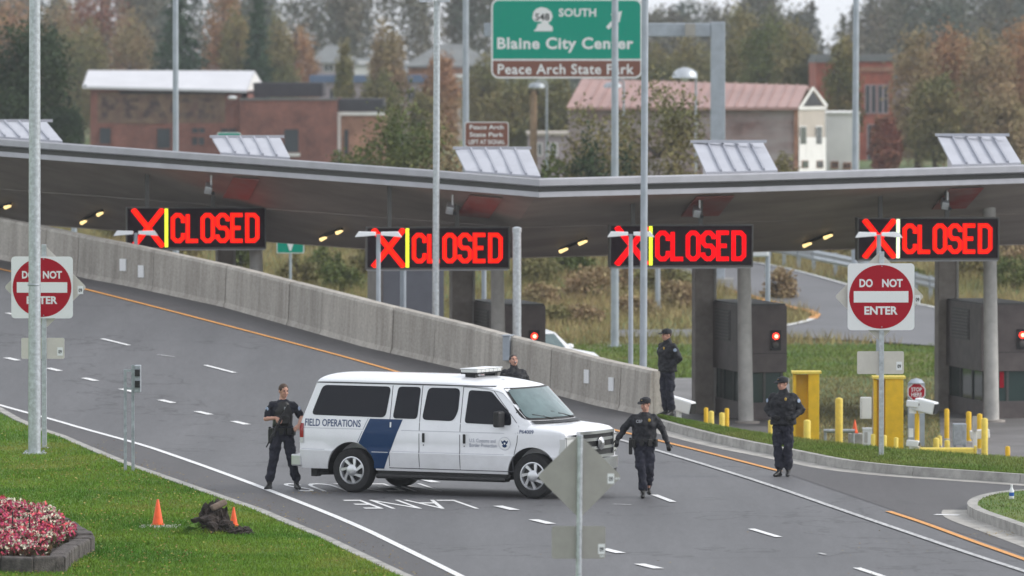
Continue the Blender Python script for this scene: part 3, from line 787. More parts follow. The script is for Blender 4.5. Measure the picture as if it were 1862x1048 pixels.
# ---- booth plaza
pz = [(bar_x(128) + 6, 128), (45, 122), (45, 183), (bar_x(183), 183), (bar_x(168), 168), (bar_x(150), 150), (bar_x(140) + 0.3, 140)]
tag(obj('plaza', sheet_mesh('plaza', pz, lambda x, y: PLAZA, M['plaza'], 6.0)), 'pale paved apron around the inspection booths', None, None, 'structure')
vg = [(QX(1438, 136), 136), (QX(1690, 134), 134), (QX(1712, 150), 150), (QX(1704, 182.9), 182.9), (QX(1436, 182.9), 182.9), (QX(1440, 158), 158)]
tag(obj('verge', sheet_mesh('verge', vg, lambda x, y: PLAZA + 0.012, M['terrain'], 3.0)), 'rough tan grass between the two inspection lanes', None, None, 'structure')
# ---- ramp road draped on the bank
ramp_px = [(1150, 452), (1270, 466), (1385, 482), (1480, 503), (1560, 525), (1690, 560), (1862, 606), (2050, 655), (2050, 690), (1862, 650), (1700, 633), (1560, 623), (1430, 617), (1110, 616), (1110, 604), (1260, 603), (1430, 597), (1470, 590), (1487, 578), (1470, 568), (1430, 560), (1330, 530), (1240, 497), (1150, 480)]
rp = [ray_terr(*p) for p in ramp_px]
ramp = tag(obj('ramp_road', sheet_mesh('ramp_road', [(p.x, p.y) for p in rp], lambda x, y: terr(x, y) + 0.06, M['ramp'], 3.0)), 'asphalt ramp climbing behind the booths at right', None, None, 'structure')
def draped(pxs, w, m, name):
    pts = resample([ray_terr(*p) for p in pxs], 3.0); pts = [Vector((p.x, p.y, 0)) for p in pts]
    A, B = offset_line(pts, w / 2), offset_line(pts, -w / 2); n = len(pts)
    mb = MB(); mb.add([(p.x, p.y, terr(p.x, p.y) + 0.085) for p in A + B], [(i, i + 1, n + i + 1, n + i) for i in range(n - 1)]); mb.build(name, M[m], ramp)
draped([(1290, 470), (1385, 484), (1480, 505), (1560, 527), (1690, 562), (1862, 608)], 0.15, 'paint_w', 'edge_line')
draped([(1340, 535), (1430, 561), (1470, 569), (1485, 577), (1478, 584)], 0.3, 'paint_o', 'edge_line')
draped([(1478, 584), (1462, 590), (1430, 597)], 0.25, 'paint_w', 'edge_line')

# ---- guard rail along the ramp
gr = thing('guard_rail', 'silver steel guard rail above the ramp at right', 'guard rail', (0, 0, 0))
gpts = [ray_terr(*p) for p in [(1330, 474), (1400, 478), (1480, 495), (1560, 513), (1640, 532), (1720, 552)]]
gpts = [Vector((p.x, p.y, terr(p.x, p.y))) for p in gpts]
gp = resample(gpts, 2.2)
for i, p in enumerate(gp):
    z = terr(p.x, p.y)
    MB().box(p.x - 0.07, p.x + 0.07, p.y + 0.12, p.y + 0.26, z - 0.3, z + 0.85).build('post', M['galvd'], gr)
prof = [(0.0, 0.42), (-0.09, 0.50), (0.0, 0.60), (-0.09, 0.72), (0.0, 0.82)]
mb = MB(); m_ = len(prof)
mb.add([(p.x, p.y + a, terr(p.x, p.y) + b) for p in gp for a, b in prof], [(i * m_ + j, i * m_ + j + 1, (i + 1) * m_ + j + 1, (i + 1) * m_ + j) for i in range(len(gp) - 1) for j in range(m_ - 1)])
mb.build('rail', M['galv'], gr)

# ================================================================== CONCRETE BARRIER
bar = thing('concrete_barrier', 'long weathered concrete barrier wall running up beside the road', 'barrier', (0, 0, 0))
bl = resample(BAR, 0.55)
hts = [interp(p.y, _by, BAR_H) for p in bl]
pan, cur, acc = [], [0], 0
for i in range(1, len(bl)):
    acc += (bl[i] - bl[i - 1]).length; cur.append(i)
    if acc > 1.5: pan.append(cur); cur = [i]; acc = 0
if len(cur) > 1: pan.append(cur)
nb_ = offset_line(bl, 1.0); sb = 1 if nb_[10].x > bl[10].x else -1
def bar_off(i, d): return offset_line(bl, sb * d)[i]
O = {d: offset_line(bl, sb * d) for d in (0.0, 0.05, 0.09, 0.13, 0.36, 0.42)}
prng = random.Random(3)
for idx in pan:
    jit = prng.uniform(-0.012, 0.012)
    prof = [(0.0, -0.2, 0), (0.0, 0.0, 0), (0.05, 0.12, 0), (0.09, -0.06, 1), (0.13, 0.0, 1), (0.36, 0.0, 1), (0.42, -0.06, 1), (0.42, PLAZA - 0.2, 2)]
    vs = []; n_ = len(idx)
    for q, i in enumerate(idx):
        for d, dz, top in prof:
            b = O[d][i]; j = idx[1] if q == 0 else (idx[-2] if q == n_ - 1 else i); c = O[d][j]
            f = 0.016 if j != i else 0
            p = b.lerp(c, f)
            g0_ = zr(bl[i].x, bl[i].y); vs.append((p.x + sb * jit, p.y, (0 if top == 2 else g0_ + (hts[i] if top else 0)) + dz))
    m_ = len(prof)
    fs = [(a * m_ + k, a * m_ + k + 1, (a + 1) * m_ + k + 1, (a + 1) * m_ + k) for a in range(n_ - 1) for k in range(m_ - 1)]
    fs += [tuple(range(m_)), tuple(range((n_ - 1) * m_ + m_ - 1, (n_ - 1) * m_ - 1, -1))]
    MB().add(vs, fs).build('wall_panel', M['barrier'], bar)
# dark backing behind the joints
n_ = len(bl)
A, B = O[0.13], O[0.36]
A = offset_line(bl, sb * 0.16); B = offset_line(bl, sb * 0.33)
mb = MB(); mb.add([(p.x, p.y, -0.5) for p in A] + [(p.x, p.y, zr(q.x, q.y) + h - 0.03) for p, q, h in zip(A, bl, hts)] + [(p.x, p.y, zr(q.x, q.y) + h - 0.03) for p, q, h in zip(B, bl, hts)] + [(p.x, p.y, -1.6) for p in B],
                  [(r_ * n_ + i, r_ * n_ + i + 1, (r_ + 1) * n_ + i + 1, (r_ + 1) * n_ + i) for r_ in range(3) for i in range(n_ - 1)])
mb.build('joint_filler', M['column2'], bar)
# white reflector plates on the wall face
for (px, py) in [(1062, 685), (1108, 699), (220, 482), (253, 494)]:
    best = None
    for i in range(len(bl) - 1):
        for t in np.linspace(0, 1, 12):
            b = bl[i].lerp(bl[i + 1], t); h = hts[i]
            u = CX + b.x / (b.y * CP) * FPX
            if best is None or abs(u - px) < best[0]: best = (abs(u - px), b, h, (bl[i + 1] - bl[i]).normalized())
    _, b, h, t = best
    z = Q(px, py, b.y).z; nrm = Vector((t.y, -t.x, 0)); nrm = nrm if nrm.x < 0 else -nrm
    zg = zr(b.x, b.y); off = 0.05 + 0.04 * (z - zg - 0.12) / max(0.2, h - 0.18) - 0.028
    c = b - nrm * off
    w, hh = 0.24, 0.29
    mb = MB(); mb.add([tuple(c + t * sx * w / 2 + nrm * dy + Vector((0, 0, z - c.z + sz * hh / 2))) for dy in (0, -0.02) for sx, sz in ((-1, -1), (1, -1), (1, 1), (-1, 1))],
                      [(0, 1, 2, 3), (4, 5, 6, 7), (0, 1, 5, 4), (1, 2, 6, 5), (2, 3, 7, 6), (3, 0, 4, 7)])
    mb.build('reflector_plate', M['signwhite'], bar)
# ================================================================== CANOPY
can = thing('canopy', 'long metal inspection canopy with bent roofline and brown sloping underside', 'canopy', (0, 0, 0))
EDGE = [(-260, 233, 165.0), (0, 252, 162.0), (400, 281, 158.7), (785, 309, 156.0), (980, 325, 154.8), (1350, 316, 156.2), (1862, 300, 158.2), (2200, 290, 159.5)]
FE = [Q(*e) for e in EDGE]
FH = 0.44
def low_z(px): return interp(px, [-260, 0, 980, 1862, 2200], [3.75, 3.42, 2.66, 2.86, 2.95])
def col(i): return EDGE[i][0]
LP = [FE[i] + LANE * 5.6 for i in range(len(FE))]
LP = [Vector((p.x, p.y, low_z(col(i)))) for i, p in enumerate(LP)]
BP = [Vector((p.x, p.y, p.z + 1.3)) + LANE * 7.0 for p in LP]
def run(rows, name, m, close=False, smooth=False):
    n = len(rows[0]); mb = MB()
    k = len(rows)
    fs = [(j * n + i, j * n + i + 1, ((j + 1) % k) * n + i + 1, ((j + 1) % k) * n + i) for j in range(k if close else k - 1) for i in range(n - 1)]
    if close: fs += [tuple(j * n for j in range(k)), tuple(j * n + n - 1 for j in range(k - 1, -1, -1))]
    mb.add([tuple(p) for r_ in rows for p in r_], fs)
    return mb.build(name, m, can, smooth)
up = lambda P, dz: [p + Vector((0, 0, dz)) for p in P]
fw = lambda P, d: [p + LANE * d for p in P]
# roof deck + sloping soffit
run([fw(up(FE, -FH + 0.02), 0.30), LP, up(LP, 0.02), fw(up(FE, -FH + 0.34), 0.30)], 'roof_deck', M['soffit'], True)
run([up(LP, -0.03), BP, up(BP, 0.3), up(LP, 0.3)], 'rear_roof_deck', M['soffit'], True)
# soffit battens (long ridges)
for t in (0.5,):
    A = [(a + Vector((0, 0, -FH + 0.02)) + LANE * 0.3).lerp(b, t) for a, b in zip(FE, LP)]
    run([up(A, 0.01), up(A, -0.012), fw(up(A, -0.012), 0.04), fw(up(A, 0.01), 0.04)], 'soffit_batten', M['soffit'], True)
# fascia: gutter, recess, lip
run([fw(FE, 0.32), FE, fw(up(FE, -0.03), -0.05), fw(up(FE, -0.17), -0.06), fw(up(FE, -0.20), 0.02), fw(up(FE, -0.20), 0.32)], 'gutter', M['fascia'], True)
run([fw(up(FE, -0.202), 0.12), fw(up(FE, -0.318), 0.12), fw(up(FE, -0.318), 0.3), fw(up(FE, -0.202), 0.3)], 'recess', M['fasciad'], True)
run([fw(up(FE, -0.32), 0.0), fw(up(FE, -FH), -0.02), fw(up(FE, -FH), 0.28), fw(up(FE, -0.32), 0.28)], 'lip', M['fascia'], True)
def soffit_z(p):
    # height of the sloping underside above a ground point
    best = 9
    for i in range(len(FE) - 1):
        a, b = FE[i] + LANE * 0.3, FE[i + 1] + LANE * 0.3
        # solve p = a + s*(b-a) + t*LANE*5.3
        d = (b - a); det = d.x * LANE.y - d.y * LANE.x
        w = p - a; s = (w.x * LANE.y - w.y * LANE.x) / det; t = (d.x * w.y - d.y * w.x) / det / 5.3
        if -0.001 <= s <= 1.001:
            z0 = (FE[i].z + (FE[i + 1].z - FE[i].z) * s) - FH + 0.02; z1 = LP[i].z + (LP[i + 1].z - LP[i].z) * s
            return z0 + (z1 - z0) * max(0, min(1, t)), max(0, t)
    return best, 0
# red glow painted as flat patches on the soffit, ceiling lights, cameras, skylight hoods
HOODS = [(-45, 85, 118, 226, 256), (386, 510, 533, 255, 288), (828, 962, 990, 276, 322), (1260, 1388, 1422, 264, 312), (1705, 1828, 1866, 252, 303)]
hood_lab = ['leftmost metal roof hood on the canopy, behind the tall steel pole', 'ribbed metal roof hood above the leftmost red closed sign', 'ribbed metal roof hood at the low bend of the canopy', 'ribbed metal roof hood below the dome street lamp, in front of the brick wall', 'rightmost ribbed metal roof hood at the edge of the picture']
def edge_at(px):
    return Q(px, interp(px, [e[0] for e in EDGE], [e[1] for e in EDGE]), interp(px, [e[0] for e in EDGE], [e[2] for e in EDGE]))
for (tl, tr, br, ty, by), lab in zip(HOODS, hood_lab):
    f1 = edge_at(br) + LANE * 0.45; wpx = (tr - tl)
    f0 = edge_at(br - wpx * 1.02) + LANE * 0.45
    t1 = Q(tr, ty, f1.y + 2.5); t0 = Q(tl, ty, f0.y + 2.5)
    base = thing('roof_hood', lab, 'roof hood', tuple(f0), 0, 'metal roof hoods on the canopy')
    L0 = lambda p: p - f0
    zf = -0.12
    f0b, f1b = f0 + Vector((0, 0, zf)), f1 + Vector((0, 0, zf))
    b0, b1 = t0 + Vector((0, 0, -1.6)), t1 + Vector((0, 0, -1.6))
    dz = Vector((0, 0, 0.05))
    MB().add([tuple(L0(p)) for p in (f0, f1, t1, t0, f0 + dz, f1 + dz, t1 + dz, t0 + dz)], [(0, 1, 2, 3), (4, 5, 6, 7), (0, 1, 5, 4), (1, 2, 6, 5), (2, 3, 7, 6), (3, 0, 4, 7)]).build('roof_panel', M['hood'], base)
    ins = Vector((0.06, 0, 0))
    for a, b, s_ in ((f0, t0, ins * 4), (f1, t1, -ins)):
        MB().add([tuple(L0(q + s_)) for q in (a, b, Vector((b.x, b.y, f0.z - 0.66)), Vector((a.x, a.y, f0.z - 0.10)))] + [tuple(L0(q + s_ * 1.1)) for q in (a, b, Vector((b.x, b.y, f0.z - 0.66)), Vector((a.x, a.y, f0.z - 0.10)))],
                 [(0, 1, 2, 3), (4, 5, 6, 7), (0, 1, 5, 4), (1, 2, 6, 5), (2, 3, 7, 6), (3, 0, 4, 7)]).build('side_panel', M['fascia'], base)
    MB().box(t0.x - f0.x - 0.06, t1.x - f0.x + 0.06, t0.y - f0.y - 0.06, t0.y - f0.y + 0.06, t0.z - f0.z + 0.052, t0.z - f0.z + 0.12).build('ridge_cap', M['hood'], base)
    for k in range(1, 5):
        s = k / 5.0 + 0.01
        a, b = (f0 + dz).lerp(f1 + dz, s), (t0 + dz).lerp(t1 + dz, s)
        MB().add([tuple(L0(p + Vector((dx, 0, h)))) for p in (a, b) for dx in (-0.022, 0.022) for h in (-0.005, 0.05)], [(0, 1, 3, 2), (4, 5, 7, 6), (0, 1, 5, 4), (2, 3, 7, 6), (1, 3, 7, 5), (0, 2, 6, 4)]).build('seam_rib', M['rib'], base)
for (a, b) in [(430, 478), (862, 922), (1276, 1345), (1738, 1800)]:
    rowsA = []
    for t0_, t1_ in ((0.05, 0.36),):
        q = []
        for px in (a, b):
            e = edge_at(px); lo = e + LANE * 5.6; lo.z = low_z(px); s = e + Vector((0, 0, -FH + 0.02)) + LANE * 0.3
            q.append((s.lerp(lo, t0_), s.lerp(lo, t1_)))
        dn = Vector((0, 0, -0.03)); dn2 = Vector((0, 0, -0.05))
        MB().add([tuple(p) for p in (q[0][0] + dn, q[1][0] + dn, q[1][1] + dn, q[0][1] + dn, q[0][0] + dn2, q[1][0] + dn2, q[1][1] + dn2, q[0][1] + dn2)], [(0, 1, 2, 3), (4, 5, 6, 7), (0, 1, 5, 4), (1, 2, 6, 5), (2, 3, 7, 6), (3, 0, 4, 7)]).build('soffit_red_glow', M['soffitglow'], can)
def on_soffit(px, py, dz=0.0):
    d = ray(px, py); Y = 152.0
    while Y < 178:
        p = Vector((0, 0, CAMH)) + d * (Y / d.y); z, t = soffit_z(p)
        if t > 0 and p.z >= z - dz - 0.02 and t <= 1.05: return p
        Y += 0.05
    return Vector((0, 0, CAMH)) + d * (166 / d.y)
lit_lab = ['lit yellow tube light pair under the canopy, far left edge', 'lit yellow tube light pair left of the leftmost closed sign', 'lit yellow tube light pair left of the second closed sign', 'lit yellow tube light pair left of the third closed sign', 'lit yellow tube light pair left of the rightmost closed sign']
for (x0, y0, x1, y1), lab in zip([(-30, 390, 14, 376), (152, 404, 182, 389), (588, 434, 617, 422), (1025, 455, 1060, 441), (1468, 445, 1506, 430)], lit_lab):
    a, b = on_soffit(x0, y0, 0.1), on_soffit(x1, y1, 0.1)
    a.z -= 0.0; b.z -= 0.0
    t = thing('ceiling_light', lab, 'light', tuple(a), 0, 'lights under the canopy')
    ext = (b - a).normalized() * 0.15
    MB().tube(-ext + Vector((0, 0, 0.05)), b - a + ext + Vector((0, 0, 0.05)), 0.035).build('fixture', M['black'], t)
    for p in (Vector((0, 0, 0)), b - a):
        MB().tube(p - ext * 0.9, p + ext * 0.9, 0.05, 0.035, 10).build('tube', M['tube'], t, 40)
cam_lab = ['white security camera under the canopy above the leftmost closed sign', 'white security camera under the canopy above the second closed sign', 'white security camera under the canopy above the third closed sign', 'white security camera under the canopy above the rightmost closed sign']
cam0 = None
for (px, py), lab in zip([(384, 320), (823, 356), (1272, 362), (1723, 348)], cam_lab):
    p = on_soffit(px, py, 0)
    if cam0 is None:
        cam0 = t = thing('security_camera', lab, 'camera', tuple(p), 0, 'cameras under the canopy')
        MB().tube((0, 0, 0.06), (0, -0.02, -0.22), 0.022).build('arm', M['housing'], t)
        MB().box(-0.085, 0.085, -0.24, 0.16, -0.40, -0.22, Matrix.Rotation(R(18), 4, 'X') @ Matrix.Rotation(R(12), 4, 'Y')).build('housing', M['galv'], t, False, 0.015)
        MB().tube((0.05, -0.15, -0.42), (0.05, -0.165, -0.42), 0.045).build('lens', M['black'], t)
    else:
        c = copy_tree(cam0, None, lab); c.location = p
# ------------------------------------------------------------------ columns, booths, closed signs
def lane_at(px, Y): return Vector((QX(px, Y), Y, PLAZA))
front_cols = [('pale round canopy column beside the leftmost closed sign, behind the barrier', 472, 161.5), ('pale round canopy column below the second closed sign', 911, 160.0), ('pale round canopy column in front of the booth left of the yellow gate post', 1359, 160.0), ('pale round canopy column in front of the rightmost booth', 1806, 160.6)]
for lab, px, Y in front_cols:
    p = lane_at(px, Y); zt, _ = soffit_z(p)
    t = thing('canopy_column', lab, 'column', tuple(p), 0, 'columns carrying the canopy')
    H = zt - PLAZA + 0.12
    MB().tube((-0.03, 0, 0.0), (-0.10, 0, H), 0.185, 0.155, 24).build('shaft', M['column'], t, 40)
    MB().lathe([(0.30, -0.02), (0.30, 0.05), (0.20, 0.06)], 24).build('base_plate', M['column2'], t, 40)
back_cols = [('dark square canopy column behind the leftmost closed sign', 408, 166, 0.40), ('dark square canopy column left of the second closed sign column', 838, 164.5, 0.52), ('dark square canopy column beside the officer standing on the kerb', 1278, 164.5, 0.48), ('dark square canopy column left of the rightmost booth', 1719, 165.5, 0.46)]
for lab, px, Y, w in back_cols:
    p = lane_at(px, Y); zt, _ = soffit_z(p)
    t = thing('canopy_column', lab, 'column', tuple(p), LANE_ROT, 'columns carrying the canopy')
    H = zt - PLAZA + 0.15
    MB().box(-w / 2, w / 2, -0.2, 0.2, 0, H).build('shaft', M['column2'], t, False, 0.02)
    MB().box(w / 2 - 0.0, w / 2 + 0.06, -0.22, 0.18, 0.01, H).build('lit_edge', M['column'], t)  # paler strip paints the sunlit right edge of the column
def booth(px_right, Y, lab, w=1.16, d=3.5):
    p = lane_at(px_right, Y)
    t = thing('inspection_booth', lab, 'booth', tuple(p), LANE_ROT, 'inspection booths')
    # local: x to the right (0 = right front edge), y back along the lane
    x0, x1 = -w, 0.0
    MB().box(x0 + 0.06, x1 - 0.06, 0.06, d, 0, 0.42).build('base', M['booth'], t)
    MB().box(x0, x1, 0, d, 1.16, 2.80).build('upper_cladding', M['booth'], t, False, 0.01)
    MB().box(x0 + 0.03, x1 - 0.03, 0.03, d - 0.03, 2.80, 2.84).build('roof', M['fasciad'], t)
    # cladding joints
    for z in (1.62,):
        MB().box(x0 - 0.004, x1 + 0.004, -0.004, 0.001, z, z + 0.012).build('joint', M['black'], t)
    MB().box(x0 + 0.1, x1 - 0.1, 0.10, d - 0.1, 0.42, 1.16).build('window', M['boothglass'], t)
    for x in (x0 + 0.08, (x0 + x1) / 2, x1 - 0.14):
        MB().box(x, x + 0.06, 0.07, 0.099, 0.42, 1.16).build('mullion', M['fasciad'], t)
    for y in (0.12, 1.1, 2.2, d - 0.2):
        MB().box(x0 + 0.07, x0 + 0.099, y, y + 0.07, 0.42, 1.16).build('mullion', M['fasciad'], t)
    # louvre on the lane side
    lv = MB().box(x0 - 0.012, x0 - 0.002, 1.1, 2.75, 1.88, 2.66).build('louvre', M['fasciad'], t)
    for k in range(9):
        z = 1.93 + k * 0.08
        MB().box(x0 - 0.04, x0 - 0.013, 1.16, 2.69, z, z + 0.03).build('louvre_slat', M['booth'], lv)
    # signal lamp box
    lb = MB().box(-0.42, -0.16, -0.05, -0.001, 1.70, 2.20).build('signal_box', M['black'], t)
    MB().lathe([(0.082, 0), (0.078, 0.03), (0.05, 0.05), (0.0001, 0.06)], 20, Matrix.Translation((-0.29, -0.052, 2.05)) @ Matrix.Rotation(R(90), 4, 'X')).build('red_lens', M['redlamp'], lb, 50)
    MB().lathe([(0.045, 0), (0.04, 0.02), (0.0001, 0.03)], 16, Matrix.Translation((-0.29, -0.10, 2.05)) @ Matrix.Rotation(R(90), 4, 'X')).build('lit_core', M['redcore'], lb, 50)
    MB().lathe([(0.078, 0), (0.075, 0.02), (0.0001, 0.035)], 20, Matrix.Translation((-0.29, -0.052, 1.84)) @ Matrix.Rotation(R(90), 4, 'X')).build('dark_lens', M['fasciad'], lb, 50)
    return t
b2 = booth(992, 161.6, 'brown inspection booth half hidden behind the concrete barrier', 1.2)
b3 = booth(1431, 161.6, 'brown inspection booth with red lamp left of the yellow gate posts')
b4 = booth(1879, 162.3, 'brown inspection booth with red lamp at the right edge', 1.32)
for bt in (b4,):
    for k in range(3):
        x = -1.25 + k * 0.18 + 0.06
        MB().box(x, x + 0.11, 0.085, 0.098, 0.75, 1.15).build('red_notice', M['signred'], bt)
        MB().box(x + 0.005, x + 0.10, 0.085, 0.098, 0.43, 0.74).build('pale_notice', M['boothglass'], bt)
# LED letters
def oct_(x, z, w, h, c): return [(x + c, z), (x + w - c, z), (x + w, z + c), (x + w, z + h - c), (x + w - c, z + h), (x + c, z + h), (x, z + h - c), (x, z + c)]
def led_strokes(ch, w, h, c):
    if ch == 'C': return [([(w, h * .70), (w, h - c), (w - c, h), (c, h), (0, h - c), (0, c), (c, 0), (w - c, 0), (w, c), (w, h * .30)], False)]
    if ch == 'L': return [([(0, h * 1.03), (0, 0), (w * 1.0, 0)], False)]
    if ch == 'O': return [(oct_(0, 0, w, h, c), True)]
    if ch == 'S': return [([(w, h * .76), (w, h - c), (w - c, h), (c, h), (0, h - c), (0, h * .62), (c * .8, h * .5), (w - c * .8, h * .5), (w, h * .38), (w, c), (w - c, 0), (c, 0), (0, c), (0, h * .24)], False)]
    if ch == 'E': return [([(w * 1.0, h), (0, h), (0, 0), (w * 1.0, 0)], False), ([(0, h * .5), (w * .8, h * .5)], False)]
    if ch == 'D': return [([(0, 0), (w - c, 0), (w, c), (w, h - c), (w - c, h), (0, h)], True)]
def closed_sign(x0, x1, y0, y1, Y, lab, core, yellow, hang_px):
    c = Q((x0 + x1) / 2, y1, Y); s = mpp(Y)
    t = thing('closed_sign', lab, 'sign', tuple(c), LANE_ROT * 0.5, 'electronic closed signs under the canopy')
    W, H = (x1 - x0) * s, (y1 - y0) * s
    MB().box(-W / 2, W / 2, 0.0, 0.38, 0, H).build('cabinet', M['ledpanel'], t, False, 0.01)
    fr = MB()
    fr.box(-W / 2 - 0.03, W / 2 + 0.03, -0.03, 0.40, -0.04, 0.0).box(-W / 2 - 0.03, W / 2 + 0.03, -0.03, 0.40, H, H + 0.03)
    fr.build('frame_rail', M['fasciad'], t)
    for xx in (-W / 2 - 0.03, W / 2 + 0.002):
        MB().box(xx, xx + 0.028, -0.03, 0.40, 0.001, H - 0.001).build('frame_side', M['fasciad'], t)
    MB().box(-W / 2, W / 2, 0.02, 0.36, -0.075, -0.041).build('bottom_flange', M['fascia'], t)
    xo, k = -W / 2, W / 255.0
    # red cross
    xc, zc = xo + 38 * k, H / 2
    for nm, m, wd, yy in (('red_cross', 'led', 10.5 * k, -0.006), ('red_cross_core', core, 5 * k, -0.010)):
        mb = MB(); stroke(mb, [(xo + 10 * k, 1 * k), (xc, zc), (xo + 66 * k, H - 1 * k)], wd, yy)
        stroke(mb, [(xo + 10 * k, H - 1 * k), (xc, zc), (xo + 66 * k, 1 * k)], wd, yy - 0.002)
        mb.build(nm, M[m], t)
    MB().box(xo + 69 * k, xo + 75 * k, -0.008, -0.001, 0.5 * k, H - 0.5 * k).build('yellow_bar', M[yellow], t)
    lx = xo + 84 * k; lw = 19 * k; pit = 27.6 * k; lh = H * 0.66; lz = H * 0.165; cc = 6 * k
    for i, ch in enumerate('CLOSED'):
        for nm, m, wd, yy in (('letter', 'led', 7.6 * k, -0.006), ('letter_core', core, 3.4 * k, -0.010)):
            mb = MB()
            for pts, cl in led_strokes(ch, lw, lh, cc):
                stroke(mb, [(lx + i * pit + a, lz + b) for a, b in pts], wd, yy, cl)
            mb.build(nm, M[m], t)
    # hanger posts up into the underside
    hx = Q(hang_px, y0, Y).x - c.x
    for off in (hx, hx + W * 0.48):
        zt, _ = soffit_z(c + ACR * off + LANE * 0.2)
        MB().box(off - 0.05, off + 0.05, 0.14, 0.26, H + 0.03, max(H + 0.1, zt - c.z + 0.05)).build('hanger', M['fasciad'], t)
closed_sign(232, 482, 379, 450, 160.6, 'leftmost electronic CLOSED sign with red cross, above the barrier', 'ledcore', 'ledyellow', 268)
closed_sign(668, 925, 415, 487, 156.9, 'second electronic CLOSED sign from the left, crossed by a pole', 'ledcore', 'ledyellow', 709)
closed_sign(1110, 1368, 411, 483, 156.6, 'third electronic CLOSED sign from the left, pure red letters', 'led', 'ledyellow', 1152)
closed_sign(1560, 1816, 398, 470, 158.3, 'rightmost electronic CLOSED sign behind the do not enter sign', 'ledcore', 'ledwhite', 1602)

# ================================================================== POLES AND LAMPS
def pole(lab, px, Y, r, top_py, base_z, m='galv', rt=None, cat='pole', name='light_pole', group=None, base=True, lean=0.0):
    x = QX(px, Y); zt = Q(px, top_py, Y).z
    t = thing(name, lab, cat, (x, Y, base_z), 0, group)
    rt = rt or r * 0.9
    MB().tube((0, 0, 0), (lean, 0, zt - base_z), r, rt, 20).build('shaft', M[m], t, 40)
    if base:
        MB().box(-r * 1.8, r * 1.8, -r * 1.8, r * 1.8, -0.02, 0.035).build('base_plate', M[m], t)
        for sx in (-1, 1):
            for sy in (-1, 1): MB().tube((sx * r * 1.35, sy * r * 1.35, 0.03), (sx * r * 1.35, sy * r * 1.35, 0.08), 0.018, n=6).build('bolt', M['galvd'], t)
    return t, zt - base_z
g = G(62, 826, 0.1)
t, h = pole('tall thick galvanised pole on the lawn crossing the left do not enter sign', 62, g.y, 0.118, -140, 0.09, 'galv', 0.10, lean=0.03)
for z in (g.z + 3.05,): MB().lathe([(0.117, z), (0.122, z + 0.01), (0.122, z + 0.03), (0.117, z + 0.04)], 20).build('collar', M['galvd'], t, 40)
MB().box(-0.6, 0.6, -0.15, 0.15, h, h + 0.12).build('lamp_head', M['galvd'], t)
def lamp_heads(t, h, w=0.55):
    for s in (-1, 1):
        MB().box(min(s * 0.05, s * w), max(s * 0.05, s * w), -0.16, 0.16, h - 0.03, h + 0.06).build('lamp_head', M['galv'], t)
t, h = pole('tall slim pole rising behind the canopy left of the white roof', 320, 214, 0.10, -60, terr(QX(320, 214), 214), 'polepaint', 0.09); lamp_heads(t, h)
t, h = pole('tall pole in front of the second closed sign with lamp heads at top edge', 791, 162.0 - 7, 0.085, 2, PLAZA, 'galv', 0.075, lean=0.05); lamp_heads(t, h, 0.36)
t, h = pole('tall pole far behind, left of the green city sign', 847, 238, 0.12, -40, terr(QX(847, 238), 238), 'polepaint', 0.11); lamp_heads(t, h)
t, h = pole('tall pole behind the canopy crossing the green city sign', 1118, 205, 0.125, -60, terr(QX(1118, 205), 205), 'polepaint', 0.10); lamp_heads(t, h)
t, h = pole('tall pole behind the barrier crossing the third closed sign', 1169, 149.0, 0.085, -60, PLAZA, 'polepaint', 0.075, lean=0.05); lamp_heads(t, h)
t, h = pole('tall pole above the white building at right', 1553, 222, 0.11, -60, terr(QX(1553, 222), 222), 'polepaint', 0.1, lean=0.06); lamp_heads(t, h)
t, h = pole('thick short galvanised post with cap behind the barrier', 940, 153.0, 0.105, 415, PLAZA, 'galv', 0.10, 'post', 'steel_post')
MB().lathe([(0.112, h - 0.10), (0.112, h), (0.05, h + 0.03), (0.0001, h + 0.035)], 20).build('cap', M['galv'], t, 40)
for lab, px, Y, r, ty in [('slim grey post below the second closed sign, left', 733, 176, 0.085, 470), ('slim pale blue post below the second closed sign, right', 880, 178, 0.07, 440),
                          ('slim grey post behind the low barrier at far left', 135, 205, 0.1, 408), ('slim grey post standing behind the officer on the kerb', 1196, 226, 0.09, 440)]:
    pole(lab, px, Y, r, ty, terr(QX(px, Y), Y) if Y > 183 else PLAZA, 'polepaint', None, 'post', 'steel_post')
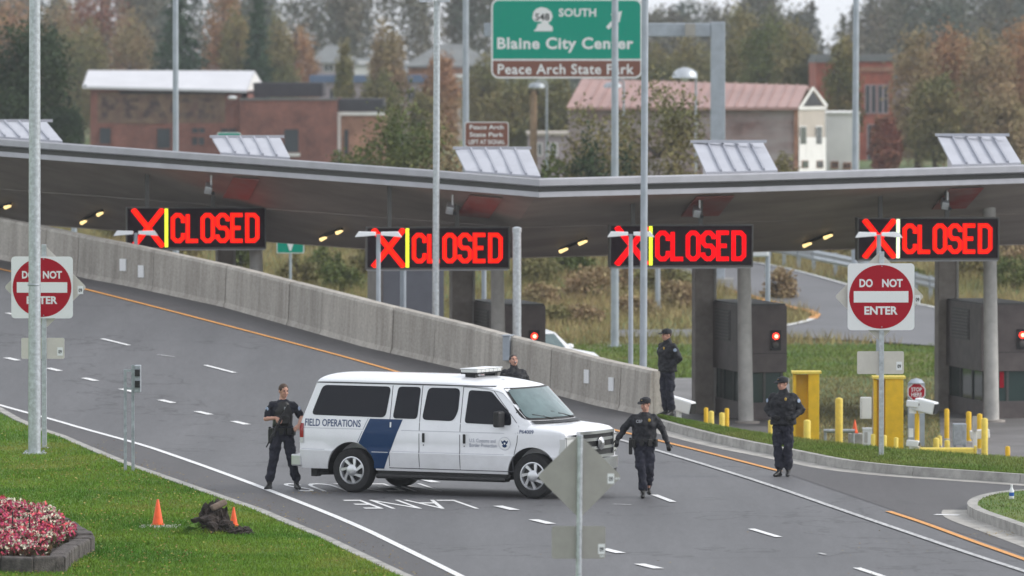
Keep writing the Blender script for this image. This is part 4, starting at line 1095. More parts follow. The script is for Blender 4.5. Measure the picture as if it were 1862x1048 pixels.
# twin-arm lane lamps
lane_lamp0 = None
lamp_lab = ['twin-arm lane lamp in front of the leftmost closed sign', 'twin-arm lane lamp in front of the second closed sign', 'twin-arm lane lamp in front of the third closed sign', 'twin-arm lane lamp behind the right do not enter sign']
for (px, py, Y), lab in zip([(247, 424, 159.2), (688, 426, 150.5), (1147, 426, 150.0), (1598, 427, 150.0)], lamp_lab):
    p = Q(px, py, Y); p0 = Vector((p.x, p.y, PLAZA)); H = 4.87
    if lane_lamp0 is None:
        lane_lamp0 = t = thing('lane_lamp', lab, 'lamp', tuple(p0), 0, 'twin-arm lamps in front of the closed signs')
        MB().tube((0, 0, 0), (0, 0, H), 0.06, 0.05, 16).build('post', M['polepaint'], t, 40)
        MB().box(-0.14, 0.14, -0.14, 0.14, -0.01, 0.03).build('base_plate', M['polepaint'], t)
        for s in (-1, 1):
            hd = MB().add([(s * 0.06, -0.1, H - 0.03), (s * 0.54, -0.12, H - 0.07), (s * 0.54, 0.12, H - 0.07), (s * 0.06, 0.1, H - 0.03), (s * 0.06, -0.08, H + 0.05), (s * 0.45, -0.09, H + 0.06), (s * 0.45, 0.09, H + 0.06), (s * 0.06, 0.08, H + 0.05)],
                          [(0, 1, 2, 3), (4, 5, 6, 7), (0, 1, 5, 4), (1, 2, 6, 5), (2, 3, 7, 6), (3, 0, 4, 7)])
            hd.build('lamp_head', M['housing'], t, False, 0.01)
    else:
        t = copy_tree(lane_lamp0, None, lab)
    t.location = (p0.x, p0.y, p.z - H)
    t.location.z = min(PLAZA, p.z - H)
# small lamp behind the right booth
t, h = pole('slim lane lamp behind the booth with the red lamp', 1396, 186, 0.075, 452, terr(QX(1396, 186), 186), 'polepaint', None, 'lamp', 'lane_lamp')
MB().box(-0.55, 0.02, -0.15, 0.15, h - 0.24, h - 0.02).build('lamp_head', M['housing'], t, False, 0.05)
# junction box on the wall
p = Q(922, 634, GR(922, 694).y - 0.12)
t = thing('junction_box', 'grey conduit box fixed to the barrier top behind the woman', 'utility box', (p.x, p.y, p.z - 0.26), -0.2)
MB().box(-0.08, 0.08, -0.10, 0.30, 0.0, 0.53).build('box', M['polepaint'], t, False, 0.01)
MB().box(-0.10, 0.10, -0.12, 0.32, 0.531, 0.555).build('lid', M['polepaint'], t)

# ================================================================== ROAD SIGNS
def sign_face(name, w, h, r, y0, y1, m, parent, cz, cx=0): return MB().prism(rrect(w, h, r, 5, cx, cz), y0, y1).build(name, m, parent)
def sticker(parent, cx, cz, y, k=1.0):
    s = MB().box(cx - 0.04 * k, cx + 0.04 * k, y - 0.003, y - 0.001, cz - 0.06 * k, cz + 0.06 * k).build('sticker', M['signwhite'], parent)
    text_obj('sticker_print', '09', M['blackprint'], s, cx, cz - 0.005 * k, y - 0.0045, w=0.05 * k, h=0.055 * k, bold=0.03)
    return s
def split_text(body, parent, cx, cz, y, w, h, bold):
    a, f = text2d(body, w, h, bold); par = list(range(len(a)))
    def find(i):
        while par[i] != i: i = par[i]
        return i
    for fc in f:
        for q in fc[1:]: par[find(q)] = find(fc[0])
    grp = {}
    for fc in f: grp.setdefault(find(fc[0]), []).append(fc)
    for fl in grp.values():
        ids = sorted({i for fc in fl for i in fc}); mp_ = {i: k for k, i in enumerate(ids)}
        me = bpy.data.meshes.new('letter'); me.from_pydata([(cx + a[i][0], y, cz + a[i][1]) for i in ids], [], [tuple(mp_[i] for i in fc) for fc in fl]); me.update(); me.materials.append(M['signwhite']); obj('letter', me, parent)
def do_not_enter(px, base_py, top_py, W, zc, rz, lab, post_off, diam_dx):
    g0 = G(px, base_py, 0.1 if px < 500 else 0.18)
    g0.z -= 0.03
    t = thing('do_not_enter_sign', lab, 'sign', tuple(g0), rz, 'do not enter signs')
    zt = Q(px, top_py, g0.y).z - g0.z
    MB().box(-0.045, 0.045, 0.04, 0.10, -0.05, zt).build('post', M['galv'], t, False, 0.006)
    MB().box(-0.10, 0.10, -0.03, 0.17, 0.0, 0.04).build('base_plate', M['galvd'], t)
    fx = -post_off
    sign_face('panel', W, W, 0.07, 0.0, 0.012, M['signwhite'], t, zc, fx)
    MB().lathe([(W * 0.478, 0), (W * 0.478, 0.002)], 48, Matrix.Translation((fx, -0.001, zc)) @ Matrix.Rotation(R(90), 4, 'X')).build('red_disc', M['signred'], t)
    MB().box(fx - W * 0.41, fx + W * 0.41, -0.007, -0.0045, zc - W * 0.085, zc + W * 0.085).build('white_bar', M['signwhite'], t)
    split_text('DO', t, fx - W * 0.225, zc + W * 0.205, -0.0055, w=W * 0.20, h=W * 0.125, bold=0.035)
    split_text('NOT', t, fx + W * 0.17, zc + W * 0.205, -0.0055, w=W * 0.31, h=W * 0.125, bold=0.035)
    split_text('ENTER', t, fx, zc - W * 0.205, -0.0055, w=W * 0.50, h=W * 0.125, bold=0.035)
    D = W * 0.95
    dm = MB().prism(roundpoly([(fx + diam_dx - D * .707, zc), (fx + diam_dx, zc - D * .707), (fx + diam_dx + D * .707, zc), (fx + diam_dx, zc + D * .707)], 0.06), 0.105, 0.115).build('diamond_panel', M['plate'], t)
    sticker(t, fx + diam_dx + D * 0.60, zc - 0.05, 0.105, 1.3)
    zp = zc - W * 0.99
    sign_face('lower_plate', W * 0.7, W * 0.34, 0.03, 0.105, 0.115, M['plate'], t, zp, fx - 0.0)
    sticker(t, fx + W * 0.28, zp - W * 0.05, 0.105, 1.3)
    for z in (zc - W * 0.45, zc + W * 0.46, zp): MB().tube((0, 0.02, z), (0, -0.02, z), 0.012, n=6).build('bolt', M['galvd'], t)
    return t
gr_ = G(1603, 830, 0.18)
do_not_enter(1603, 830, 458, 1.225, Q(1602, 540, gr_.y).z - gr_.z + 0.03, 0.02, 'clean do not enter sign on the grass island at right', 0.015, -0.02)
gl_ = G(83, 815, 0.1)
do_not_enter(80, 815, 445, 1.17, Q(77, 523, gl_.y).z - gl_.z + 0.03, -0.05, 'do not enter sign on the lawn, partly hidden by the thick pole', 0.03, 0.05)
# diamond sign seen from behind, close to the camera
Yc = 82.0
x0c = QX(1051, Yc)
t = thing('road_sign', 'bare aluminium back of a diamond sign with plate below, in front of the van', 'sign', (x0c, Yc, 0.0), 0.02)
k = mpp(Yc)
ztop = Q(1051, 793, Yc).z
MB().tube((0, 0, -0.05), (0.028, 0, ztop - 0.0), 0.036, 0.036, 16).build('post', M['galv'], t, 40)
MB().tube((0.028, 0, ztop), (0.028, 0, ztop + 0.012), 0.04, 0.03, 16).build('post_cap', M['galvd'], t)
zc = Q(1051, 867, Yc).z; D = 0.75
MB().prism(roundpoly([(0.0 + 0.02 - D * .70, zc), (0.02, zc - D * .70), (0.02 + D * .70, zc), (0.02, zc + D * .70)], 0.05), 0.037, 0.043).build('diamond_panel', M['alu'], t)
zp = Q(1052, 987, Yc).z
sign_face('lower_plate', 98 * k, 60 * k, 0.035, 0.037, 0.043, M['alu'], t, zp, 0.01)
for (sx, sy, w_) in [(1111, 871, 1.05), (1094, 999, 1.05)]:
    q = Q(sx, sy, Yc); sticker(t, q.x - x0c, q.z, 0.037, w_)
for (sx, sy) in [(1123, 871), (1095, 1012)]:
    q = Q(sx, sy, Yc); sm = MB().box(q.x - x0c - 0.028, q.x - x0c + 0.028, 0.034, 0.036, q.z - 0.012, q.z + 0.012).build('sticker', M['signwhite'], t)
    text_obj('sticker_print', 'W231', M['blackprint'], sm, q.x - x0c, q.z, 0.0325, w=0.045, h=0.012, bold=0.01)
for z in (zc + 0.35, zc - 0.41, zp + 0.14, zp - 0.14): MB().tube((0.0, 0.03, z), (0.03, -0.048, z), 0.009, n=6).build('bolt', M['chrome'], t)
# twin-post small sign back on the lawn
g0 = G(238, 858, 0.1); g0.z -= 0.02
t = thing('road_sign', 'narrow sign seen edge-on, on two thin posts at the lawn edge', 'sign', tuple(g0), 0)
k = mpp(g0.y)
for dx, ty in ((-10, 672), (4, 664)):
    zt = Q(238, ty, g0.y).z - g0.z
    MB().box(dx * k - 0.027, dx * k + 0.027, -0.027, 0.027, -0.05, zt).build('post', M['galvd'], t)
zt = Q(238, 664, g0.y).z - g0.z
MB().box(8 * k, 19 * k, -0.2, 0.08, zt - 0.48, zt).build('signal_box', M['galvd'], t, False, 0.01)
for dz in (0.12, 0.32): MB().box(9 * k, 18 * k, -0.26, -0.2, zt - dz - 0.07, zt - dz + 0.05).build('visor', M['black'], t)
for dz in (0.1, 0.42): MB().box(-12 * k, 8 * k, -0.015, 0.015, zt - dz - 0.02, zt - dz + 0.02).build('bracket', M['galvd'], t)

# ---- big overhead guide sign on its cantilever
Yg = 238.0
k = mpp(Yg)
pb = Q(1306, 55, Yg); zb = terr(pb.x, Yg + 0.5)
t = thing('overhead_guide_sign', 'big green and brown highway guide sign hung from a grey cantilever arm', 'sign', (pb.x, Yg + 0.5, zb), 0)
def LX(px): return QX(px, Yg) - pb.x
def LZ(py): return Q(931, py, Yg).z - zb
MB().box(LX(1293), LX(1319), 0, 0.5, 0, LZ(40)).build('column', M['polepaint'], t, False, 0.03)
MB().box(LX(1293) - 0.3, LX(1319) + 0.3, -0.3, 0.8, -0.05, 0.25).build('footing', M['concrete'], t)
MB().box(LX(880), LX(1292.5), 0.03, 0.47, LZ(67), LZ(42)).build('arm', M['polepaint'], t, False, 0.03)
MB().box(LX(1246), LX(1264), -0.3, 0.02, LZ(66), LZ(43)).build('junction_box', M['alu'], t)
sx0, sx1 = LX(893), LX(1168)
cxs = (sx0 + sx1) / 2; Wd = sx1 - sx0
z0, z1 = LZ(143), LZ(-2); zm = LZ(109)
MB().prism(rrect(Wd, z1 - z0, 0.28, 6, cxs, (z0 + z1) / 2), -0.12, -0.08).build('backing', M['signwhite'], t)
def inner_panel(name, za, zb_, m, top):
    w = Wd - 0.13; pts = rrect(w, zb_ - za, 0.22, 6, cxs, (za + zb_) / 2)
    pts = [(x, z) if ((z < (za + zb_) / 2) ^ top) else (cxs + math.copysign(w / 2, x - cxs), zb_ if not top else za) for x, z in pts]
    return MB().prism(pts, -0.127, -0.121).build(name, m, t)
inner_panel('green_panel', zm + 0.035, z1 - 0.065, M['signgreen'], True)
inner_panel('brown_panel', z0 + 0.065, zm - 0.035, M['signbrown'], False)
yt = -0.131
text_words('lettering', 'Blaine City Center', M['signwhite'], t, LX(1028), LZ(82), yt, w=248 * k, h=28 * k, bold=0.03, space=1.08)
text_obj('lettering', 'SOUTH', M['signwhite'], t, LX(1050), LZ(23), yt, w=68 * k, h=15 * k, bold=0.03, space=1.05)
text_words('lettering', 'Peace Arch State Park', M['signwhite'], t, LX(1029), LZ(126), yt, w=248 * k, h=19 * k, bold=0.02, space=1.08)
# state route shield: a head in profile with the number
shp = [(975, 52), (978, 44), (985, 42), (985, 40), (972, 39), (968, 33), (970, 22), (975, 16), (984, 13), (994, 15), (1002, 21), (1005, 30), (1002, 38), (997, 41), (999, 45), (1005, 49), (1005, 57), (970, 57)]
MB().prism([(LX(x), LZ(y)) for x, y in shp], yt, yt + 0.003).build('route_shield', M['signwhite'], t)
text_obj('route_number', '548', M['blackprint'], t, LX(986), LZ(31), yt - 0.004, w=26 * k, h=13 * k, bold=0.02)
ar = [(1102, 49), (1117, 33), (1110, 26), (1131, 20), (1126, 42), (1122, 37), (1107, 54)]
MB().prism([(LX(x), LZ(y)) for x, y in ar], yt, yt + 0.003).build('arrow', M['signwhite'], t)
# ---- brown state park sign
Yp = 226.0
pb = Q(885, 240, Yp); zb = terr(pb.x, Yp)
t = thing('park_sign', 'small brown state park sign with blue strip, peeking above the canopy', 'sign', (pb.x, Yp, zb), 0)
LX = lambda px: QX(px, Yp) - pb.x
LZ = lambda py: Q(931, py, Yp).z - zb
for x in (860, 910): MB().box(LX(x) - 0.06, LX(x) + 0.06, 0.03, 0.13, 0, LZ(225)).build('post', M['galvd'], t)
MB().prism(rrect(LX(925) - LX(845), LZ(222) - LZ(268), 0.08, 4, (LX(925) + LX(845)) / 2, (LZ(222) + LZ(268)) / 2), 0, 0.025).build('border', M['signwhite'], t)
MB().prism(rrect(LX(923.5) - LX(846.5), LZ(223.5) - LZ(266.5), 0.07, 4, (LX(925) + LX(845)) / 2, (LZ(222) + LZ(268)) / 2), -0.006, -0.001).build('brown_panel', M['signbrown'], t)
MB().box(LX(848), LX(923), 0, 0.025, LZ(300), LZ(269)).build('blue_panel', M['signblue'], t)
for i, s in enumerate(('Peace Arch', 'State Park', 'LEFT AT SIGNAL')): text_obj('lettering', s, M['signwhite'], t, LX(885), LZ(231.5 + i * 13.5), -0.009, w=(62, 62, 66)[i] * mpp(Yp), h=8 * mpp(Yp), bold=0.02)
# ---- small green signs
for (x0, x1, y0, y1, Y, lab) in [(395, 438, 241, 262, 215, 'small green sign just above the leftmost full roof hood'), (503, 553, 437, 461, 196, 'small green direction sign with white mark below the canopy')]:
    pb = Q((x0 + x1) / 2, y1, Y); zb = terr(pb.x, Y); s = mpp(Y)
    t = thing('green_sign', lab, 'sign', (pb.x, Y, zb), 0)
    h = pb.z - zb; W, H = (x1 - x0) * s, (y1 - y0) * s
    MB().tube((0, 0.04, 0), (0, 0.04, h + H), 0.04, n=10).build('post', M['polepaint'], t)
    MB().prism(rrect(W, H, 0.05, 4, 0, h + H / 2), -0.02, 0.0).build('border', M['signwhite'], t)
    MB().prism(rrect(W - 0.05, H - 0.05, 0.04, 4, 0, h + H / 2), -0.027, -0.021).build('green_panel', M['signgreen'], t)
    if y0 > 400: MB().prism([(-0.1, h + 0.30), (0.1, h + 0.30), (0.05, h + 0.16), (0.03, h + 0.08), (-0.03, h + 0.08), (-0.05, h + 0.16)], -0.033, -0.028).build('white_mark', M['signwhite'], t)

# ================================================================== BOLLARDS, GATE POSTS, CABINETS ON THE APRON
def bollard(px, top_py, Y, wpx, lab, m='yellow'):
    x = QX(px, Y); z = Q(px, top_py, Y).z; r = wpx * mpp(Y) / 2; h = z - PLAZA
    t = thing('bollard', lab, 'bollard', (x, Y, PLAZA), 0, 'yellow bollards on the apron')
    MB().lathe([(r, -0.02), (r, h - r * 0.6), (r * 0.85, h - r * 0.25), (r * 0.5, h - 0.01), (0.0001, h)], 20).build('post', M[m], t, 40)
    MB().lathe([(r * 1.35, -0.02), (r * 1.35, 0.02), (r * 1.02, 0.03)], 20).build('base_collar', M['concrete'], t, 40)
    return t
for a in [(1526, 723, 146, 14, 'tall yellow bollard between the two yellow gate posts', 'yellowl'),
          (1284, 741, 152, 8, 'thin dark yellow bollard beside the dark square column left of the booth'), (1293.5, 747, 148, 10, 'yellow bollard second from left, in front of the booth left of the gate', 'yellowl'),
          (1313, 750, 149, 10, 'yellow bollard third from left, at the booth left of the gate', 'yellowl'), (1322, 742, 152, 8, 'thin dark yellow bollard at the round column of the booth left of the gate'),
          (1401, 764, 146, 8, 'yellow bollard left of the officer standing by the kerb', 'yellowl'),
          (1468, 763, 143, 13, 'pale yellow bollard at the foot of the left gate post', 'yellowl'), (1609, 791, 142, 8, 'short pale bollard left at the foot of the right gate post', 'yellowl'),
          (1630, 795, 142, 8, 'short pale bollard right at the foot of the right gate post', 'yellowl'), (1588, 789, 144, 8, 'short pale bollard behind the right do not enter post', 'yellowl'),
          (1703, 796, 147, 11, 'short pale bollard left of the grey cabinet', 'yellowl'), (1709, 792, 150, 9, 'short bollard just behind another left of the grey cabinet', 'yellowl'), (1723, 800, 146, 10, 'short stout bollard in front of the dark column at right', 'yellowl'),
          (1722, 743, 153, 9, 'dark yellow slim bollard beside the dark column at right'), (1762, 748, 152, 10, 'tall yellow bollard right behind the grey cabinet'),
          (1782, 752, 149, 10, 'tall yellow bollard behind the pale bollard at right'), (1791, 760, 146, 12, 'tall pale bollard right of the grey cabinet', 'yellowl'),
          (1833, 811, 146, 9, 'small yellow bollard alone at the far right')]:
    bollard(*a)
def gate_post(x0, x1, xm, top_py, Y, lab):
    p0 = Vector((QX(x0, Y), Y, PLAZA)); s = mpp(Y); W = (x1 - x0) * s; h = Q(x0, top_py, Y).z - PLAZA; wm = (xm - x0) * s
    t = thing('gate_post', lab, 'gate post', tuple(p0), 0, 'yellow gate posts')
    MB().box(wm, W, 0, 0.5, 0, h).build('housing', M['yellow'], t, False, 0.01)
    MB().box(0.0, 0.06, 0.05, 0.45, 0, h - 0.02).build('guard_flange', M['yellow'], t)
    MB().box(0.061, wm - 0.001, 0.30, 0.36, 0, h - 0.03).build('web', M['yellow'], t)
    MB().box(-0.03, W + 0.05, -0.03, 0.53, h + 0.001, h + 0.05).build('cap', M['yellowl'], t)
    MB().box(-0.08, W + 0.1, -0.08, 0.58, -0.02, 0.06).build('footing', M['concrete'], t)
    return t
gate_post(1443, 1490, 1470, 680, 145, 'left yellow steel gate post beside the booth')
gate_post(1590, 1643, 1610, 689, 145, 'right yellow steel gate post behind the do not enter post')
bx = lambda name, m, t, *a, **k: MB().box(*a).build(name, M[m], t, **k)
# white cabinet on post left of the right gate post
p = Vector((QX(1575, 147), 147, PLAZA)); s = mpp(147)
t = thing('control_cabinet', 'white control cabinet on a brown post left of the right gate post', 'cabinet', tuple(p), 0)
zc0, zc1 = Q(0, 762, 147).z - PLAZA, Q(0, 723, 147).z - PLAZA
bx('cabinet', 'housing', t, -10 * s, 10 * s, 0, 0.2, zc0, zc1, bevel=0.01)
bx('door_seam', 'seam', t, -8 * s, -7.6 * s, -0.004, -0.001, zc0 + 0.03, zc1 - 0.03)
bx('post', 'column2', t, 12 * s, 17 * s, 0.03, 0.12, -0.02, zc1 + 0.2)
bx('arm', 'column2', t, -9 * s, 11.9 * s, 0.21, 0.26, zc0 + 0.1, zc0 + 0.16)
# low grey gate frame
p = Vector((QX(1528, 148), 148, PLAZA))
t = thing('low_barrier_frame', 'low grey pipe frame between the yellow gate posts', 'barrier', tuple(p), 0)
zt = Q(0, 784, 148).z - PLAZA
for xx in (-27, 24): MB().tube((xx * s, 0, -0.02), (xx * s, 0, zt), 0.035).build('leg', M['galvd'], t)
MB().tube((-30 * s, 0, zt), (27 * s, 0, zt), 0.045).build('rail', M['galvd'], t)
# far small cone with white band
def cone(px, base_py, top_py, z0, lab, band=False, Y=None, group='traffic cones on the lawn'):
    g0 = G(px, base_py, z0) if Y is None else Vector((QX(px, Y), Y, z0))
    h = Q(px, top_py, g0.y).z - z0; r = h * 0.21
    t = thing('traffic_cone', lab, 'cone', (g0.x, g0.y, z0 - 0.01), 0, group)
    MB().lathe([(r, 0.03), (r * 0.22, h * 0.97), (r * 0.16, h), (0.0001, h)], 28).build('cone', M['cone'], t, 40)
    MB().box(-r * 1.15, r * 1.15, -r * 1.15, r * 1.15, 0, 0.028).build('base', M['cone'], t, False, 0.008)
    if band: MB().lathe([(r * 0.80, h * 0.28), (r * 0.5, h * 0.60)], 28).build('white_band', M['signwhite'], t, 40)
    return t
cone(287, 955, 907, 0.105, 'orange traffic cone left of the dug soil on the lawn')
cone(425, 956, 921, 0.105, 'orange traffic cone right of the dug soil on the lawn')
zcb = Q(1555, 788, 149).z
blk = thing('concrete_block', 'low concrete block under the small red and white cone', 'concrete block', (QX(1556, 149), 149, PLAZA))
MB().box(-0.16, 0.16, -0.16, 0.16, -0.02, zcb - PLAZA).build('block', M['concrete'], blk, False, 0.02)
MB().box(-0.2, 0.2, -0.2, 0.2, -0.02, 0.05).build('footing', M['concrete'], blk)
cone(1555, 0, 763, zcb + 0.01, 'small red and white cone beyond the low pipe frame', True, 149, None)
# low white box
p = Vector((QX(1579, 150), 150, PLAZA)); zt = Q(0, 782, 150).z - PLAZA
t = thing('utility_box', 'low white utility box right of the small red and white cone', 'utility box', tuple(p), 0); s = mpp(150)
bx('body', 'housing', t, -9 * s, 9 * s, 0, 0.25, -0.02, zt); bx('lid', 'housing', t, -10 * s, 10 * s, -0.02, 0.27, zt + 0.001, zt + 0.04); bx('door', 'column', t, -7 * s, -1 * s, -0.008, -0.001, 0.1, zt - 0.05)
# camera mast with STOP HERE sign
Ym = 144.0; s = mpp(Ym)
p = Vector((QX(1668, Ym), Ym, PLAZA))
t = thing('camera_mast', 'yellow mast carrying plate camera heads below the stop here sign', 'camera mast', tuple(p), 0)
zz = lambda py, Y=Ym: Q(0, py, Y).z - PLAZA
MB().tube((0, 0, -0.02), (0, 0, zz(745)), 4.5 * s, n=16).build('mast', M['yellow'], t)
bx('bracket', 'housing', t, -14 * s, 12 * s, -0.05, 0.05, zz(752), zz(742))
rot = Matrix.Translation((0, 0, zz(735))) @ Matrix.Rotation(R(-28), 4, 'Z') @ Matrix.Rotation(R(12), 4, 'Y')
hs = MB().box(-2 * s, 38 * s, -0.13, 0.13, -11 * s, 12 * s, rot).build('camera_housing', M['housing'], t, False, 0.03)
MB().box(38.2 * s, 40 * s, -0.11, 0.11, -9 * s, 9 * s, rot).build('lens_window', M['black'], hs)
for cz, nm in ((735, 'small_camera'), (807, 'small_camera')):
    r2 = Matrix.Translation((0, -0.12, zz(cz))) @ Matrix.Rotation(R(-18), 4, 'Z') @ Matrix.Rotation(R(5), 4, 'Y')
    sc = MB().box(-20 * s, 3 * s, -0.06, 0.06, -6 * s, 6 * s, r2).build(nm, M['housing'], t, False, 0.02)
    MB().tube(r2 @ Vector((3.05 * s, 0, 0)), r2 @ Vector((4.5 * s, 0, 0)), 3.5 * s).build('lens', M['black'], sc)
bx('electronics_box', 'housing', t, -15 * s, -7 * s, -0.06, 0.1, zz(795), zz(780))
bx('mount', 'housing', t, -14 * s, 6 * s, -0.08, 0.08, zz(816), zz(813))
Ys = 150.0; s = mpp(Ys); p = Vector((QX(1667, Ys), Ys, PLAZA))
t = thing('stop_here_sign', 'small red octagonal stop here sign on a grey post', 'sign', tuple(p), 0)
zz2 = lambda py: Q(0, py, Ys).z - PLAZA
bx('post', 'polepaint', t, -15 * s, 15 * s, 0.02, 0.2, -0.02, zz2(697)); MB().lathe([(15 * s, 0), (10 * s, 6 * s), (0.001, 9 * s)], 20, Matrix.Translation((0, 0.11, zz2(697)))).build('rounded_cap', M['polepaint'], t, 40)
zc_ = zz2(713)
for r_, y0, y1, m, nm in ((17 * s, 0.0, 0.012, 'signwhite', 'white_border'), (15.2 * s, -0.006, -0.001, 'signred', 'red_octagon')):
    MB().prism([(r_ * 1.03 * math.cos(R(22.5 + 45 * i)), zc_ + r_ * 1.03 * math.sin(R(22.5 + 45 * i))) for i in range(8)], y0, y1).build(nm, M[m], t)
text_obj('lettering', 'STOP', M['signwhite'], t, 0, zc_ + 4.5 * s, -0.009, w=19 * s, h=7.5 * s, bold=0.02)
text_obj('lettering', 'HERE', M['signwhite'], t, 0, zc_ - 5 * s, -0.009, w=19 * s, h=7.5 * s, bold=0.02)
# other plate-camera housings
for (px, py, Y, lab, w) in [(1243, 737, 139.5, 'white camera housing right of the boots of the officer on the kerb', 0.5), (1450, 735, 147, 'white camera housing half hidden behind the officer by the kerb', 0.42)]:
    p = Q(px, py, Y); t = thing('plate_camera', lab, 'camera', (p.x, p.y, PLAZA), 0, 'plate camera housings')
    h = p.z - PLAZA
    MB().tube((-0.1, 0.02, -0.02), (-0.1, 0.02, h - 0.05), 0.06).build('mast', M['housing'], t)
    r2 = Matrix.Translation((-0.05, 0, h)) @ Matrix.Rotation(R(-28), 4, 'Z') @ Matrix.Rotation(R(14), 4, 'Y')
    hs = MB().box(-w * 0.6, w * 0.55, -0.13, 0.13, -0.13, 0.14, r2).build('camera_housing', M['housing'], t, False, 0.03)
    MB().box(w * 0.55 + 0.002, w * 0.55 + 0.03, -0.11, 0.11, -0.11, 0.11, r2).build('lens_window', M['black'], hs)
# grey cabinet, white box on post, yellow kerb bar
Yk = 148.0; s = mpp(Yk); p = Vector((QX(1746, Yk), Yk, PLAZA)); zz3 = lambda py: Q(0, py, Yk).z - PLAZA
t = thing('electrical_cabinet', 'grey two-door electrical cabinet between yellow bollards at right', 'cabinet', tuple(p), 0)
bx('body', 'polepaint', t, -12 * s, 12 * s, 0, 0.3, zz3(810), zz3(771), bevel=0.01); bx('door', 'galvd', t, -11 * s, -4 * s, -0.01, -0.001, zz3(808), zz3(773)); bx('door', 'galvd', t, -3.4 * s, 11 * s, -0.01, -0.001, zz3(808), zz3(773))
for xx in (-9, 9): bx('leg', 'galvd', t, xx * s - 0.03, xx * s + 0.03, 0.1, 0.16, -0.02, zz3(810) - 0.001)
Yk = 146.0; s = mpp(Yk); p = Vector((QX(1780, Yk), Yk, PLAZA)); zz3 = lambda py: Q(0, py, Yk).z - PLAZA
t = thing('card_reader', 'white angled reader box on a post behind the pale bollard', 'reader', tuple(p), 0)
MB().tube((-6 * s, 0.1, -0.02), (-6 * s, 0.1, zz3(785)), 0.05).build('post', M['housing'], t)
MB().box(-9 * s, 26 * s, 0.2, 0.5, zz3(800), zz3(784), Matrix.Rotation(R(-6), 4, 'Y')).build('reader_head', M['housing'], t, False, 0.02)
bx('panel', 'column', t, -11 * s, -3 * s, 0.0, 0.04, zz3(785), zz3(757))
p = Vector((QX(1725, 143), 143, PLAZA)); s = mpp(143)
t = thing('wheel_stop', 'long low yellow wheel stop bar in front of the grey cabinet', 'wheel stop', tuple(p), 0)
zz3 = lambda py: Q(0, py, 143).z - PLAZA
bx('bar', 'yellowl', t, -52 * s, 48 * s, 0, 0.25, -0.02, zz3(815), bevel=0.03); bx('end_cap', 'yellowl', t, 48.2 * s, 52 * s, -0.02, 0.27, -0.02, zz3(812))
# grey-blue equipment cabin behind the second sign
Yq = 182.0; s = mpp(Yq); p = Vector((QX(752, Yq), Yq, PLAZA)); zz3 = lambda py: Q(0, py, Yq).z - PLAZA
t = thing('equipment_cabin', 'dark grey-blue cabin under the second closed sign', 'cabin', tuple(p), LANE_ROT)
bx('body', 'cabin', t, -0.85, 0.85, 0, 2.2, -0.1, zz3(484)); bx('side_panel', 'booth', t, -0.90, -0.855, 0.0, 2.2, -0.1, zz3(484)); bx('roof', 'fasciad', t, -0.95, 0.9, -0.05, 2.25, zz3(484) + 0.001, zz3(484) + 0.12)
# litter bottle on the small island kerb
g0 = G(1840, 908, KH)
t = thing('bottle', 'small white and blue plastic bottle standing on the kerb at lower right', 'bottle', (g0.x, g0.y + 0.06, KH))
MB().lathe([(0.035, 0), (0.04, 0.01), (0.04, 0.14), (0.018, 0.19), (0.016, 0.215)], 16).build('body', M['housing'], t, 40)
MB().lathe([(0.0405, 0.05), (0.0405, 0.11)], 16).build('label_band', M['signblue'], t, 40)
MB().lathe([(0.019, 0.216), (0.019, 0.24), (0.0001, 0.24)], 16).build('lid', M['signwhite'], t, 40)
# ================================================================== VAN
def lerp_tab(x, tab): return float(np.interp(x, [a for a, _ in tab], [b for _, b in tab]))
VSEC = [(0.40, 0.955), (0.47, 0.972), (0.60, 0.984), (0.715, 0.998), (0.745, 0.984), (0.90, 0.988), (1.08, 0.986), (1.125, 0.976), (1.25, 0.965), (1.45, 0.925), (1.65, 0.885), (1.80, 0.855), (1.885, 0.835), (1.905, 0.845), (1.93, 0.83), (1.965, 0.77), (1.995, 0.66), (2.02, 0.50), (2.035, 0.28), (2.04, 0.0)]
BELT = 1.08
def ring(xs, top, wscale, shear=0.0, bow=0.0, zbot=0.40, topflat=0.0):
    pts = []
    for z, y in VSEC:
        if z > BELT: zz = BELT + (z - BELT) * (top - BELT) / (2.04 - BELT)
        else: zz = z
        if zz < 0.47: zz = max(zz, zbot)
        yy = y
        if topflat > 0 and z > BELT:      # hood rows: spread rows evenly over the hood
            i = [q for q, _ in VSEC].index(z); j0 = [q for q, _ in VSEC].index(BELT); t = (i - j0) / (len(VSEC) - 1 - j0)
            yf = 0.986 * max(0.0, math.cos(t * math.pi / 2)) ** 0.4
            zf = BELT + (top - BELT) * math.sin(t * math.pi / 2) ** 0.5
            yy = y + (yf - y) * topflat; zz = zz + (zf - zz) * topflat
        x = xs + shear * max(0, zz - 1.15) / 0.85 + bow * (1 - (yy / 1.0) ** 2)
        pts.append((x, -yy * wscale, zz))
    return pts
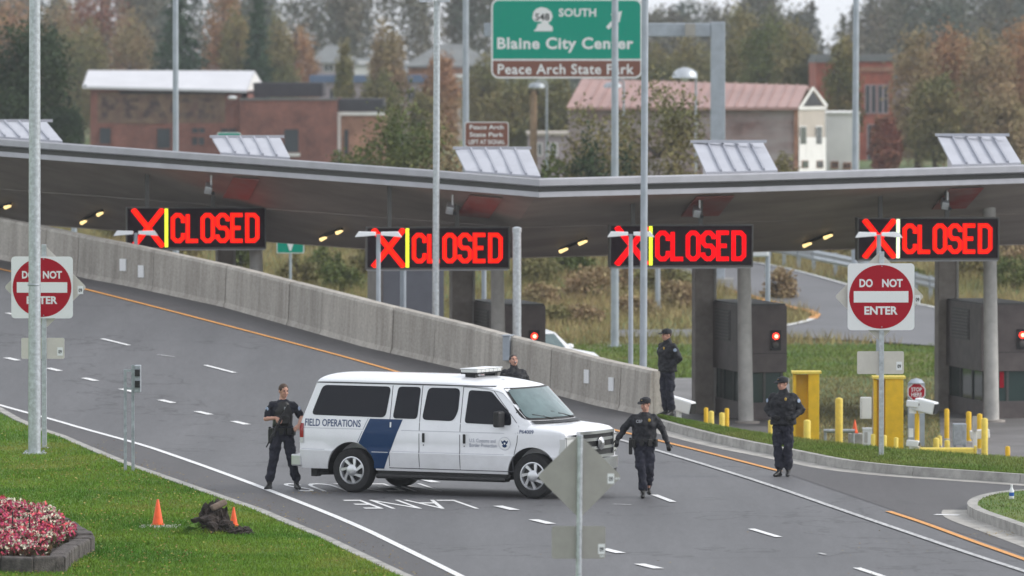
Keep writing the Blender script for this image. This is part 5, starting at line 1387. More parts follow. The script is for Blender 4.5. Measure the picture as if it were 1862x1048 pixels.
stations = [
    (-1.035, 1.93, 0.93, 0.30, -0.02, 0), (-1.025, 1.99, 0.965, 0.30, 0, 0), (-0.98, 2.015, 0.988, 0.27, 0, 0), (-0.85, 2.03, 1.0, 0.20, 0, 0), (-0.55, 2.038, 1.0, 0.05, 0, 0), (-0.3, 2.04, 1, 0, 0, 0),
    (0.3, 2.04, 1, 0, 0, 0), (1.0, 2.04, 1, 0, 0, 0), (1.8, 2.035, 1, 0, 0, 0), (2.3, 2.005, 1, 0, 0, 0), (2.6, 1.965, 1, 0, 0.0, 0), (2.78, 1.92, 1, 0, 0.08, 0), (2.84, 1.89, 1, 0, 0.14, 0),
    (3.36, 1.285, 1.0, 0, 0.30, 0.75), (3.42, 1.262, 1.0, 0, 0.30, 1.0), (3.62, 1.245, 0.995, 0, 0.22, 1), (3.85, 1.225, 0.985, 0, 0.16, 1), (4.02, 1.19, 0.97, 0, 0.15, 1), (4.10, 1.13, 0.955, 0, 0.15, 1), (4.115, 1.09, 0.945, 0, 0.15, 1)]
rings = [ring(x, T, w, sh, bo, 0.40 if x < 3.8 else 0.46, fl) for x, T, w, sh, bo, fl in stations]
half = len(VSEC); full = 2 * half - 1
mbv = MB()
vs = []
for r_ in rings: vs += r_ + [(x, -y, z) for x, y, z in r_[::-1][1:]]
fs = []
for i in range(len(rings) - 1):
    for k in range(full): fs.append((i * full + k, i * full + (k + 1) % full, (i + 1) * full + (k + 1) % full, (i + 1) * full + k))
fs += [tuple(range(full - 1, -1, -1)), tuple(range((len(rings) - 1) * full, len(rings) * full))]
mbv.add(vs, fs)
RW, FWX = (638, 897), 3.505
gA, gB = G(640, 896.0), G(971, 907.0)
dirv = (gB - gA).normalized(); YAW = math.atan2(dirv.y, dirv.x)
print('van yaw', math.degrees(YAW), 'wheelbase', (gB - gA).length)
YAW = R(-27.5)
fwd = Vector((math.cos(YAW), math.sin(YAW), 0)); rgt = Vector((math.sin(YAW), -math.cos(YAW), 0))
van_loc = (gA + gB) / 2 - fwd * (FWX / 2) - rgt * 0.93
van = thing('passenger_van', 'white passenger van with slanted blue stripe parked across the lanes', 'van', tuple(van_loc), YAW)
bm0 = bmesh.new(); me0 = mbv.mesh('tmp'); bm0.from_mesh(me0); bmesh.ops.triangulate(bm0, faces=bm0.faces); VT = BVHTree.FromBMesh(bm0); bm0.free()
# body with wheel openings cut out
body_me = mbv.mesh('body', M['white'])
tmp = bpy.data.objects.new('tmp_body', body_me); C.objects.link(tmp)
cutters = []
for x in (0.0, FWX):
    for sd_ in (-1, 1):
        cm = MB().tube((x, sd_ * 0.62, 0.40), (x, sd_ * 1.3, 0.40), 0.475, n=48).box(x - 0.475, x + 0.475, min(sd_ * 0.62, sd_ * 1.3), max(sd_ * 0.62, sd_ * 1.3), 0.0, 0.40)
        for part_ in (MB().tube((x, sd_ * 0.62, 0.40), (x, sd_ * 1.3, 0.40), 0.475, n=48),):
            co = bpy.data.objects.new('tmp_cut', part_.mesh('c')); C.objects.link(co); cutters.append(co)
            b = tmp.modifiers.new('b', 'BOOLEAN'); b.operation = 'DIFFERENCE'; b.object = co; b.solver = 'EXACT'
dg = bpy.context.evaluated_depsgraph_get()
bme = bpy.data.meshes.new_from_object(tmp.evaluated_get(dg)); bme.name = 'body'
for o in cutters + [tmp]: bpy.data.objects.remove(o)
bme.materials.clear(); bme.materials.append(M['white'])
shade(bme, 28)
obj('body', bme, van)
def vcast(x, z, side=-1, off=0.004):
    h = VT.ray_cast(Vector((x, side * 3, z)), Vector((0, -side, 0)))
    y = h[0].y if h[0] is not None else side * 0.95
    return Vector((x, y + side * off, z))
def vcastx(y, z, off=0.004, front=True):
    h = VT.ray_cast(Vector((9 if front else -9, y, z)), Vector((-1 if front else 1, 0, 0)))
    return Vector(((h[0].x if h[0] is not None else 3.4) + (off if front else -off), y, z))
def patch2d(poly, sp):
    poly = [Vector((p[0], p[1])) for p in poly]; dens = []
    for i, p in enumerate(poly):
        q = poly[(i + 1) % len(poly)]; k = max(1, int((q - p).length / sp))
        for j in range(k): dens.append(p.lerp(q, j / k))
    arr = np.array([(p.x, p.y) for p in dens]); x0, y0 = arr.min(0); x1, y1 = arr.max(0)
    gx, gy = np.meshgrid(np.arange(x0 + sp / 2, x1, sp), np.arange(y0 + sp / 2, y1, sp)); pts = np.stack([gx.ravel(), gy.ravel()], 1); pts = pts[in_poly(pts, arr)] if len(pts) else pts
    Vv, E, Ff, *_ = delaunay_2d_cdt(dens + [Vector(p) for p in pts], [], [list(range(len(dens)))], 1, 1e-5)
    return Vv, [tuple(f) for f in Ff], len(dens)
def vpatch(name, poly, m, parent, off=0.004, side=-1, sp=0.07, cast=None):
    Vv, Ff, nb = patch2d(poly, sp)
    cast = cast or (lambda a, b: vcast(a, b, side, off))
    outer = [cast(v.x, v.y) for v in Vv]
    me = bpy.data.meshes.new(name); me.from_pydata([tuple(p) for p in outer], [], Ff); me.update()
    bm = bmesh.new(); bm.from_mesh(me)
    bmesh.ops.recalc_face_normals(bm, faces=bm.faces)
    bm.to_mesh(me); bm.free(); shade(me); me.materials.append(m)
    return obj(name, me, parent)
def vtext(name, body, m, parent, cx, cz, w, h, off, bold=0.0, side=-1):
    a, f = text2d(body, w, h, bold)
    me = bpy.data.meshes.new(name); me.from_pydata([tuple(vcast(cx + (p[0] if side < 0 else -p[0]), cz + p[1], side, off)) for p in a], [], f); me.update(); me.materials.append(m)
    return obj(name, me, parent)
def seam_line(name, pts, w, parent, off=0.002, m='seam', side=-1, step=0.08):
    P = []
    for i in range(len(pts) - 1):
        a, b = Vector(pts[i]), Vector(pts[i + 1]); k = max(1, int((b - a).length / step))
        for j in range(k): P.append(a.lerp(b, j / k))
    P.append(Vector(pts[-1])); n = len(P); A = []
    for s_ in (1, -1):
        for i in range(n):
            t = (P[min(n - 1, i + 1)] - P[max(0, i - 1)]).normalized(); q = P[i] + Vector((-t.y, t.x)) * s_ * w / 2
            A.append(vcast(q.x, q.y, side, off))
    return MB().add([tuple(p) for p in A], [(i, i + 1, n + i + 1, n + i) for i in range(n - 1)]).build(name, M[m], parent)
for side in (-1, 1):
    for pts in ([(0.75, 0.45), (0.75, 1.86)], [(1.33, 0.45), (1.33, 1.87)], [(2.12, 0.45), (2.12, 1.87)], [(3.14, 0.45), (3.14, 0.66), (3.22, 0.95), (3.24, 1.2)], [(0.75, 0.45), (3.14, 0.45)]):
        seam_line('door_gap', pts, 0.013, van, side=side)
    for xa, xb, zc_ in ((-0.98, 0.22, 1.10), (0.98, 3.2, 1.10), (-0.98, -0.52, 0.735), (0.80, 2.97, 0.735)): seam_line('crease_shading', [(xa, zc_), (xb, zc_)], 0.012, van, 0.0025, 'crease', side)  # grey strips put the crease shading into the paint
    seam_line('drip_rail', [(-0.74, 1.885), (2.70, 1.885)], 0.018, van, 0.006, 'seam', side)
    seam_line('door_gap', [(2.12, 1.865), (2.66, 1.855), (3.24, 1.22)], 0.010, van, 0.002, 'seam', side)
    vpatch('rear_window', roundpoly([(-0.80, 1.325), (0.66, 1.31), (0.72, 1.84), (-0.62, 1.84)], 0.09), M['glass'], van, 0.006, side)
    vpatch('side_window', roundpoly([(0.80, 1.30), (1.28, 1.30), (1.30, 1.845), (0.86, 1.845)], 0.07), M['glass'], van, 0.006, side)
    vpatch('side_window', roundpoly([(1.37, 1.29), (1.98, 1.28), (2.06, 1.45), (2.06, 1.84), (1.44, 1.84)], 0.09), M['glass'], van, 0.006, side)
    vpatch('door_window', roundpoly([(2.20, 1.255), (3.10, 1.235), (3.06, 1.42), (2.66, 1.80), (2.23, 1.815)], 0.06), M['glass'], van, 0.006, side)
    # handles
    for hx in (1.42, 2.21):
        vpatch('door_handle', rrect(0.05, 0.16, 0.012, 3, hx, 0.985), M['black'], van, 0.014, side, 0.03)
        vpatch('handle_cup', rrect(0.13, 0.19, 0.03, 3, hx + 0.02, 0.985), M['seam'] if False else M['white'], van, 0.004, side, 0.05)
        vpatch('key_lock', rrect(0.022, 0.022, 0.008, 3, hx, 0.86), M['seam'], van, 0.008, side, 0.02)
    # blue stripe
    st = [(0.36, 1.285), (1.00, 1.285), (0.64, 0.43), (0.44, 0.43), (0.452, 0.55), (0.40, 0.66), (0.30, 0.765), (0.22, 0.82), (0.148, 0.86)]
    vpatch('blue_stripe', st, M['vanblue'], van, 0.0035, side, 0.06)
    seam_line('stripe_edge', [(0.325, 1.285), (0.125, 0.87)], 0.012, van, 0.0034, 'vangrey', side)
    vpatch('side_marker', rrect(0.03, 0.09, 0.008, 3, 0.77, 1.19), M['signwhite'], van, 0.009, side, 0.03)
    vtext('lettering', 'FIELD OPERATIONS', M['vantext'], van, -0.365 if side < 0 else -0.365, 1.195, 1.10, 0.125, 0.006, 0.012, side)
    vtext('lettering', 'U.S. Customs and', M['vangrey'], van, 2.56, 0.965, 0.50, 0.062, 0.006, 0.0, side)
    vtext('lettering', 'Border Protection', M['vangrey'], van, 2.57, 0.885, 0.52, 0.062, 0.006, 0.0, side)
    vtext('fleet_number', 'P64009', M['vantext'], van, 3.40, 1.135, 0.27, 0.065, 0.006, 0.012, side)
    # round seal: pale ring, white disc, blue eagle and shield
    cx_, cz_ = 2.985, 0.925
    circ = lambda r_, n_=28: [(cx_ + r_ * math.cos(2 * math.pi * k / n_), cz_ + r_ * math.sin(2 * math.pi * k / n_)) for k in range(n_)]
    sl = vpatch('seal', circ(0.112), M['vangrey'], van, 0.0045, side, 0.05)
    vpatch('seal_disc', circ(0.107), M['signwhite'], sl, 0.0055, side, 0.05)
    vpatch('seal_eagle', [(cx_ + a * 0.1, cz_ + b * 0.1) for a, b in [(-0.7, 0.55), (-0.35, 0.35), (-0.15, 0.5), (0, 0.6), (0.15, 0.5), (0.35, 0.35), (0.7, 0.55), (0.5, 0.0), (0.25, -0.15), (0.5, -0.35), (0.3, -0.6), (0, -0.7), (-0.3, -0.6), (-0.5, -0.35), (-0.25, -0.15), (-0.5, 0.0)]], M['vanblue'], sl, 0.0065, side, 0.05)
    vpatch('seal_shield', [(cx_ + a * 0.1, cz_ + b * 0.1) for a, b in [(-0.16, 0.18), (0.16, 0.18), (0.16, -0.05), (0, -0.2), (-0.16, -0.05)]], M['signwhite'], sl, 0.0075, side, 0.05)
    # tail lamp, mirror, step
    vpatch('tail_lamp', roundpoly([(-1.022, 0.93), (-0.935, 0.93), (-0.935, 1.175), (-1.022, 1.175)], 0.015), M['tailred'], van, 0.012, side, 0.04)
    vpatch('reverse_lamp', roundpoly([(-1.022, 0.84), (-0.935, 0.84), (-0.935, 0.925), (-1.022, 0.925)], 0.012), M['lens'], van, 0.012, side, 0.04)
    mt = Matrix.Translation((2.93, side * 1.08, 1.34))
    mi = MB().box(-0.075, 0.055, -0.115, 0.115, -0.135, 0.14, mt).build('mirror', M['black'], van, False, 0.035)
    MB().box(-0.02, 0.03, -0.19, -0.11, -0.09, 0.0, mt if side > 0 else Matrix.Translation((2.93, -1.08, 1.34)) @ Matrix.Rotation(math.pi, 4, 'Z')).build('mirror_arm', M['black'], mi)
    MB().box(0.50, 3.02, min(side * 0.83, side * 1.03), max(side * 0.83, side * 1.03), 0.265, 0.345).build('running_board', M['black'], van, False, 0.03)
    MB().box(0.50, 3.06, min(side * 0.80, side * 0.93), max(side * 0.80, side * 0.93), 0.345, 0.402).build('sill_trim', M['black'], van)
# underbody and exhaust, spare mount
MB().box(-0.9, 3.9, -0.6, 0.6, 0.30, 0.42).build('underbody', M['black'], van)
MB().tube((-0.82, -0.62, 0.30), (0.1, -0.55, 0.33), 0.035).build('exhaust_pipe', M['black'], van)
MB().box(-0.96, -0.84, -0.68, -0.52, 0.24, 0.42).build('tow_hook', M['black'], van, False, 0.01)
# wheel wells
for x in (0.0, FWX):
    for sd_ in (-1, 1):
        n = 24; vs = []
        for y in (sd_ * 0.60, sd_ * 0.945):
            for k in range(n + 1):
                a = R(-12) + R(204) * k / n; vs.append((x + 0.472 * math.cos(a), y, 0.40 + 0.472 * math.sin(a)))
        fs = [(k, k + 1, n + 2 + k, n + 1 + k) for k in range(n)] + [tuple(range(n + 1))]
        MB().add(vs, fs).build('wheel_well', M['black'], van)
# bumpers
MB().box(-1.19, -1.03, -0.93, 0.93, 0.43, 0.64).build('rear_bumper', M['chrome'], van, False, 0.03)
for s_ in (-1, 1): MB().box(-1.19, -0.99, s_ * 0.93 if s_ > 0 else -0.985, 0.985 if s_ > 0 else -0.93, 0.43, 0.64).build('bumper_end', M['chrome'], van, False, 0.05)
fbp = MB()
arc = [(4.10 + 0.20 * (1 - (y / 0.97) ** 2), y) for y in np.linspace(-0.98, 0.98, 13)]
for z0, z1, nm, m, dx in ((0.46, 0.66, 'front_bumper', 'chrome', 0.06), (0.36, 0.455, 'front_valance', 'black', 0.03)):
    vs, n = [], len(arc)
    for xx, y in arc: vs += [(xx + dx, y, z0), (xx + dx, y, z1), (xx - 0.14, y, z1), (xx - 0.14, y, z0)]
    fs = [(i * 4 + k, i * 4 + (k + 1) % 4, (i + 1) * 4 + (k + 1) % 4, (i + 1) * 4 + k) for i in range(n - 1) for k in range(4)] + [(0, 1, 2, 3), tuple((n - 1) * 4 + k for k in (3, 2, 1, 0))]
    MB().add(vs, fs).build(nm, M[m], van, 40)
# grille and headlamps (curved with the nose)
def nose(y, off): return 4.12 + 0.15 * (1 - (y / 0.95) ** 2) + off
def nose_bar(name, y0, y1, z0, z1, off, d, m, parent):
    ys_ = np.linspace(y0, y1, 9); vs = []
    for y in ys_: vs += [(nose(y, off), y, z0), (nose(y, off), y, z1), (nose(y, off - d), y, z1), (nose(y, off - d), y, z0)]
    n = len(ys_); fs = [(i * 4 + k, i * 4 + (k + 1) % 4, (i + 1) * 4 + (k + 1) % 4, (i + 1) * 4 + k) for i in range(n - 1) for k in range(4)] + [(0, 1, 2, 3), tuple((n - 1) * 4 + k for k in (3, 2, 1, 0))]
    return MB().add(vs, fs).build(name, m if not isinstance(m, str) else M[m], parent)
grl = nose_bar('grille', -0.60, 0.60, 0.70, 1.10, 0.015, 0.08, 'black', van)
for z0, z1 in ((1.085, 1.135), (0.68, 0.725)): nose_bar('chrome_frame', -0.64, 0.64, z0, z1, 0.05, 0.08, 'chrome', grl)
for y0, y1 in ((-0.64, -0.585), (0.585, 0.64)): nose_bar('chrome_frame', y0, y1, 0.726, 1.084, 0.05, 0.08, 'chrome', grl)
for z in (0.82, 0.965): nose_bar('grille_bar', -0.584, 0.584, z, z + 0.05, 0.035, 0.05, 'chrome', grl)
MB().lathe([(0.10, 0), (0.11, 0.02), (0.06, 0.05), (0.0001, 0.06)], 20, Matrix.Translation((nose(0, 0.04), 0, 0.92)) @ Matrix.Rotation(R(90), 4, 'Y')).build('emblem', M['chrome'], grl, 40)
for s_ in (-1, 1):
    a, b = (0.66, 0.93) if s_ > 0 else (-0.93, -0.66)
    hl = nose_bar('headlight', a, b, 0.77, 1.03, 0.02, 0.10, 'lens', van)
    nose_bar('headlight_frame', a - 0.012, b + 0.012, 1.032, 1.055, 0.03, 0.10, 'chrome', hl); nose_bar('headlight_frame', a - 0.012, b + 0.012, 0.74, 0.768, 0.03, 0.10, 'chrome', hl)
    c0 = s_ * 0.945
    MB().box(3.98, 4.13, min(c0, s_ * 0.958), max(c0, s_ * 0.958), 0.78, 1.02).build('corner_lamp', M['lens'], hl)
# windshield, wipers
wp = []
wsp = roundpoly([(-0.86, 1.36), (0.86, 1.36), (0.765, 1.835), (-0.765, 1.835)], 0.07)
vpatch('windshield', wsp, M['wglass'], van, cast=lambda y, z: vcastx(y, z, 0.024))
big = roundpoly([(-0.90, 1.325), (0.90, 1.325), (0.79, 1.86), (-0.79, 1.86)], 0.08)
vpatch('windshield_seal', big, M['black'], van, cast=lambda y, z: vcastx(y, z, 0.012))
cw = [vcastx(y, 1.315, 0.02) for y in np.linspace(-0.84, 0.84, 13)]
mbc = MB()
for i in range(12): mbc.add([tuple(cw[i]), tuple(cw[i + 1]), tuple(cw[i + 1] + Vector((0.10, 0, -0.035))), tuple(cw[i] + Vector((0.10, 0, -0.035)))], [(0, 1, 2, 3)])
mbc.build('cowl_panel', M['black'], van)
for y0, y1, z1 in ((-0.35, -0.72, 1.52), (0.40, -0.05, 1.50)):
    a = vcastx(y0, 1.34, 0.035); b = vcastx(y1, 1.42, 0.03)
    w_ = MB().tube(a, b, 0.010, 0.008, 6).build('wiper', M['black'], van)
    c = vcastx(y1 + 0.22, 1.385, 0.022); d = vcastx(y1 - 0.16, 1.455, 0.02)
    MB().tube(c, d, 0.010, 0.010, 6).build('wiper_blade', M['black'], w_)
MB().tube((3.25, -0.84, 1.28), (3.30, -0.86, 1.26), 0.018).build('hood_hinge', M['black'], van)
# roof light bar
lb = MB().box(1.86, 2.17, -0.45, 0.45, 2.062, 2.085).build('light_bar', M['black'], van)
for i, y in enumerate(np.linspace(-0.45, 0.30, 6)):
    MB().box(1.85, 2.18, y, y + 0.148, 2.086, 2.145).build('lens', M['lens'], lb, False, 0.02)
MB().box(1.84, 2.19, -0.46, 0.46, 2.146, 2.16).build('top_plate', M['housing'], lb, False, 0.006)
for y in (-0.36, 0.36):
    MB().box(1.92, 2.12, y - 0.05, y + 0.05, 1.98, 2.061).build('mount', M['black'], lb)
for i in range(1): MB().tube((2.4, 0.1, 2.02), (2.4, 0.1, 2.06), 0.03).build('antenna_base', M['black'], van)
# wheels
def wheel(name, x, y, side, parent, dual=False):
    w = bpy.data.objects.new(name, None); C.objects.link(w); w.parent = parent; w.location = (x, y, 0.385); w.rotation_euler = (R(90) if side < 0 else R(-90), 0, 0)
    # local z points outward
    MB().lathe([(0.235, -0.11), (0.30, -0.125), (0.355, -0.115), (0.383, -0.075), (0.386, 0.0), (0.383, 0.075), (0.355, 0.115), (0.30, 0.125), (0.235, 0.105), (0.225, 0.06)], 48, None, False).build('tyre', M['rubber'], w, 35)
    rm = MB().lathe([(0.0001, -0.06), (0.236, -0.06), (0.240, 0.112), (0.222, 0.118), (0.205, 0.095), (0.195, 0.05), (0.0001, 0.045)], 40).build('rim', M['silver'], w, 35)
    MB().lathe([(0.10, 0.05), (0.10, 0.115), (0.075, 0.135), (0.04, 0.14), (0.0001, 0.142)], 24).build('hub_cap', M['silver'], rm, 35)
    for k in range(7):
        a = 2 * math.pi * k / 7; a2 = a + 0.42
        p0, p1 = Vector((0.085 * math.cos(a), 0.085 * math.sin(a), 0)), Vector((0.212 * math.cos(a2), 0.212 * math.sin(a2), 0))
        d = (p1 - p0).normalized(); nrm = Vector((-d.y, d.x, 0))
        vs = [p0 + nrm * 0.018, p0 - nrm * 0.018, p1 - nrm * 0.030, p1 + nrm * 0.030]
        vv = [(v.x, v.y, 0.075) for v in vs] + [(vs[0].x, vs[0].y, 0.118), (vs[1].x, vs[1].y, 0.118), (vs[2].x, vs[2].y, 0.108), (vs[3].x, vs[3].y, 0.108)]
        MB().add(vv, [(0, 1, 2, 3), (4, 5, 6, 7), (0, 1, 5, 4), (1, 2, 6, 5), (2, 3, 7, 6), (3, 0, 4, 7)]).build('spoke', M['silver'], rm)
    MB().lathe([(0.200, 0.058), (0.09, 0.056)], 40, None, False).build('dark_dish', M['black'], rm)
    return w
for x in (0.0, FWX):
    for s_ in (-1, 1): wheel('wheel', x, s_ * 0.85, s_, van)

# ================================================================== WHITE PATROL CAR (behind the barrier)
def patrol():
    Y = 180.0; p = Vector((QX(948, Y), Y, PLAZA))
    t = thing('patrol_car', 'white patrol vehicle with roof light bar half hidden behind the barrier', 'car', tuple(p), R(-50)); t.scale = (1, 1, 0.86)
    prof = [(-2.3, 0.35), (-2.35, 0.95), (-2.2, 1.1), (-1.75, 1.66), (-0.9, 1.74), (0.2, 1.70), (0.55, 1.62), (1.05, 1.12), (2.0, 1.02), (2.3, 0.85), (2.35, 0.4)]
    n = len(prof); vs = []
    for y, sc in ((-0.92, 0), (-0.72, 1), (0.72, 1), (0.92, 0)):
        for x, z in prof:
            if sc == 0: vs.append((x * 0.99, y, z if z < 1.13 else 1.13 - 0.02 + (z - 1.13) * 0.1))
            else: vs.append((x, y, z))
    fs = [(r_ * n + i, r_ * n + i + 1, (r_ + 1) * n + i + 1, (r_ + 1) * n + i) for r_ in range(3) for i in range(n - 1)] + [(0, n, 2 * n, 3 * n), (n - 1, 2 * n - 1, 3 * n - 1, 4 * n - 1), tuple(range(n)), tuple(range(3 * n, 4 * n))]
    MB().add(vs, fs).build('body', M['white'], t, 50)
    d = Vector((0.5, 0, 0.5)).normalized() * 0.012
    MB().add([(0.60 + d.x, -0.66, 1.57 + d.z), (0.60 + d.x, 0.66, 1.57 + d.z), (1.02 + d.x, 0.70, 1.15 + d.z), (1.02 + d.x, -0.70, 1.15 + d.z)], [(0, 1, 2, 3)]).build('windshield', M['wglass'], t)
    for s_ in (-1, 1):
        MB().add([(0.15, s_ * 0.765, 1.60), (0.42, s_ * 0.775, 1.56), (0.86, s_ * 0.90, 1.19), (-0.25, s_ * 0.90, 1.19), (-0.20, s_ * 0.765, 1.60)], [(0, 1, 2, 3, 4)]).build('side_window', M['glass'], t)
        MB().add([(-0.30, s_ * 0.765, 1.60), (-0.35, s_ * 0.90, 1.19), (-1.9, s_ * 0.90, 1.19), (-1.65, s_ * 0.765, 1.58)], [(0, 1, 2, 3)]).build('side_window', M['glass'], t)
        MB().ell((0.85, s_ * 1.02, 1.17), 0.09, 0.12, 0.09).build('mirror', M['white'], t, True)
        for x in (-1.4, 1.45):
            MB().tube((x, s_ * 0.72, 0.36), (x, s_ * 0.94, 0.36), 0.36, n=28).build('wheel', M['rubber'], t)
        MB().box(2.2, 2.34, s_ * 0.5 if s_ > 0 else -0.85, 0.85 if s_ > 0 else -0.5, 0.72, 0.86).build('headlight', M['lens'], t, False, 0.02)
    MB().box(-0.45, -0.15, -0.55, 0.55, 1.73, 1.86).build('light_bar', M['lens'], t, False, 0.03)
    MB().box(-2.42, -2.3, -0.85, 0.85, 0.4, 0.62).build('rear_bumper', M['black'], t); MB().box(2.3, 2.42, -0.85, 0.85, 0.36, 0.6).build('front_bumper', M['black'], t, False, 0.03)
    return t
patrol()

# ================================================================== PEOPLE
def hand(mb, w, d, curl=0.5, side=1, palm_n=None):
    """w wrist, d direction of the hand; fingers curl towards palm_n"""
    d = d.normalized(); pn = (palm_n or Vector((0, 1, 0))).normalized(); pn = (pn - d * pn.dot(d)).normalized(); u = d.cross(pn) * side
    k = w + d * 0.085
    for s_ in (-0.026, -0.009, 0.009, 0.026): mb.cap(w + d * 0.015 + u * s_ * 0.6, k + u * s_, 0.017, 0.014, 8, 3)
    for s_, L in ((-0.030, 0.075), (-0.010, 0.085), (0.010, 0.080), (0.030, 0.062)):
        a = k + u * s_; e1 = d * math.cos(curl * 0.8) + pn * math.sin(curl * 0.8); b = a + e1 * L * 0.52
        e2 = d * math.cos(curl * 1.9) + pn * math.sin(curl * 1.9); c = b + e2 * L * 0.48
        mb.cap(a, b, 0.0095, 0.0085, 8, 3); mb.cap(b, c, 0.0085, 0.007, 8, 3)
    a = w + d * 0.03 - u * 0.03; b = a - u * 0.028 + d * 0.035 + pn * 0.012; c = b + d * 0.035 + pn * 0.018
    mb.cap(a, b, 0.014, 0.011, 8, 3); mb.cap(b, c, 0.011, 0.009, 8, 3)
def head_mtx(c, yaw, pitch, roll=0.0):
    return Matrix.Translation(c) @ Matrix.Rotation(yaw, 4, 'Z') @ Matrix.Rotation(pitch, 4, 'X') @ Matrix.Rotation(roll, 4, 'Y')
def person(label, loc, yaw, H, P, wear):
    """P: joints in metres for a 1.80 m figure facing -y, x to the viewer's right"""
    t = thing('person', label, 'person', tuple(loc), yaw)
    S = H / 1.80
    J = {k: Vector(v) * S for k, v in P.items() if isinstance(v, tuple)}
    hm = head_mtx(J['head'], P.get('hyaw', 0), P.get('hpitch', 0), P.get('hroll', 0))
    hp = lambda x, y, z: hm @ (Vector((x, y, z)) * S)
    b = MB()
    rot = hm.to_3x3().to_4x4()
    b.ell(hp(0, 0.012, 0.02), 0.076 * S, 0.094 * S, 0.098 * S, rot)
    b.ell(hp(0, -0.018, -0.05), 0.058 * S, 0.068 * S, 0.066 * S, rot)
    b.ell(hp(0, -0.055, -0.088), 0.030 * S, 0.026 * S, 0.022 * S, rot)
    b.cap(hp(0, -0.088, 0.005), hp(0, -0.105, -0.028), 0.011 * S, 0.015 * S, 8, 3)
    for s_ in (-1, 1):
        b.ell(hp(s_ * 0.076, 0.015, -0.008), 0.012 * S, 0.020 * S, 0.032 * S, rot, 8, 6)
        b.ell(hp(s_ * 0.036, -0.066, -0.028), 0.022 * S, 0.018 * S, 0.020 * S, rot, 8, 6)
    b.cap(hp(0, -0.085, -0.060), hp(0, -0.086, -0.066), 0.014 * S, 0.014 * S, 8, 3)
    b.cap(hp(0, 0.02, -0.06), J['neck'] + Vector((0, 0.01, -0.06)) * S, 0.052 * S, 0.062 * S)
    pel, che = J['pelvis'], J['chest']
    b.loft([(pel + Vector((0, 0, -0.08)) * S, 0.12 * S, 0.08 * S), (pel + Vector((0, 0, 0.06)) * S, 0.14 * S, 0.09 * S), (pel.lerp(che, 0.5), 0.13 * S, 0.085 * S), (che, 0.155 * S, 0.10 * S), (J['neck'] + Vector((0, 0.01, -0.07)) * S, 0.12 * S, 0.07 * S), (J['neck'], 0.05 * S, 0.05 * S)])
    for s in ('L', 'R'):
        b.cap(J['sh' + s], J['el' + s], 0.047 * S, 0.040 * S); b.cap(J['el' + s], J['wr' + s], 0.040 * S, 0.027 * S)
        b.cap(J['hip' + s], J['kn' + s], 0.075 * S, 0.052 * S); b.cap(J['kn' + s], J['an' + s], 0.050 * S, 0.026 * S)
        b.cap(J['an' + s], J['an' + s] + (J['toe' + s] - J['an' + s]) * 0.35, 0.024 * S, 0.016 * S)
        hd = (J['hd' + s] - J['wr' + s])
        if not wear.get('gloves'):
            hand(b, J['wr' + s], hd, P.get('curl' + s, 0.5), 1 if s == 'R' else -1, Vector(P.get('pn' + s, (0, 1, 0))))
    rough_obj('body', b, M['skin'], t, 0.0085, 2)
    # eyes, brows, mouth
    for s_ in (-1, 1):
        e = MB().ell(hp(s_ * 0.031, -0.079, 0.012), 0.013 * S, 0.008 * S, 0.007 * S, rot, 8, 6).build('eye', M['haird'], t)
        MB().ell(hp(s_ * 0.032, -0.083, 0.030), 0.020 * S, 0.007 * S, 0.005 * S, rot, 8, 6).build('eyebrow', M[wear.get('hair', 'hairb')], t)
    if wear.get('laugh'):
        mo = MB().ell(hp(0, -0.094, -0.060), 0.025 * S, 0.008 * S, 0.019 * S, rot, 12, 8).build('mouth', M['mouth'], t)
        MB().ell(hp(0, -0.101, -0.050), 0.019 * S, 0.004 * S, 0.005 * S, rot, 8, 6).build('teeth', M['signwhite'], mo)
    else:
        MB().ell(hp(0, -0.098, -0.062), 0.022 * S, 0.005 * S, 0.006 * S, rot, 10, 6).build('mouth', M['lips'], t)
    # hair
    h = MB(); h.ell(hp(0, 0.022, 0.033), 0.083 * S, 0.097 * S, 0.094 * S, rot)
    hb = h
    if wear.get('bun'): hb.ell(hp(0, 0.125, -0.01), 0.04 * S, 0.04 * S, 0.045 * S, rot)
    cutz = 0.035 if not wear.get('cap') else 0.2
    o = hb.mesh('hair', M[wear.get('hair', 'hairb')], True)
    bm = bmesh.new(); bm.from_mesh(o); inv = hm.inverted()
    dead = [f for f in bm.faces if (lambda c: (c.y < -0.035 * S and c.z < 0.055 * S) or (c.z < -0.035 * S and c.y < 0.05 * S) or c.z < -0.075 * S)(inv @ f.calc_center_median())]
    bmesh.ops.delete(bm, geom=dead, context='FACES'); bm.to_mesh(o); bm.free()
    ho = obj('hair', o, t)
    if wear.get('cap'):
        c = MB()
        c.ell(hp(0, 0.012, 0.058), 0.092 * S, 0.106 * S, 0.075 * S, rot)
        c.lathe([(0.093 * S, -0.018 * S), (0.096 * S, 0.03 * S), (0.08 * S, 0.06 * S)], 20, hm @ Matrix.Translation(Vector((0, 0.008, 0.05)) * S) @ Matrix.Diagonal((1, 1.13, 1, 1)))
        br = []
        for k in range(13):
            a = math.pi * k / 12; br.append((math.cos(a) * 0.085, -0.065 - math.sin(a) * 0.115, 0.045 - 0.022 * math.sin(a)))
        c.add([hp(x, y, z) for x, y, z in br] + [hp(x, y, z + 0.012) for x, y, z in br], [tuple(range(13)), tuple(range(25, 12, -1))] + [(i, i + 1, 14 + i, 13 + i) for i in range(12)] + [(12, 0, 13, 25)])
        co = c.build('cap', M['jacket'], t, 50)
        MB().ell(hp(0, -0.093, 0.075), 0.022 * S, 0.006 * S, 0.016 * S, rot, 10, 6).build('cap_emblem', M['gold'], co)
    # trousers
    q = MB(); F = wear.get('fat', 1.0)
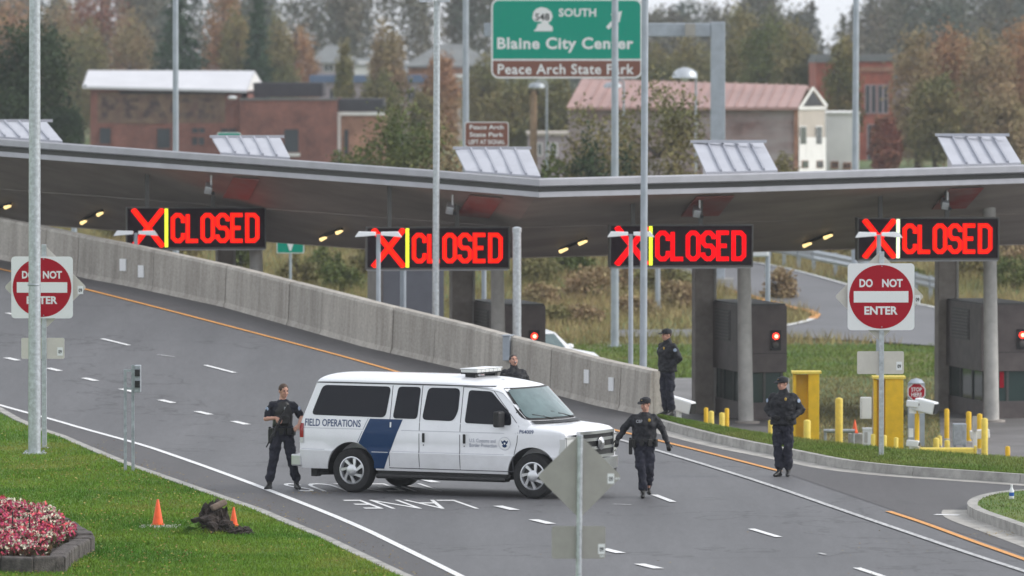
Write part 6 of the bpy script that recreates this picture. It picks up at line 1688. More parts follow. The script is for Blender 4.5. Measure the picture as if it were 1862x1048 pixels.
    q.loft([(pel + Vector((0, 0, -0.14)) * S, 0.13 * S, 0.105 * S), (pel + Vector((0, 0, -0.06)) * S, 0.172 * S * F, 0.122 * S), (pel + Vector((0, 0, 0.04)) * S, 0.172 * S * F, 0.122 * S), (pel + Vector((0, 0, 0.13)) * S, 0.160 * S * F, 0.112 * S)])
    for s in ('L', 'R'):
        hpj, kn, an = J['hip' + s], J['kn' + s], J['an' + s]
        q.cap(hpj, kn, 0.102 * S, 0.082 * S); q.cap(kn, an + Vector((0, 0, 0.09)) * S, 0.082 * S, 0.072 * S); q.cap(kn.lerp(an, 0.45), an + Vector((0, 0.008, 0.10)) * S, 0.078 * S, 0.080 * S)
        sx = 1 if s == 'L' else -1
        mid = hpj.lerp(kn, 0.68); q.box(mid.x + sx * 0.055 * S - 0.035, mid.x + sx * 0.055 * S + 0.035, mid.y - 0.055, mid.y + 0.065, mid.z - 0.10 * S, mid.z + 0.09 * S)
    rough_obj('trousers', q, M['navyt'], t, 0.014, 3, 0.060, 0.085)
    # boots
    for s in ('L', 'R'):
        an, toe = J['an' + s], J['toe' + s]; q = MB()
        d = toe - an; d.z = 0; d.normalize()
        gz = an.z - 0.085 * S
        heel = an - d * 0.045 * S; heel.z = gz + 0.036; ball = an + d * 0.125 * S; ball.z = gz + 0.036; tip = an + d * 0.185 * S; tip.z = gz + 0.030
        q.cap(heel, ball, 0.036, 0.042, 12, 4); q.cap(ball, tip, 0.042, 0.030, 12, 4); q.cap(an + Vector((0, 0, 0.13)) * S, an, 0.052 * S, 0.045 * S); q.cap(an, ball, 0.045 * S, 0.036)
        o = rough_obj('boot', q, M['leather'], t, 0.012, 2)
    # upper garment
    q = MB(); bulky = wear.get('bulky', 1.0)
    low = wear.get('hem', 0.02)
    q.loft([(pel + Vector((0, 0, low)) * S, 0.178 * S * F * bulky, 0.132 * S * bulky), (pel + Vector((0, 0, low + 0.08)) * S, 0.172 * S * F * bulky, 0.128 * S * bulky), (pel.lerp(che, 0.55), 0.168 * S * F * bulky, 0.128 * S * bulky), (che, 0.195 * S * bulky, 0.140 * S * bulky), (che + Vector((0, 0, 0.10)) * S, 0.185 * S * bulky, 0.125 * S), (J['neck'] + Vector((0, 0.005, -0.045)) * S, 0.125 * S, 0.09 * S), (J['neck'] + Vector((0, 0.005, 0.0)) * S, 0.072 * S, 0.07 * S)])
    for s in ('L', 'R'):
        q.cap(J['sh' + s], J['el' + s], 0.062 * S * bulky, 0.058 * S * bulky)
        if wear.get('short'): pass
        else: q.cap(J['el' + s], J['wr' + s] + (J['el' + s] - J['wr' + s]) * 0.02, 0.060 * S * bulky, 0.045 * S)
        q.cap(J['sh' + s], che + Vector((0, 0, 0.07)) * S, 0.068 * S, 0.10 * S)
    if wear.get('collar'): q.cap(J['neck'] + Vector((0, 0.005, -0.03)) * S, J['neck'] + Vector((0, 0.0, 0.035)) * S, 0.078 * S, 0.072 * S)
    if wear.get('short'):
        # cut the sleeve above the elbow: capsule ends two thirds down
        q2 = MB(); q2.v, q2.f = [], []
        q2.loft([(pel + Vector((0, 0, low)) * S, 0.168 * S * F, 0.122 * S), (pel.lerp(che, 0.55), 0.160 * S * F, 0.120 * S), (che, 0.185 * S, 0.130 * S), (che + Vector((0, 0, 0.10)) * S, 0.18 * S, 0.12 * S), (J['neck'] + Vector((0, 0.005, -0.045)) * S, 0.12 * S, 0.085 * S), (J['neck'] + Vector((0, 0.005, -0.005)) * S, 0.068 * S, 0.066 * S)])
        for s in ('L', 'R'):
            q2.cap(J['sh' + s], J['sh' + s].lerp(J['el' + s], 0.78), 0.062 * S, 0.058 * S); q2.cap(J['sh' + s], che + Vector((0, 0, 0.07)) * S, 0.064 * S, 0.10 * S)
        q = q2
    up_ = rough_obj('jacket' if not wear.get('short') else 'shirt', q, M[wear.get('top', 'jacket')], t, 0.014, 3, 0.055, 0.095)
    if wear.get('vest'):
        v = MB(); v.loft([(pel + Vector((0, 0, 0.10)) * S, 0.172 * S, 0.135 * S), (pel.lerp(che, 0.6), 0.170 * S, 0.140 * S), (che, 0.172 * S, 0.146 * S), (che + Vector((0, 0, 0.12)) * S, 0.13 * S, 0.125 * S), (J['neck'] + Vector((0, 0, -0.04)) * S, 0.10 * S, 0.09 * S)])
        for sx in (-0.10, -0.02, 0.07): v.box(che.x + sx - 0.035, che.x + sx + 0.035, che.y - 0.185 * S, che.y - 0.10 * S, che.z - 0.22 * S, che.z - 0.08 * S)
        rough_obj('vest', v, M['leather'], t, 0.014, 2, 0.015, 0.08)
    if wear.get('gloves'):
        for s in ('L', 'R'):
            g_ = MB(); hand(g_, J['wr' + s], J['hd' + s] - J['wr' + s], P.get('curl' + s, 0.5), 1 if s == 'R' else -1, Vector(P.get('pn' + s, (0, 1, 0)))); g_.cap(J['wr' + s] + (J['el' + s] - J['wr' + s]) * 0.1, J['wr' + s], 0.036, 0.03)
            rough_obj('glove', g_, M['leather'], t, 0.0075, 1)
    if wear.get('belt', True):
        bl_ = MB(); bl_.lathe([(0.186 * S * F, -0.025), (0.19 * S * F, 0.0), (0.186 * S * F, 0.025)], 28, Matrix.Translation(pel + Vector((0, 0, 0.055)) * S) @ Matrix.Diagonal((1, 0.74, 1, 1)))
        bo = bl_.build('duty_belt', M['leather'], t, 40)
        for ang, w_, h_ in ((-150, 0.05, 0.11), (-100, 0.035, 0.08), (-65, 0.04, 0.09), (-25, 0.04, 0.10), (30, 0.05, 0.09), (200, 0.04, 0.1)):
            a = R(ang); c = pel + Vector((math.cos(a) * 0.20 * F, math.sin(a) * 0.15, 0.045)) * S
            MB().box(-w_, w_, -0.03, 0.03, -h_, 0.035, Matrix.Translation(c) @ Matrix.Rotation(a + math.pi / 2, 4, 'Z')).build('pouch', M['leather'], bo, False, 0.012)
        c = pel + Vector((-0.215 * F, 0.0, -0.03)) * S
        MB().box(-0.03, 0.03, -0.055, 0.05, -0.16, 0.09, Matrix.Translation(c)).box(-0.022, 0.022, -0.02, 0.09, 0.06, 0.13, Matrix.Translation(c)).build('holster', M['leather'], bo, False, 0.012)
    fy = lambda z: -0.152 * S * bulky
    if wear.get('badge'):
        bx_, bz_ = wear['badge']
        MB().lathe([(0.024, 0), (0.02, 0.006), (0.0001, 0.01)], 8, Matrix.Translation(che + Vector((bx_ * S, fy(0) - 0.004 + abs(bx_) * 0.25, bz_ * S))) @ Matrix.Rotation(R(90), 4, 'X') @ Matrix.Diagonal((1, 1.3, 1, 1))).build('badge', M['gold'], t)
    if wear.get('patch'):
        for s in ('L', 'R'):
            c = J['sh' + s].lerp(J['el' + s], 0.30); sx = 1 if s == 'L' else -1
            out = Vector((sx * 0.8, -0.6, 0.05)).normalized() * 0.074 * S * bulky
            mt = Matrix.Translation(c + out) @ out.to_track_quat('Z', 'Y').to_matrix().to_4x4()
            MB().lathe([(0.037, -0.004), (0.035, 0.006), (0.0001, 0.009)], 14, mt).build('shoulder_patch', M['patch'], t)
    if wear.get('chest_text'):
        mtx = che + Vector((-0.085, fy(0) - 0.0 , 0.04)) * 1.0
        o = text_obj('chest_lettering', wear['chest_text'], M['idcard'], t, mtx.x, mtx.z, mtx.y + 0.012, w=0.11, h=0.055, bold=0.03)
        MB().box(mtx.x - 0.065, mtx.x + 0.065, mtx.y + 0.014, mtx.y + 0.03, mtx.z - 0.04, mtx.z + 0.04).build('name_panel', M['jacket'], t)
    if wear.get('card'):
        c = che + Vector((0.03, -0.172, 0.03)) * S
        MB().box(c.x - 0.018, c.x + 0.018, c.y - 0.004, c.y, c.z - 0.03, c.z + 0.05).build('name_badge', M['idcard'], t)
    return t
base = dict(head=(0, -0.015, 1.675), neck=(0, 0, 1.535), chest=(0, 0, 1.33), pelvis=(0, 0, 0.97),
            shL=(0.178, 0.0, 1.435), shR=(-0.178, 0.0, 1.435), hipL=(0.09, 0, 0.90), hipR=(-0.09, 0, 0.90))
def pose(**k): d = dict(base); d.update(k); return d
# 1. armed officer behind the rear of the van
pg = G(514, 890)
p1 = person('bareheaded officer in dark uniform holding a rifle at the rear of the van', (pg.x, pg.y, 0), R(6), 1.84,
    pose(head=(0.02, -0.02, 1.67), hyaw=R(22), hpitch=R(10), knL=(0.15, -0.03, 0.50), anL=(0.235, 0.0, 0.085), toeL=(0.28, -0.20, 0.03), knR=(-0.16, -0.03, 0.50), anR=(-0.225, -0.02, 0.085), toeR=(-0.31, -0.20, 0.03),
         elR=(-0.29, -0.04, 1.20), wrR=(-0.13, -0.225, 1.225), hdR=(-0.05, -0.265, 1.18), curlR=0.9, pnR=(0.3, 0.6, -0.6), elL=(0.32, -0.02, 1.22), wrL=(0.26, -0.22, 1.10), hdL=(0.20, -0.29, 1.05), curlL=0.9, pnL=(-0.3, 0.5, -0.6)),
    dict(short=True, top='navy', vest=True, hair='hairb', patch=True, card=True, hem=0.0))
rf = thing('rifle', 'black rifle held muzzle-down across the chest of the officer behind the van', 'rifle', tuple(p1.matrix_basis @ Vector((-0.075, -0.295, 1.19))), R(6))
mt = Matrix.Rotation(R(28), 4, 'Y') @ Matrix.Rotation(R(-6), 4, 'X')
MB().box(-0.022, 0.022, -0.03, 0.03, -0.10, 0.12, mt).build('receiver', M['gun'], rf, False, 0.006)
MB().tube(mt @ Vector((0, 0, -0.10)), mt @ Vector((0, 0, -0.50)), 0.012).build('barrel', M['gun'], rf)
MB().box(-0.02, 0.02, -0.022, 0.022, -0.32, -0.101, mt).build('handguard', M['gun'], rf, False, 0.006)
MB().box(-0.018, 0.018, -0.03, 0.04, 0.121, 0.33, mt).build('stock', M['gun'], rf, False, 0.008)
MB().box(-0.014, 0.014, -0.14, -0.031, -0.06, 0.0, mt).build('magazine', M['gun'], rf, False, 0.004)
MB().box(-0.014, 0.014, -0.12, -0.031, 0.05, 0.09, mt).build('grip', M['gun'], rf, False, 0.004)
# 2. laughing woman behind the van
pw = Q(934, 646, 127.0)
person('laughing woman in a black jacket, dark hair tied back, behind the van hood', (pw.x, 127.0, 0), R(14), (pw.z - 0.0) / 0.985,
    pose(head=(0.0, 0.0, 1.665), hpitch=R(-16), hyaw=R(4), knL=(0.10, -0.02, 0.50), anL=(0.11, 0.02, 0.085), toeL=(0.13, -0.18, 0.03), knR=(-0.10, -0.02, 0.50), anR=(-0.11, 0.02, 0.085), toeR=(-0.13, -0.18, 0.03),
         elL=(0.30, 0.08, 1.19), wrL=(0.24, -0.08, 0.99), hdL=(0.22, -0.14, 0.93), elR=(-0.29, 0.05, 1.19), wrR=(-0.24, -0.08, 0.98), hdR=(-0.22, -0.14, 0.92)),
    dict(top='jacket', bulky=1.18, belt=False, hem=-0.06, collar=True, hair='haird', bun=True, laugh=True))
# 3. officer standing on the kerb
p3g = G(1212, 757.5, KH)
person('officer in cap and dark jacket standing on the kerb, hands in pockets', (p3g.x + 0.02, p3g.y + 0.02, KH), R(-52), 1.80,
    pose(head=(0.0, -0.03, 1.67), hyaw=R(-14), hpitch=R(3), knL=(0.085, -0.01, 0.50), anL=(0.075, 0.04, 0.085), toeL=(0.10, -0.16, 0.03), knR=(-0.085, -0.02, 0.50), anR=(-0.075, 0.02, 0.085), toeR=(-0.11, -0.18, 0.03),
         elL=(0.275, 0.08, 1.19), wrL=(0.20, -0.05, 1.03), hdL=(0.12, -0.06, 0.97), elR=(-0.275, 0.08, 1.19), wrR=(-0.20, -0.05, 1.03), hdR=(-0.12, -0.06, 0.97)),
    dict(top='jacket', bulky=1.24, collar=True, cap=True, gloves=True, belt=False, badge=(0.09, 0.07), patch=True, hem=-0.05))
# 4. walking officer
p4g = G(1171, 905)
person('officer in cap walking with arms swung out, right of the van', (p4g.x, p4g.y, 0), R(0), 1.715,
    pose(head=(0.02, -0.03, 1.67), hyaw=R(-40), hpitch=R(6), neck=(0.01, 0, 1.535), knL=(0.10, -0.02, 0.51), anL=(0.085, 0.20, 0.13), toeL=(0.10, 0.02, 0.05), knR=(-0.045, -0.10, 0.50), anR=(-0.02, -0.11, 0.085), toeR=(-0.03, -0.32, 0.03),
         elR=(-0.35, 0.03, 1.235), wrR=(-0.47, -0.08, 1.05), hdR=(-0.49, -0.12, 0.96), curlR=0.7, elL=(0.33, 0.05, 1.21), wrL=(0.42, 0.0, 0.98), hdL=(0.44, -0.03, 0.88), curlL=0.6),
    dict(top='jacket', cap=True, gloves=True, badge=(0.09, 0.06), chest_text='CBP', bulky=1.14, fat=1.12))
# 5. officer by the kerb, hands together
p5g = G(1424, 866.5)
person('officer in cap and bulky jacket standing by the kerb, hands tucked together', (p5g.x, p5g.y, 0), R(-14), 1.79,
    pose(head=(-0.01, -0.03, 1.67), hyaw=R(-38), hpitch=R(4), knL=(0.095, -0.02, 0.50), anL=(0.085, 0.03, 0.085), toeL=(0.11, -0.17, 0.03), knR=(-0.095, -0.02, 0.50), anR=(-0.065, -0.03, 0.085), toeR=(-0.12, -0.22, 0.03),
         elL=(0.315, 0.07, 1.19), wrL=(0.20, -0.15, 1.06), hdL=(0.10, -0.19, 1.05), curlL=0.9, elR=(-0.29, 0.05, 1.19), wrR=(-0.15, -0.17, 1.08), hdR=(-0.05, -0.20, 1.06), curlR=0.9),
    dict(top='jacket', bulky=1.26, collar=True, cap=True, gloves=True, belt=False, hem=-0.04, badge=(0.08, 0.07), patch=True, fat=1.06))
# ================================================================== BUILDINGS BEHIND
M['whitewall'] = mat('white_render', (0.74, 0.73, 0.71), 0.8, var=0.08, scale=0.8)
M['cream_wall'] = mat('cream_render', (0.46, 0.41, 0.36), 0.8, var=0.08, scale=0.8)
M['pinkroof'] = mat('pink_metal_roof', (0.38, 0.235, 0.21), 0.5, 0.15, var=0.08, scale=0.5)
M['whiteroof'] = mat('white_metal_roof', (0.60, 0.60, 0.63), 0.45, 0.1, var=0.06, scale=0.4)
M['darkroof'] = mat('black_parapet', (0.035, 0.035, 0.042), 0.7, var=0.2, scale=1)
M['greyroof'] = mat('grey_shingle_roof', (0.17, 0.18, 0.18), 0.85, var=0.12, scale=0.6)
M['mauvewall'] = mat('mauve_wall', (0.36, 0.31, 0.33), 0.8, var=0.06, scale=0.5)
M['blueroof'] = mat('blue_roof_trim', (0.10, 0.15, 0.25), 0.6)
M['bwin'] = mat('far_window_glass', (0.045, 0.055, 0.065), 0.15)
M['ghost_l'] = mat('faded_wall_paint_pale', (0.26, 0.185, 0.125), 0.9, scale=1.1, col2=(0.13, 0.075, 0.06), var=0.2, lo=0.36, hi=0.6)
M['ghost_d'] = mat('faded_wall_paint_dark', (0.075, 0.05, 0.05), 0.9, scale=1.6, col2=(0.19, 0.13, 0.09), var=0.2, lo=0.42, hi=0.62)
class Bld:
    def __init__(s, name, label, px0, D, cat='building', zb=None):
        s.D = D; s.x0 = QX(px0, D); s.zb = terr(s.x0, D) if zb is None else zb
        s.t = thing(name, label, cat, (s.x0, D, s.zb), 0)
    def X(s, px): return QX(px, s.D) - s.x0
    def Z(s, py): return Q(931, py, s.D).z - s.zb
    def box(s, name, m, x0, x1, y0, y1, d0=0.0, d1=8.0, parent=None, bevel=0.0):
        za = -0.6 if y0 is None else s.Z(y0)
        return MB().box(s.X(x0), s.X(x1), d0, d1, za, s.Z(y1)).build(name, M[m], parent or s.t, False, bevel)
    def window(s, x0, x1, y0, y1, frame='whitewall', d=0.0, mull=True):
        f = MB(); e = 0.07
        X0, X1, Z0, Z1 = s.X(x0), s.X(x1), s.Z(y0), s.Z(y1)
        f.box(X0 - e, X0, d - 0.08, d - 0.002, Z0 - e, Z1 + e).box(X1, X1 + e, d - 0.08, d - 0.002, Z0 - e, Z1 + e).box(X0, X1, d - 0.08, d - 0.002, Z1, Z1 + e).box(X0, X1, d - 0.10, d - 0.002, Z0 - e, Z0)
        w = f.build('window', M[frame], s.t)
        MB().box(X0, X1, d - 0.04, d - 0.003, Z0, Z1).build('pane', M['bwin'], w)
        if mull: MB().box((X0 + X1) / 2 - 0.03, (X0 + X1) / 2 + 0.03, d - 0.06, d - 0.041, Z0, Z1).build('mullion', M[frame], w)
        return w
    def gable_x(s, name, m, x0, x1, ye, yr, d0, d1, ov=0.3, th=0.12, hip=0.0):   # ridge runs along x
        X0, X1 = s.X(x0), s.X(x1); Ze, Zr = s.Z(ye), s.Z(yr); dm = (d0 + d1) / 2
        vs = [(X0, d0 - ov, Ze), (X1, d0 - ov, Ze), (X1 - hip, dm, Zr), (X0 + hip, dm, Zr), (X0, d1 + ov, Ze), (X1, d1 + ov, Ze)]
        vs += [(a, b, c - th) for a, b, c in vs]
        return MB().add(vs, [(0, 1, 2, 3), (3, 2, 5, 4), (6, 7, 8, 9), (9, 8, 11, 10), (0, 1, 7, 6), (4, 5, 11, 10), (0, 3, 9, 6), (3, 4, 10, 9), (1, 2, 8, 7), (2, 5, 11, 8)]).build(name, M[m], s.t)
# --- A: old brick block with faded painted wall
a = Bld('brick_building', 'long old red brick block with faded wall lettering and white metal roof', 390, 420)
a.box('wall', 'brick_a', 165, 440, None, 163, 0, 14)
a.box('wall', 'brick_a', 438, 614, None, 180, -0.9, 2.5); a.box('wall', 'brick_a', 455, 614, None, 180.5, 2.51, 13.6)
a.box('parapet', 'darkroof', 440, 585, 177, 151, 3, 10)
a.box('coping', 'greyroof', 437, 615, 182, 178.5, -1.0, -0.4)
def aq(px, py, dd): p = Q(px, py, 420 + dd); return (p.x - a.x0, dd, p.z - a.zb)
rp4 = [aq(150, 157, -0.5), aq(449, 164, -0.5), aq(463, 129, 4.5), aq(160, 128, 4.5)]
bk4 = [aq(484, 162, 9.5), aq(180, 160, 9.5)]
MB().add(rp4 + bk4 + [(x, y, z_ - 0.15) for x, y, z_ in rp4 + bk4], [(0, 1, 2, 3), (3, 2, 4, 5), (6, 7, 8, 9), (9, 8, 10, 11), (0, 1, 7, 6), (1, 2, 8, 7), (2, 4, 10, 8), (0, 3, 9, 6)]).build('roof', M['whiteroof'], a.t)
MB().add([aq(450, 165, -0.3), aq(463.5, 132, 4.5), aq(482, 164, 9.3)], [(0, 1, 2)]).build('gable_end', M['whitewall'], a.t)
MB().add([aq(450, 165, -0.3), aq(482, 164, 9.3), aq(482, 300, 9.3), aq(450, 300, -0.3)], [(0, 1, 2, 3)]).build('end_wall', M['brick_a'], a.t)
a.box('wall_band', 'darkroof', 219, 470, 171, 166, -0.10, -0.01)
a.box('wing_wall', 'brick_o', 619, 698, None, 205, -0.2, 9); a.box('wing_parapet', 'darkroof', 616, 697, 203, 180, -0.1, 8.5)
a.box('wing_trim', 'whitewall', 614.5, 700, 210, 204, -0.45, -0.21); a.box('wing_trim', 'whitewall', 614.5, 620, None, 210.5, -0.45, -0.21)
a.window(626, 634, 282, 236, 'brick_o', -0.2, False)
for (x0, x1, y0, y1) in [(182, 202, 262, 233), (286, 310, 270, 234)]: a.window(x0, x1, y0, y1, 'brick_a', 0, False)
for (x0, x1, y0, y1) in [(350, 373, 242, 233), (350, 372, 264, 250), (402, 430, 243, 234)]: a.window(x0, x1, y0, y1, 'brick_a', 0)
a.window(518, 544, 277, 235, 'brick_a', -0.9, False); a.box('window_sill', 'whitewall', 516, 547, 284, 278.5, -1.1, -0.91)
a.box('painted_band', 'ghost_l', 178, 410, 224, 168, -0.012, -0.002)
text_obj('faded_lettering', 'PEACE', M['ghost_d'], a.t, a.X(288), a.Z(196), -0.02, w=205 * mpp(420), h=40 * mpp(420), bold=0.05, space=1.3)
a.box('ledge', 'ghost_l', 214, 300, 225, 221, -0.09, -0.013)
MB().ell((a.X(424), -0.75, a.Z(178)), 0.3, 0.25, 0.12).build('wall_lamp', M['housing'], a.t, True)
# --- pale flat building with blue roof trim, far houses
b = Bld('flat_building', 'pale mauve flat-roofed building with blue trim behind the brick block', 690, 520)
b.box('wall', 'mauvewall', 585, 812, None, 150, 0, 12); b.box('roof_trim', 'blueroof', 563, 815, 150, 137, -0.3, 12.3)
for x in (600, 668, 742): b.window(x, x + 14, 182, 162, 'mauvewall', 0)
c = Bld('house', 'distant pale green-roofed house above the brick block', 605, 640)
c.box('wall', 'mauvewall', 570, 640, None, 112, 0, 8); c.gable_x('roof', 'greyroof', 562, 648, 114, 82, 0, 8, 0.4, 0.12, 1.6); c.window(590, 606, 130, 118); c.window(618, 632, 130, 118)
c2 = Bld('house', 'distant small white house between the poplars', 668, 660)
c2.box('wall', 'whitewall', 640, 672, None, 112, 0, 5); c2.box('wall', 'mauvewall', 672.5, 700, None, 118, 0.5, 5); c2.gable_x('roof', 'greyroof', 636, 704, 118, 106, 0, 5, 0.3)
d = Bld('house', 'distant brick house with wide grey hipped roof left of the green sign', 815, 560)
d.box('wall', 'brick_o', 742, 893, None, 118, 0, 9); d.gable_x('roof', 'greyroof', 732, 905, 120, 80, 0, 9, 0.5, 0.15, 3.0)
d.box('porch_wall', 'cream_wall', 812, 868, None, 142, -2.5, -0.05); d.box('porch_roof', 'whitewall', 808, 878, 141.5, 135, -2.8, -0.05); d.window(826, 842, 176, 158, 'whitewall', -2.5); d.window(848, 860, 176, 158, 'whitewall', -2.5); d.window(852, 880, 132, 122, 'whitewall', 0)
e = Bld('low_building', 'low pale blue-grey building with dark fence right of the brown park sign', 990, 380)
e.box('wall', 'mauvewall', 960, 1036, None, 247, 0, 8); e.box('roof', 'cream_wall', 957, 1040, 246.5, 241, -0.3, 8.3); e.window(972, 984, 282, 262); e.window(1000, 1012, 282, 262)
# --- C: long brick building with pink metal roof
k_ = Bld('brick_building', 'long patchy brick building with pink metal roof and gabled white front', 1270, 330)
k_.box('wall', 'brick_p', 1036, 1447, None, 196, 0, 10); k_.box('wall_band', 'darkroof', 1034, 1447, 200, 195.5, -0.15, -0.01)
k_.box('corner_trim', 'brick_o', 1443.5, 1451, None, 201, -0.12, 0.3)
MB().add([(k_.X(x), dd, k_.Z(y) - th) for th in (0, 0.15) for x, dd, y in ((1030, -0.4, 195), (1450, -0.4, 195), (1476, 5, 156), (1060, 5, 144))] , [(0, 1, 2, 3), (4, 5, 6, 7), (0, 1, 5, 4), (1, 2, 6, 5), (2, 3, 7, 6), (3, 0, 4, 7)]).build('roof', M['pinkroof'], k_.t)
MB().add([(k_.X(x), dd, k_.Z(y) - th) for th in (0, 0.15) for x, dd, y in ((1476.3, 5, 156), (1060, 5, 144), (1080, 10.5, 196), (1503, 10.5, 192))], [(0, 1, 2, 3), (4, 5, 6, 7), (0, 1, 5, 4), (1, 2, 6, 5), (2, 3, 7, 6), (3, 0, 4, 7)]).build('roof', M['pinkroof'], k_.t)
# roof seams
for i in range(1, 22):
    u = i / 22
    p0 = Vector((k_.X(1030 + 420 * u), -0.4, k_.Z(195) + 0.03)); p1 = Vector((k_.X(1060 + 416 * u), 5, k_.Z(144 + 12 * u) + 0.03))
    MB().tube(p0, p1, 0.035, n=4).build('roof_seam', M['pinkroof'], k_.t)
# right-hand gabled front (turned to the right street)
front = [(1451, 0.0), (1500, 9.0)]
def fq(px, py):
    dd = (px - 1451) / 49 * 9.0; Y = k_.D + dd
    return (QX(px, Y) - k_.x0, dd, Q(px, py, Y).z - k_.zb)
def fpatch(name, pts, m, parent=None, off=0.0): return MB().add([(lambda v: (v[0] + off * 0.8, v[1] - off * 0.6, v[2]))(fq(*p)) for p in pts], [tuple(range(len(pts)))]).build(name, M[m], parent or k_.t)
fpatch('front_wall', [(1451, 330), (1500, 330), (1500, 196), (1475, 158), (1451, 196)], 'cream_wall')
fpatch('front_lower_wall', [(1451, 330), (1500, 330), (1500, 250), (1451, 250)], 'whitewall', None, 0.05)
fpatch('gable_louvre', [(1457, 193), (1494, 192), (1475, 166)], 'darkroof', None, 0.06); fpatch('front_cornice', [(1450, 200), (1501, 199), (1501, 194), (1450, 194)], 'whitewall', None, 0.08)
for pts in ([(1448, 197), (1475, 157), (1476, 163), (1455, 196)], [(1475, 157), (1503, 192), (1497, 194), (1476, 163)]): fpatch('bargeboard', pts, 'whitewall', None, 0.10)
for x in (1452.5, 1481): 
    w = fpatch('window', [(x, 264), (x + 12, 264), (x + 12, 229), (x, 229)], 'whitewall', None, 0.06); fpatch('pane', [(x + 1, 262), (x + 11, 262), (x + 11, 231), (x + 1, 231)], 'bwin', w, 0.08)
for x in (1455, 1482):
    w = fpatch('shop_window', [(x, 306), (x + 13, 306), (x + 13, 292), (x, 292)], 'brick_o', None, 0.07); fpatch('pane', [(x + 1, 305), (x + 12, 305), (x + 12, 293), (x + 1, 293)], 'bwin', w, 0.09)
wb = Bld('white_building', 'plain white boxy building right of the pink-roofed one', 1530, 342)
wb.box('wall', 'whitewall', 1503, 1562, None, 207, 0, 9); wb.box('coping', 'whitewall', 1501, 1564, 207, 204, -0.15, 9.15); wb.window(1513, 1522, 305, 296, 'brick_o'); wb.window(1535, 1545, 306, 298, 'brick_o')
# --- D: tall red brick hall
h_ = Bld('brick_hall', 'tall bright red brick hall with narrow windows behind the white building', 1590, 450)
h_.box('tower', 'brick_r', 1563, 1623, None, 112, 0, 8); h_.box('tower_coping', 'greyroof', 1560, 1626, 112, 105, -0.25, 8.2); h_.box('cornice', 'brick_o', 1562, 1624, 130, 122, -0.18, -0.01)
h_.box('wall', 'brick_r', 1485, 1562, None, 114, 1.5, 12); h_.box('coping', 'greyroof', 1483, 1562, 113.5, 107, 1.3, 12.2); h_.box('rear_roof', 'greyroof', 1500, 1700, 150, 98, 14, 26); h_.box('rear_wall', 'mauvewall', 1502, 1698, None, 150.5, 14.2, 25.8)
for x in (1574, 1585, 1597, 1607): h_.window(x, x + 6, 205, 156, 'mauvewall', 0, False)
h_.window(1578, 1592, 300, 228, 'mauvewall', 0); h_.window(1600, 1604, 290, 256, 'whitewall', 0, False); h_.window(1610, 1614, 290, 256, 'whitewall', 0, False)
hs_ = Bld('house', 'small white gabled house half hidden by the autumn poplars at right', 1640, 470)
hs_.box('wall', 'whitewall', 1620, 1668, None, 248, 0, 6); hs_.gable_x('roof', 'whiteroof', 1616, 1672, 250, 215, 0, 6, 0.3, 0.1, 1.0); hs_.window(1632, 1642, 280, 262); hs_.window(1650, 1660, 280, 262)
# --- street lamps and a wooden post in town
def town_lamp(px, py, D, lab, dome=True):
    z = terr(QX(px, D), D); h = Q(px, py, D).z - z
    t = thing('street_lamp', lab, 'street lamp', (QX(px, D), D, z), 0)
    MB().tube((0.5, 0, 0), (0.5, 0, h + 0.25), 0.07, 0.05).build('post', M['galvd'], t); MB().tube((0.5, 0, h + 0.25), (0, 0, h + 0.3), 0.035).build('arm', M['galvd'], t)
    if dome:
        MB().lathe([(0.58, -0.05), (0.56, 0.12), (0.40, 0.32), (0.15, 0.42), (0.0001, 0.44)], 20, Matrix.Translation((0, 0, h))).build('shade', M['galv'], t, 50); MB().ell((0, 0, h - 0.08), 0.2, 0.2, 0.16).build('lamp', M['housing'], t, True)
    else:
        MB().lathe([(0.42, -0.05), (0.40, 0.1), (0.25, 0.2), (0.0001, 0.22)], 16, Matrix.Translation((0, 0, h))).build('shade', M['galvd'], t, 50)
town_lamp(1245, 140, 300, 'dome street lamp above the pink roof'); town_lamp(1114, 158, 300, 'dark street lamp behind the pole crossing the green sign', False)
town_lamp(976, 158, 330, 'street lamp on a wooden post below the green sign', False)
z = terr(QX(970, 330), 330); t = thing('wooden_post', 'brown wooden post below the green sign', 'post', (QX(970, 330), 330.6, z), 0)
MB().tube((0, 0, 0), (0, 0, Q(970, 165, 330).z - z), 0.2, 0.17, 10).build('shaft', mat('weathered_wood', (0.25, 0.17, 0.11), 0.9, var=0.2, scale=4), t); MB().box(-0.28, 0.28, -0.1, 0.1, Q(970, 172, 330).z - z, Q(970, 165, 330).z - z + 0.05).build('cross_piece', M['bark'], t)

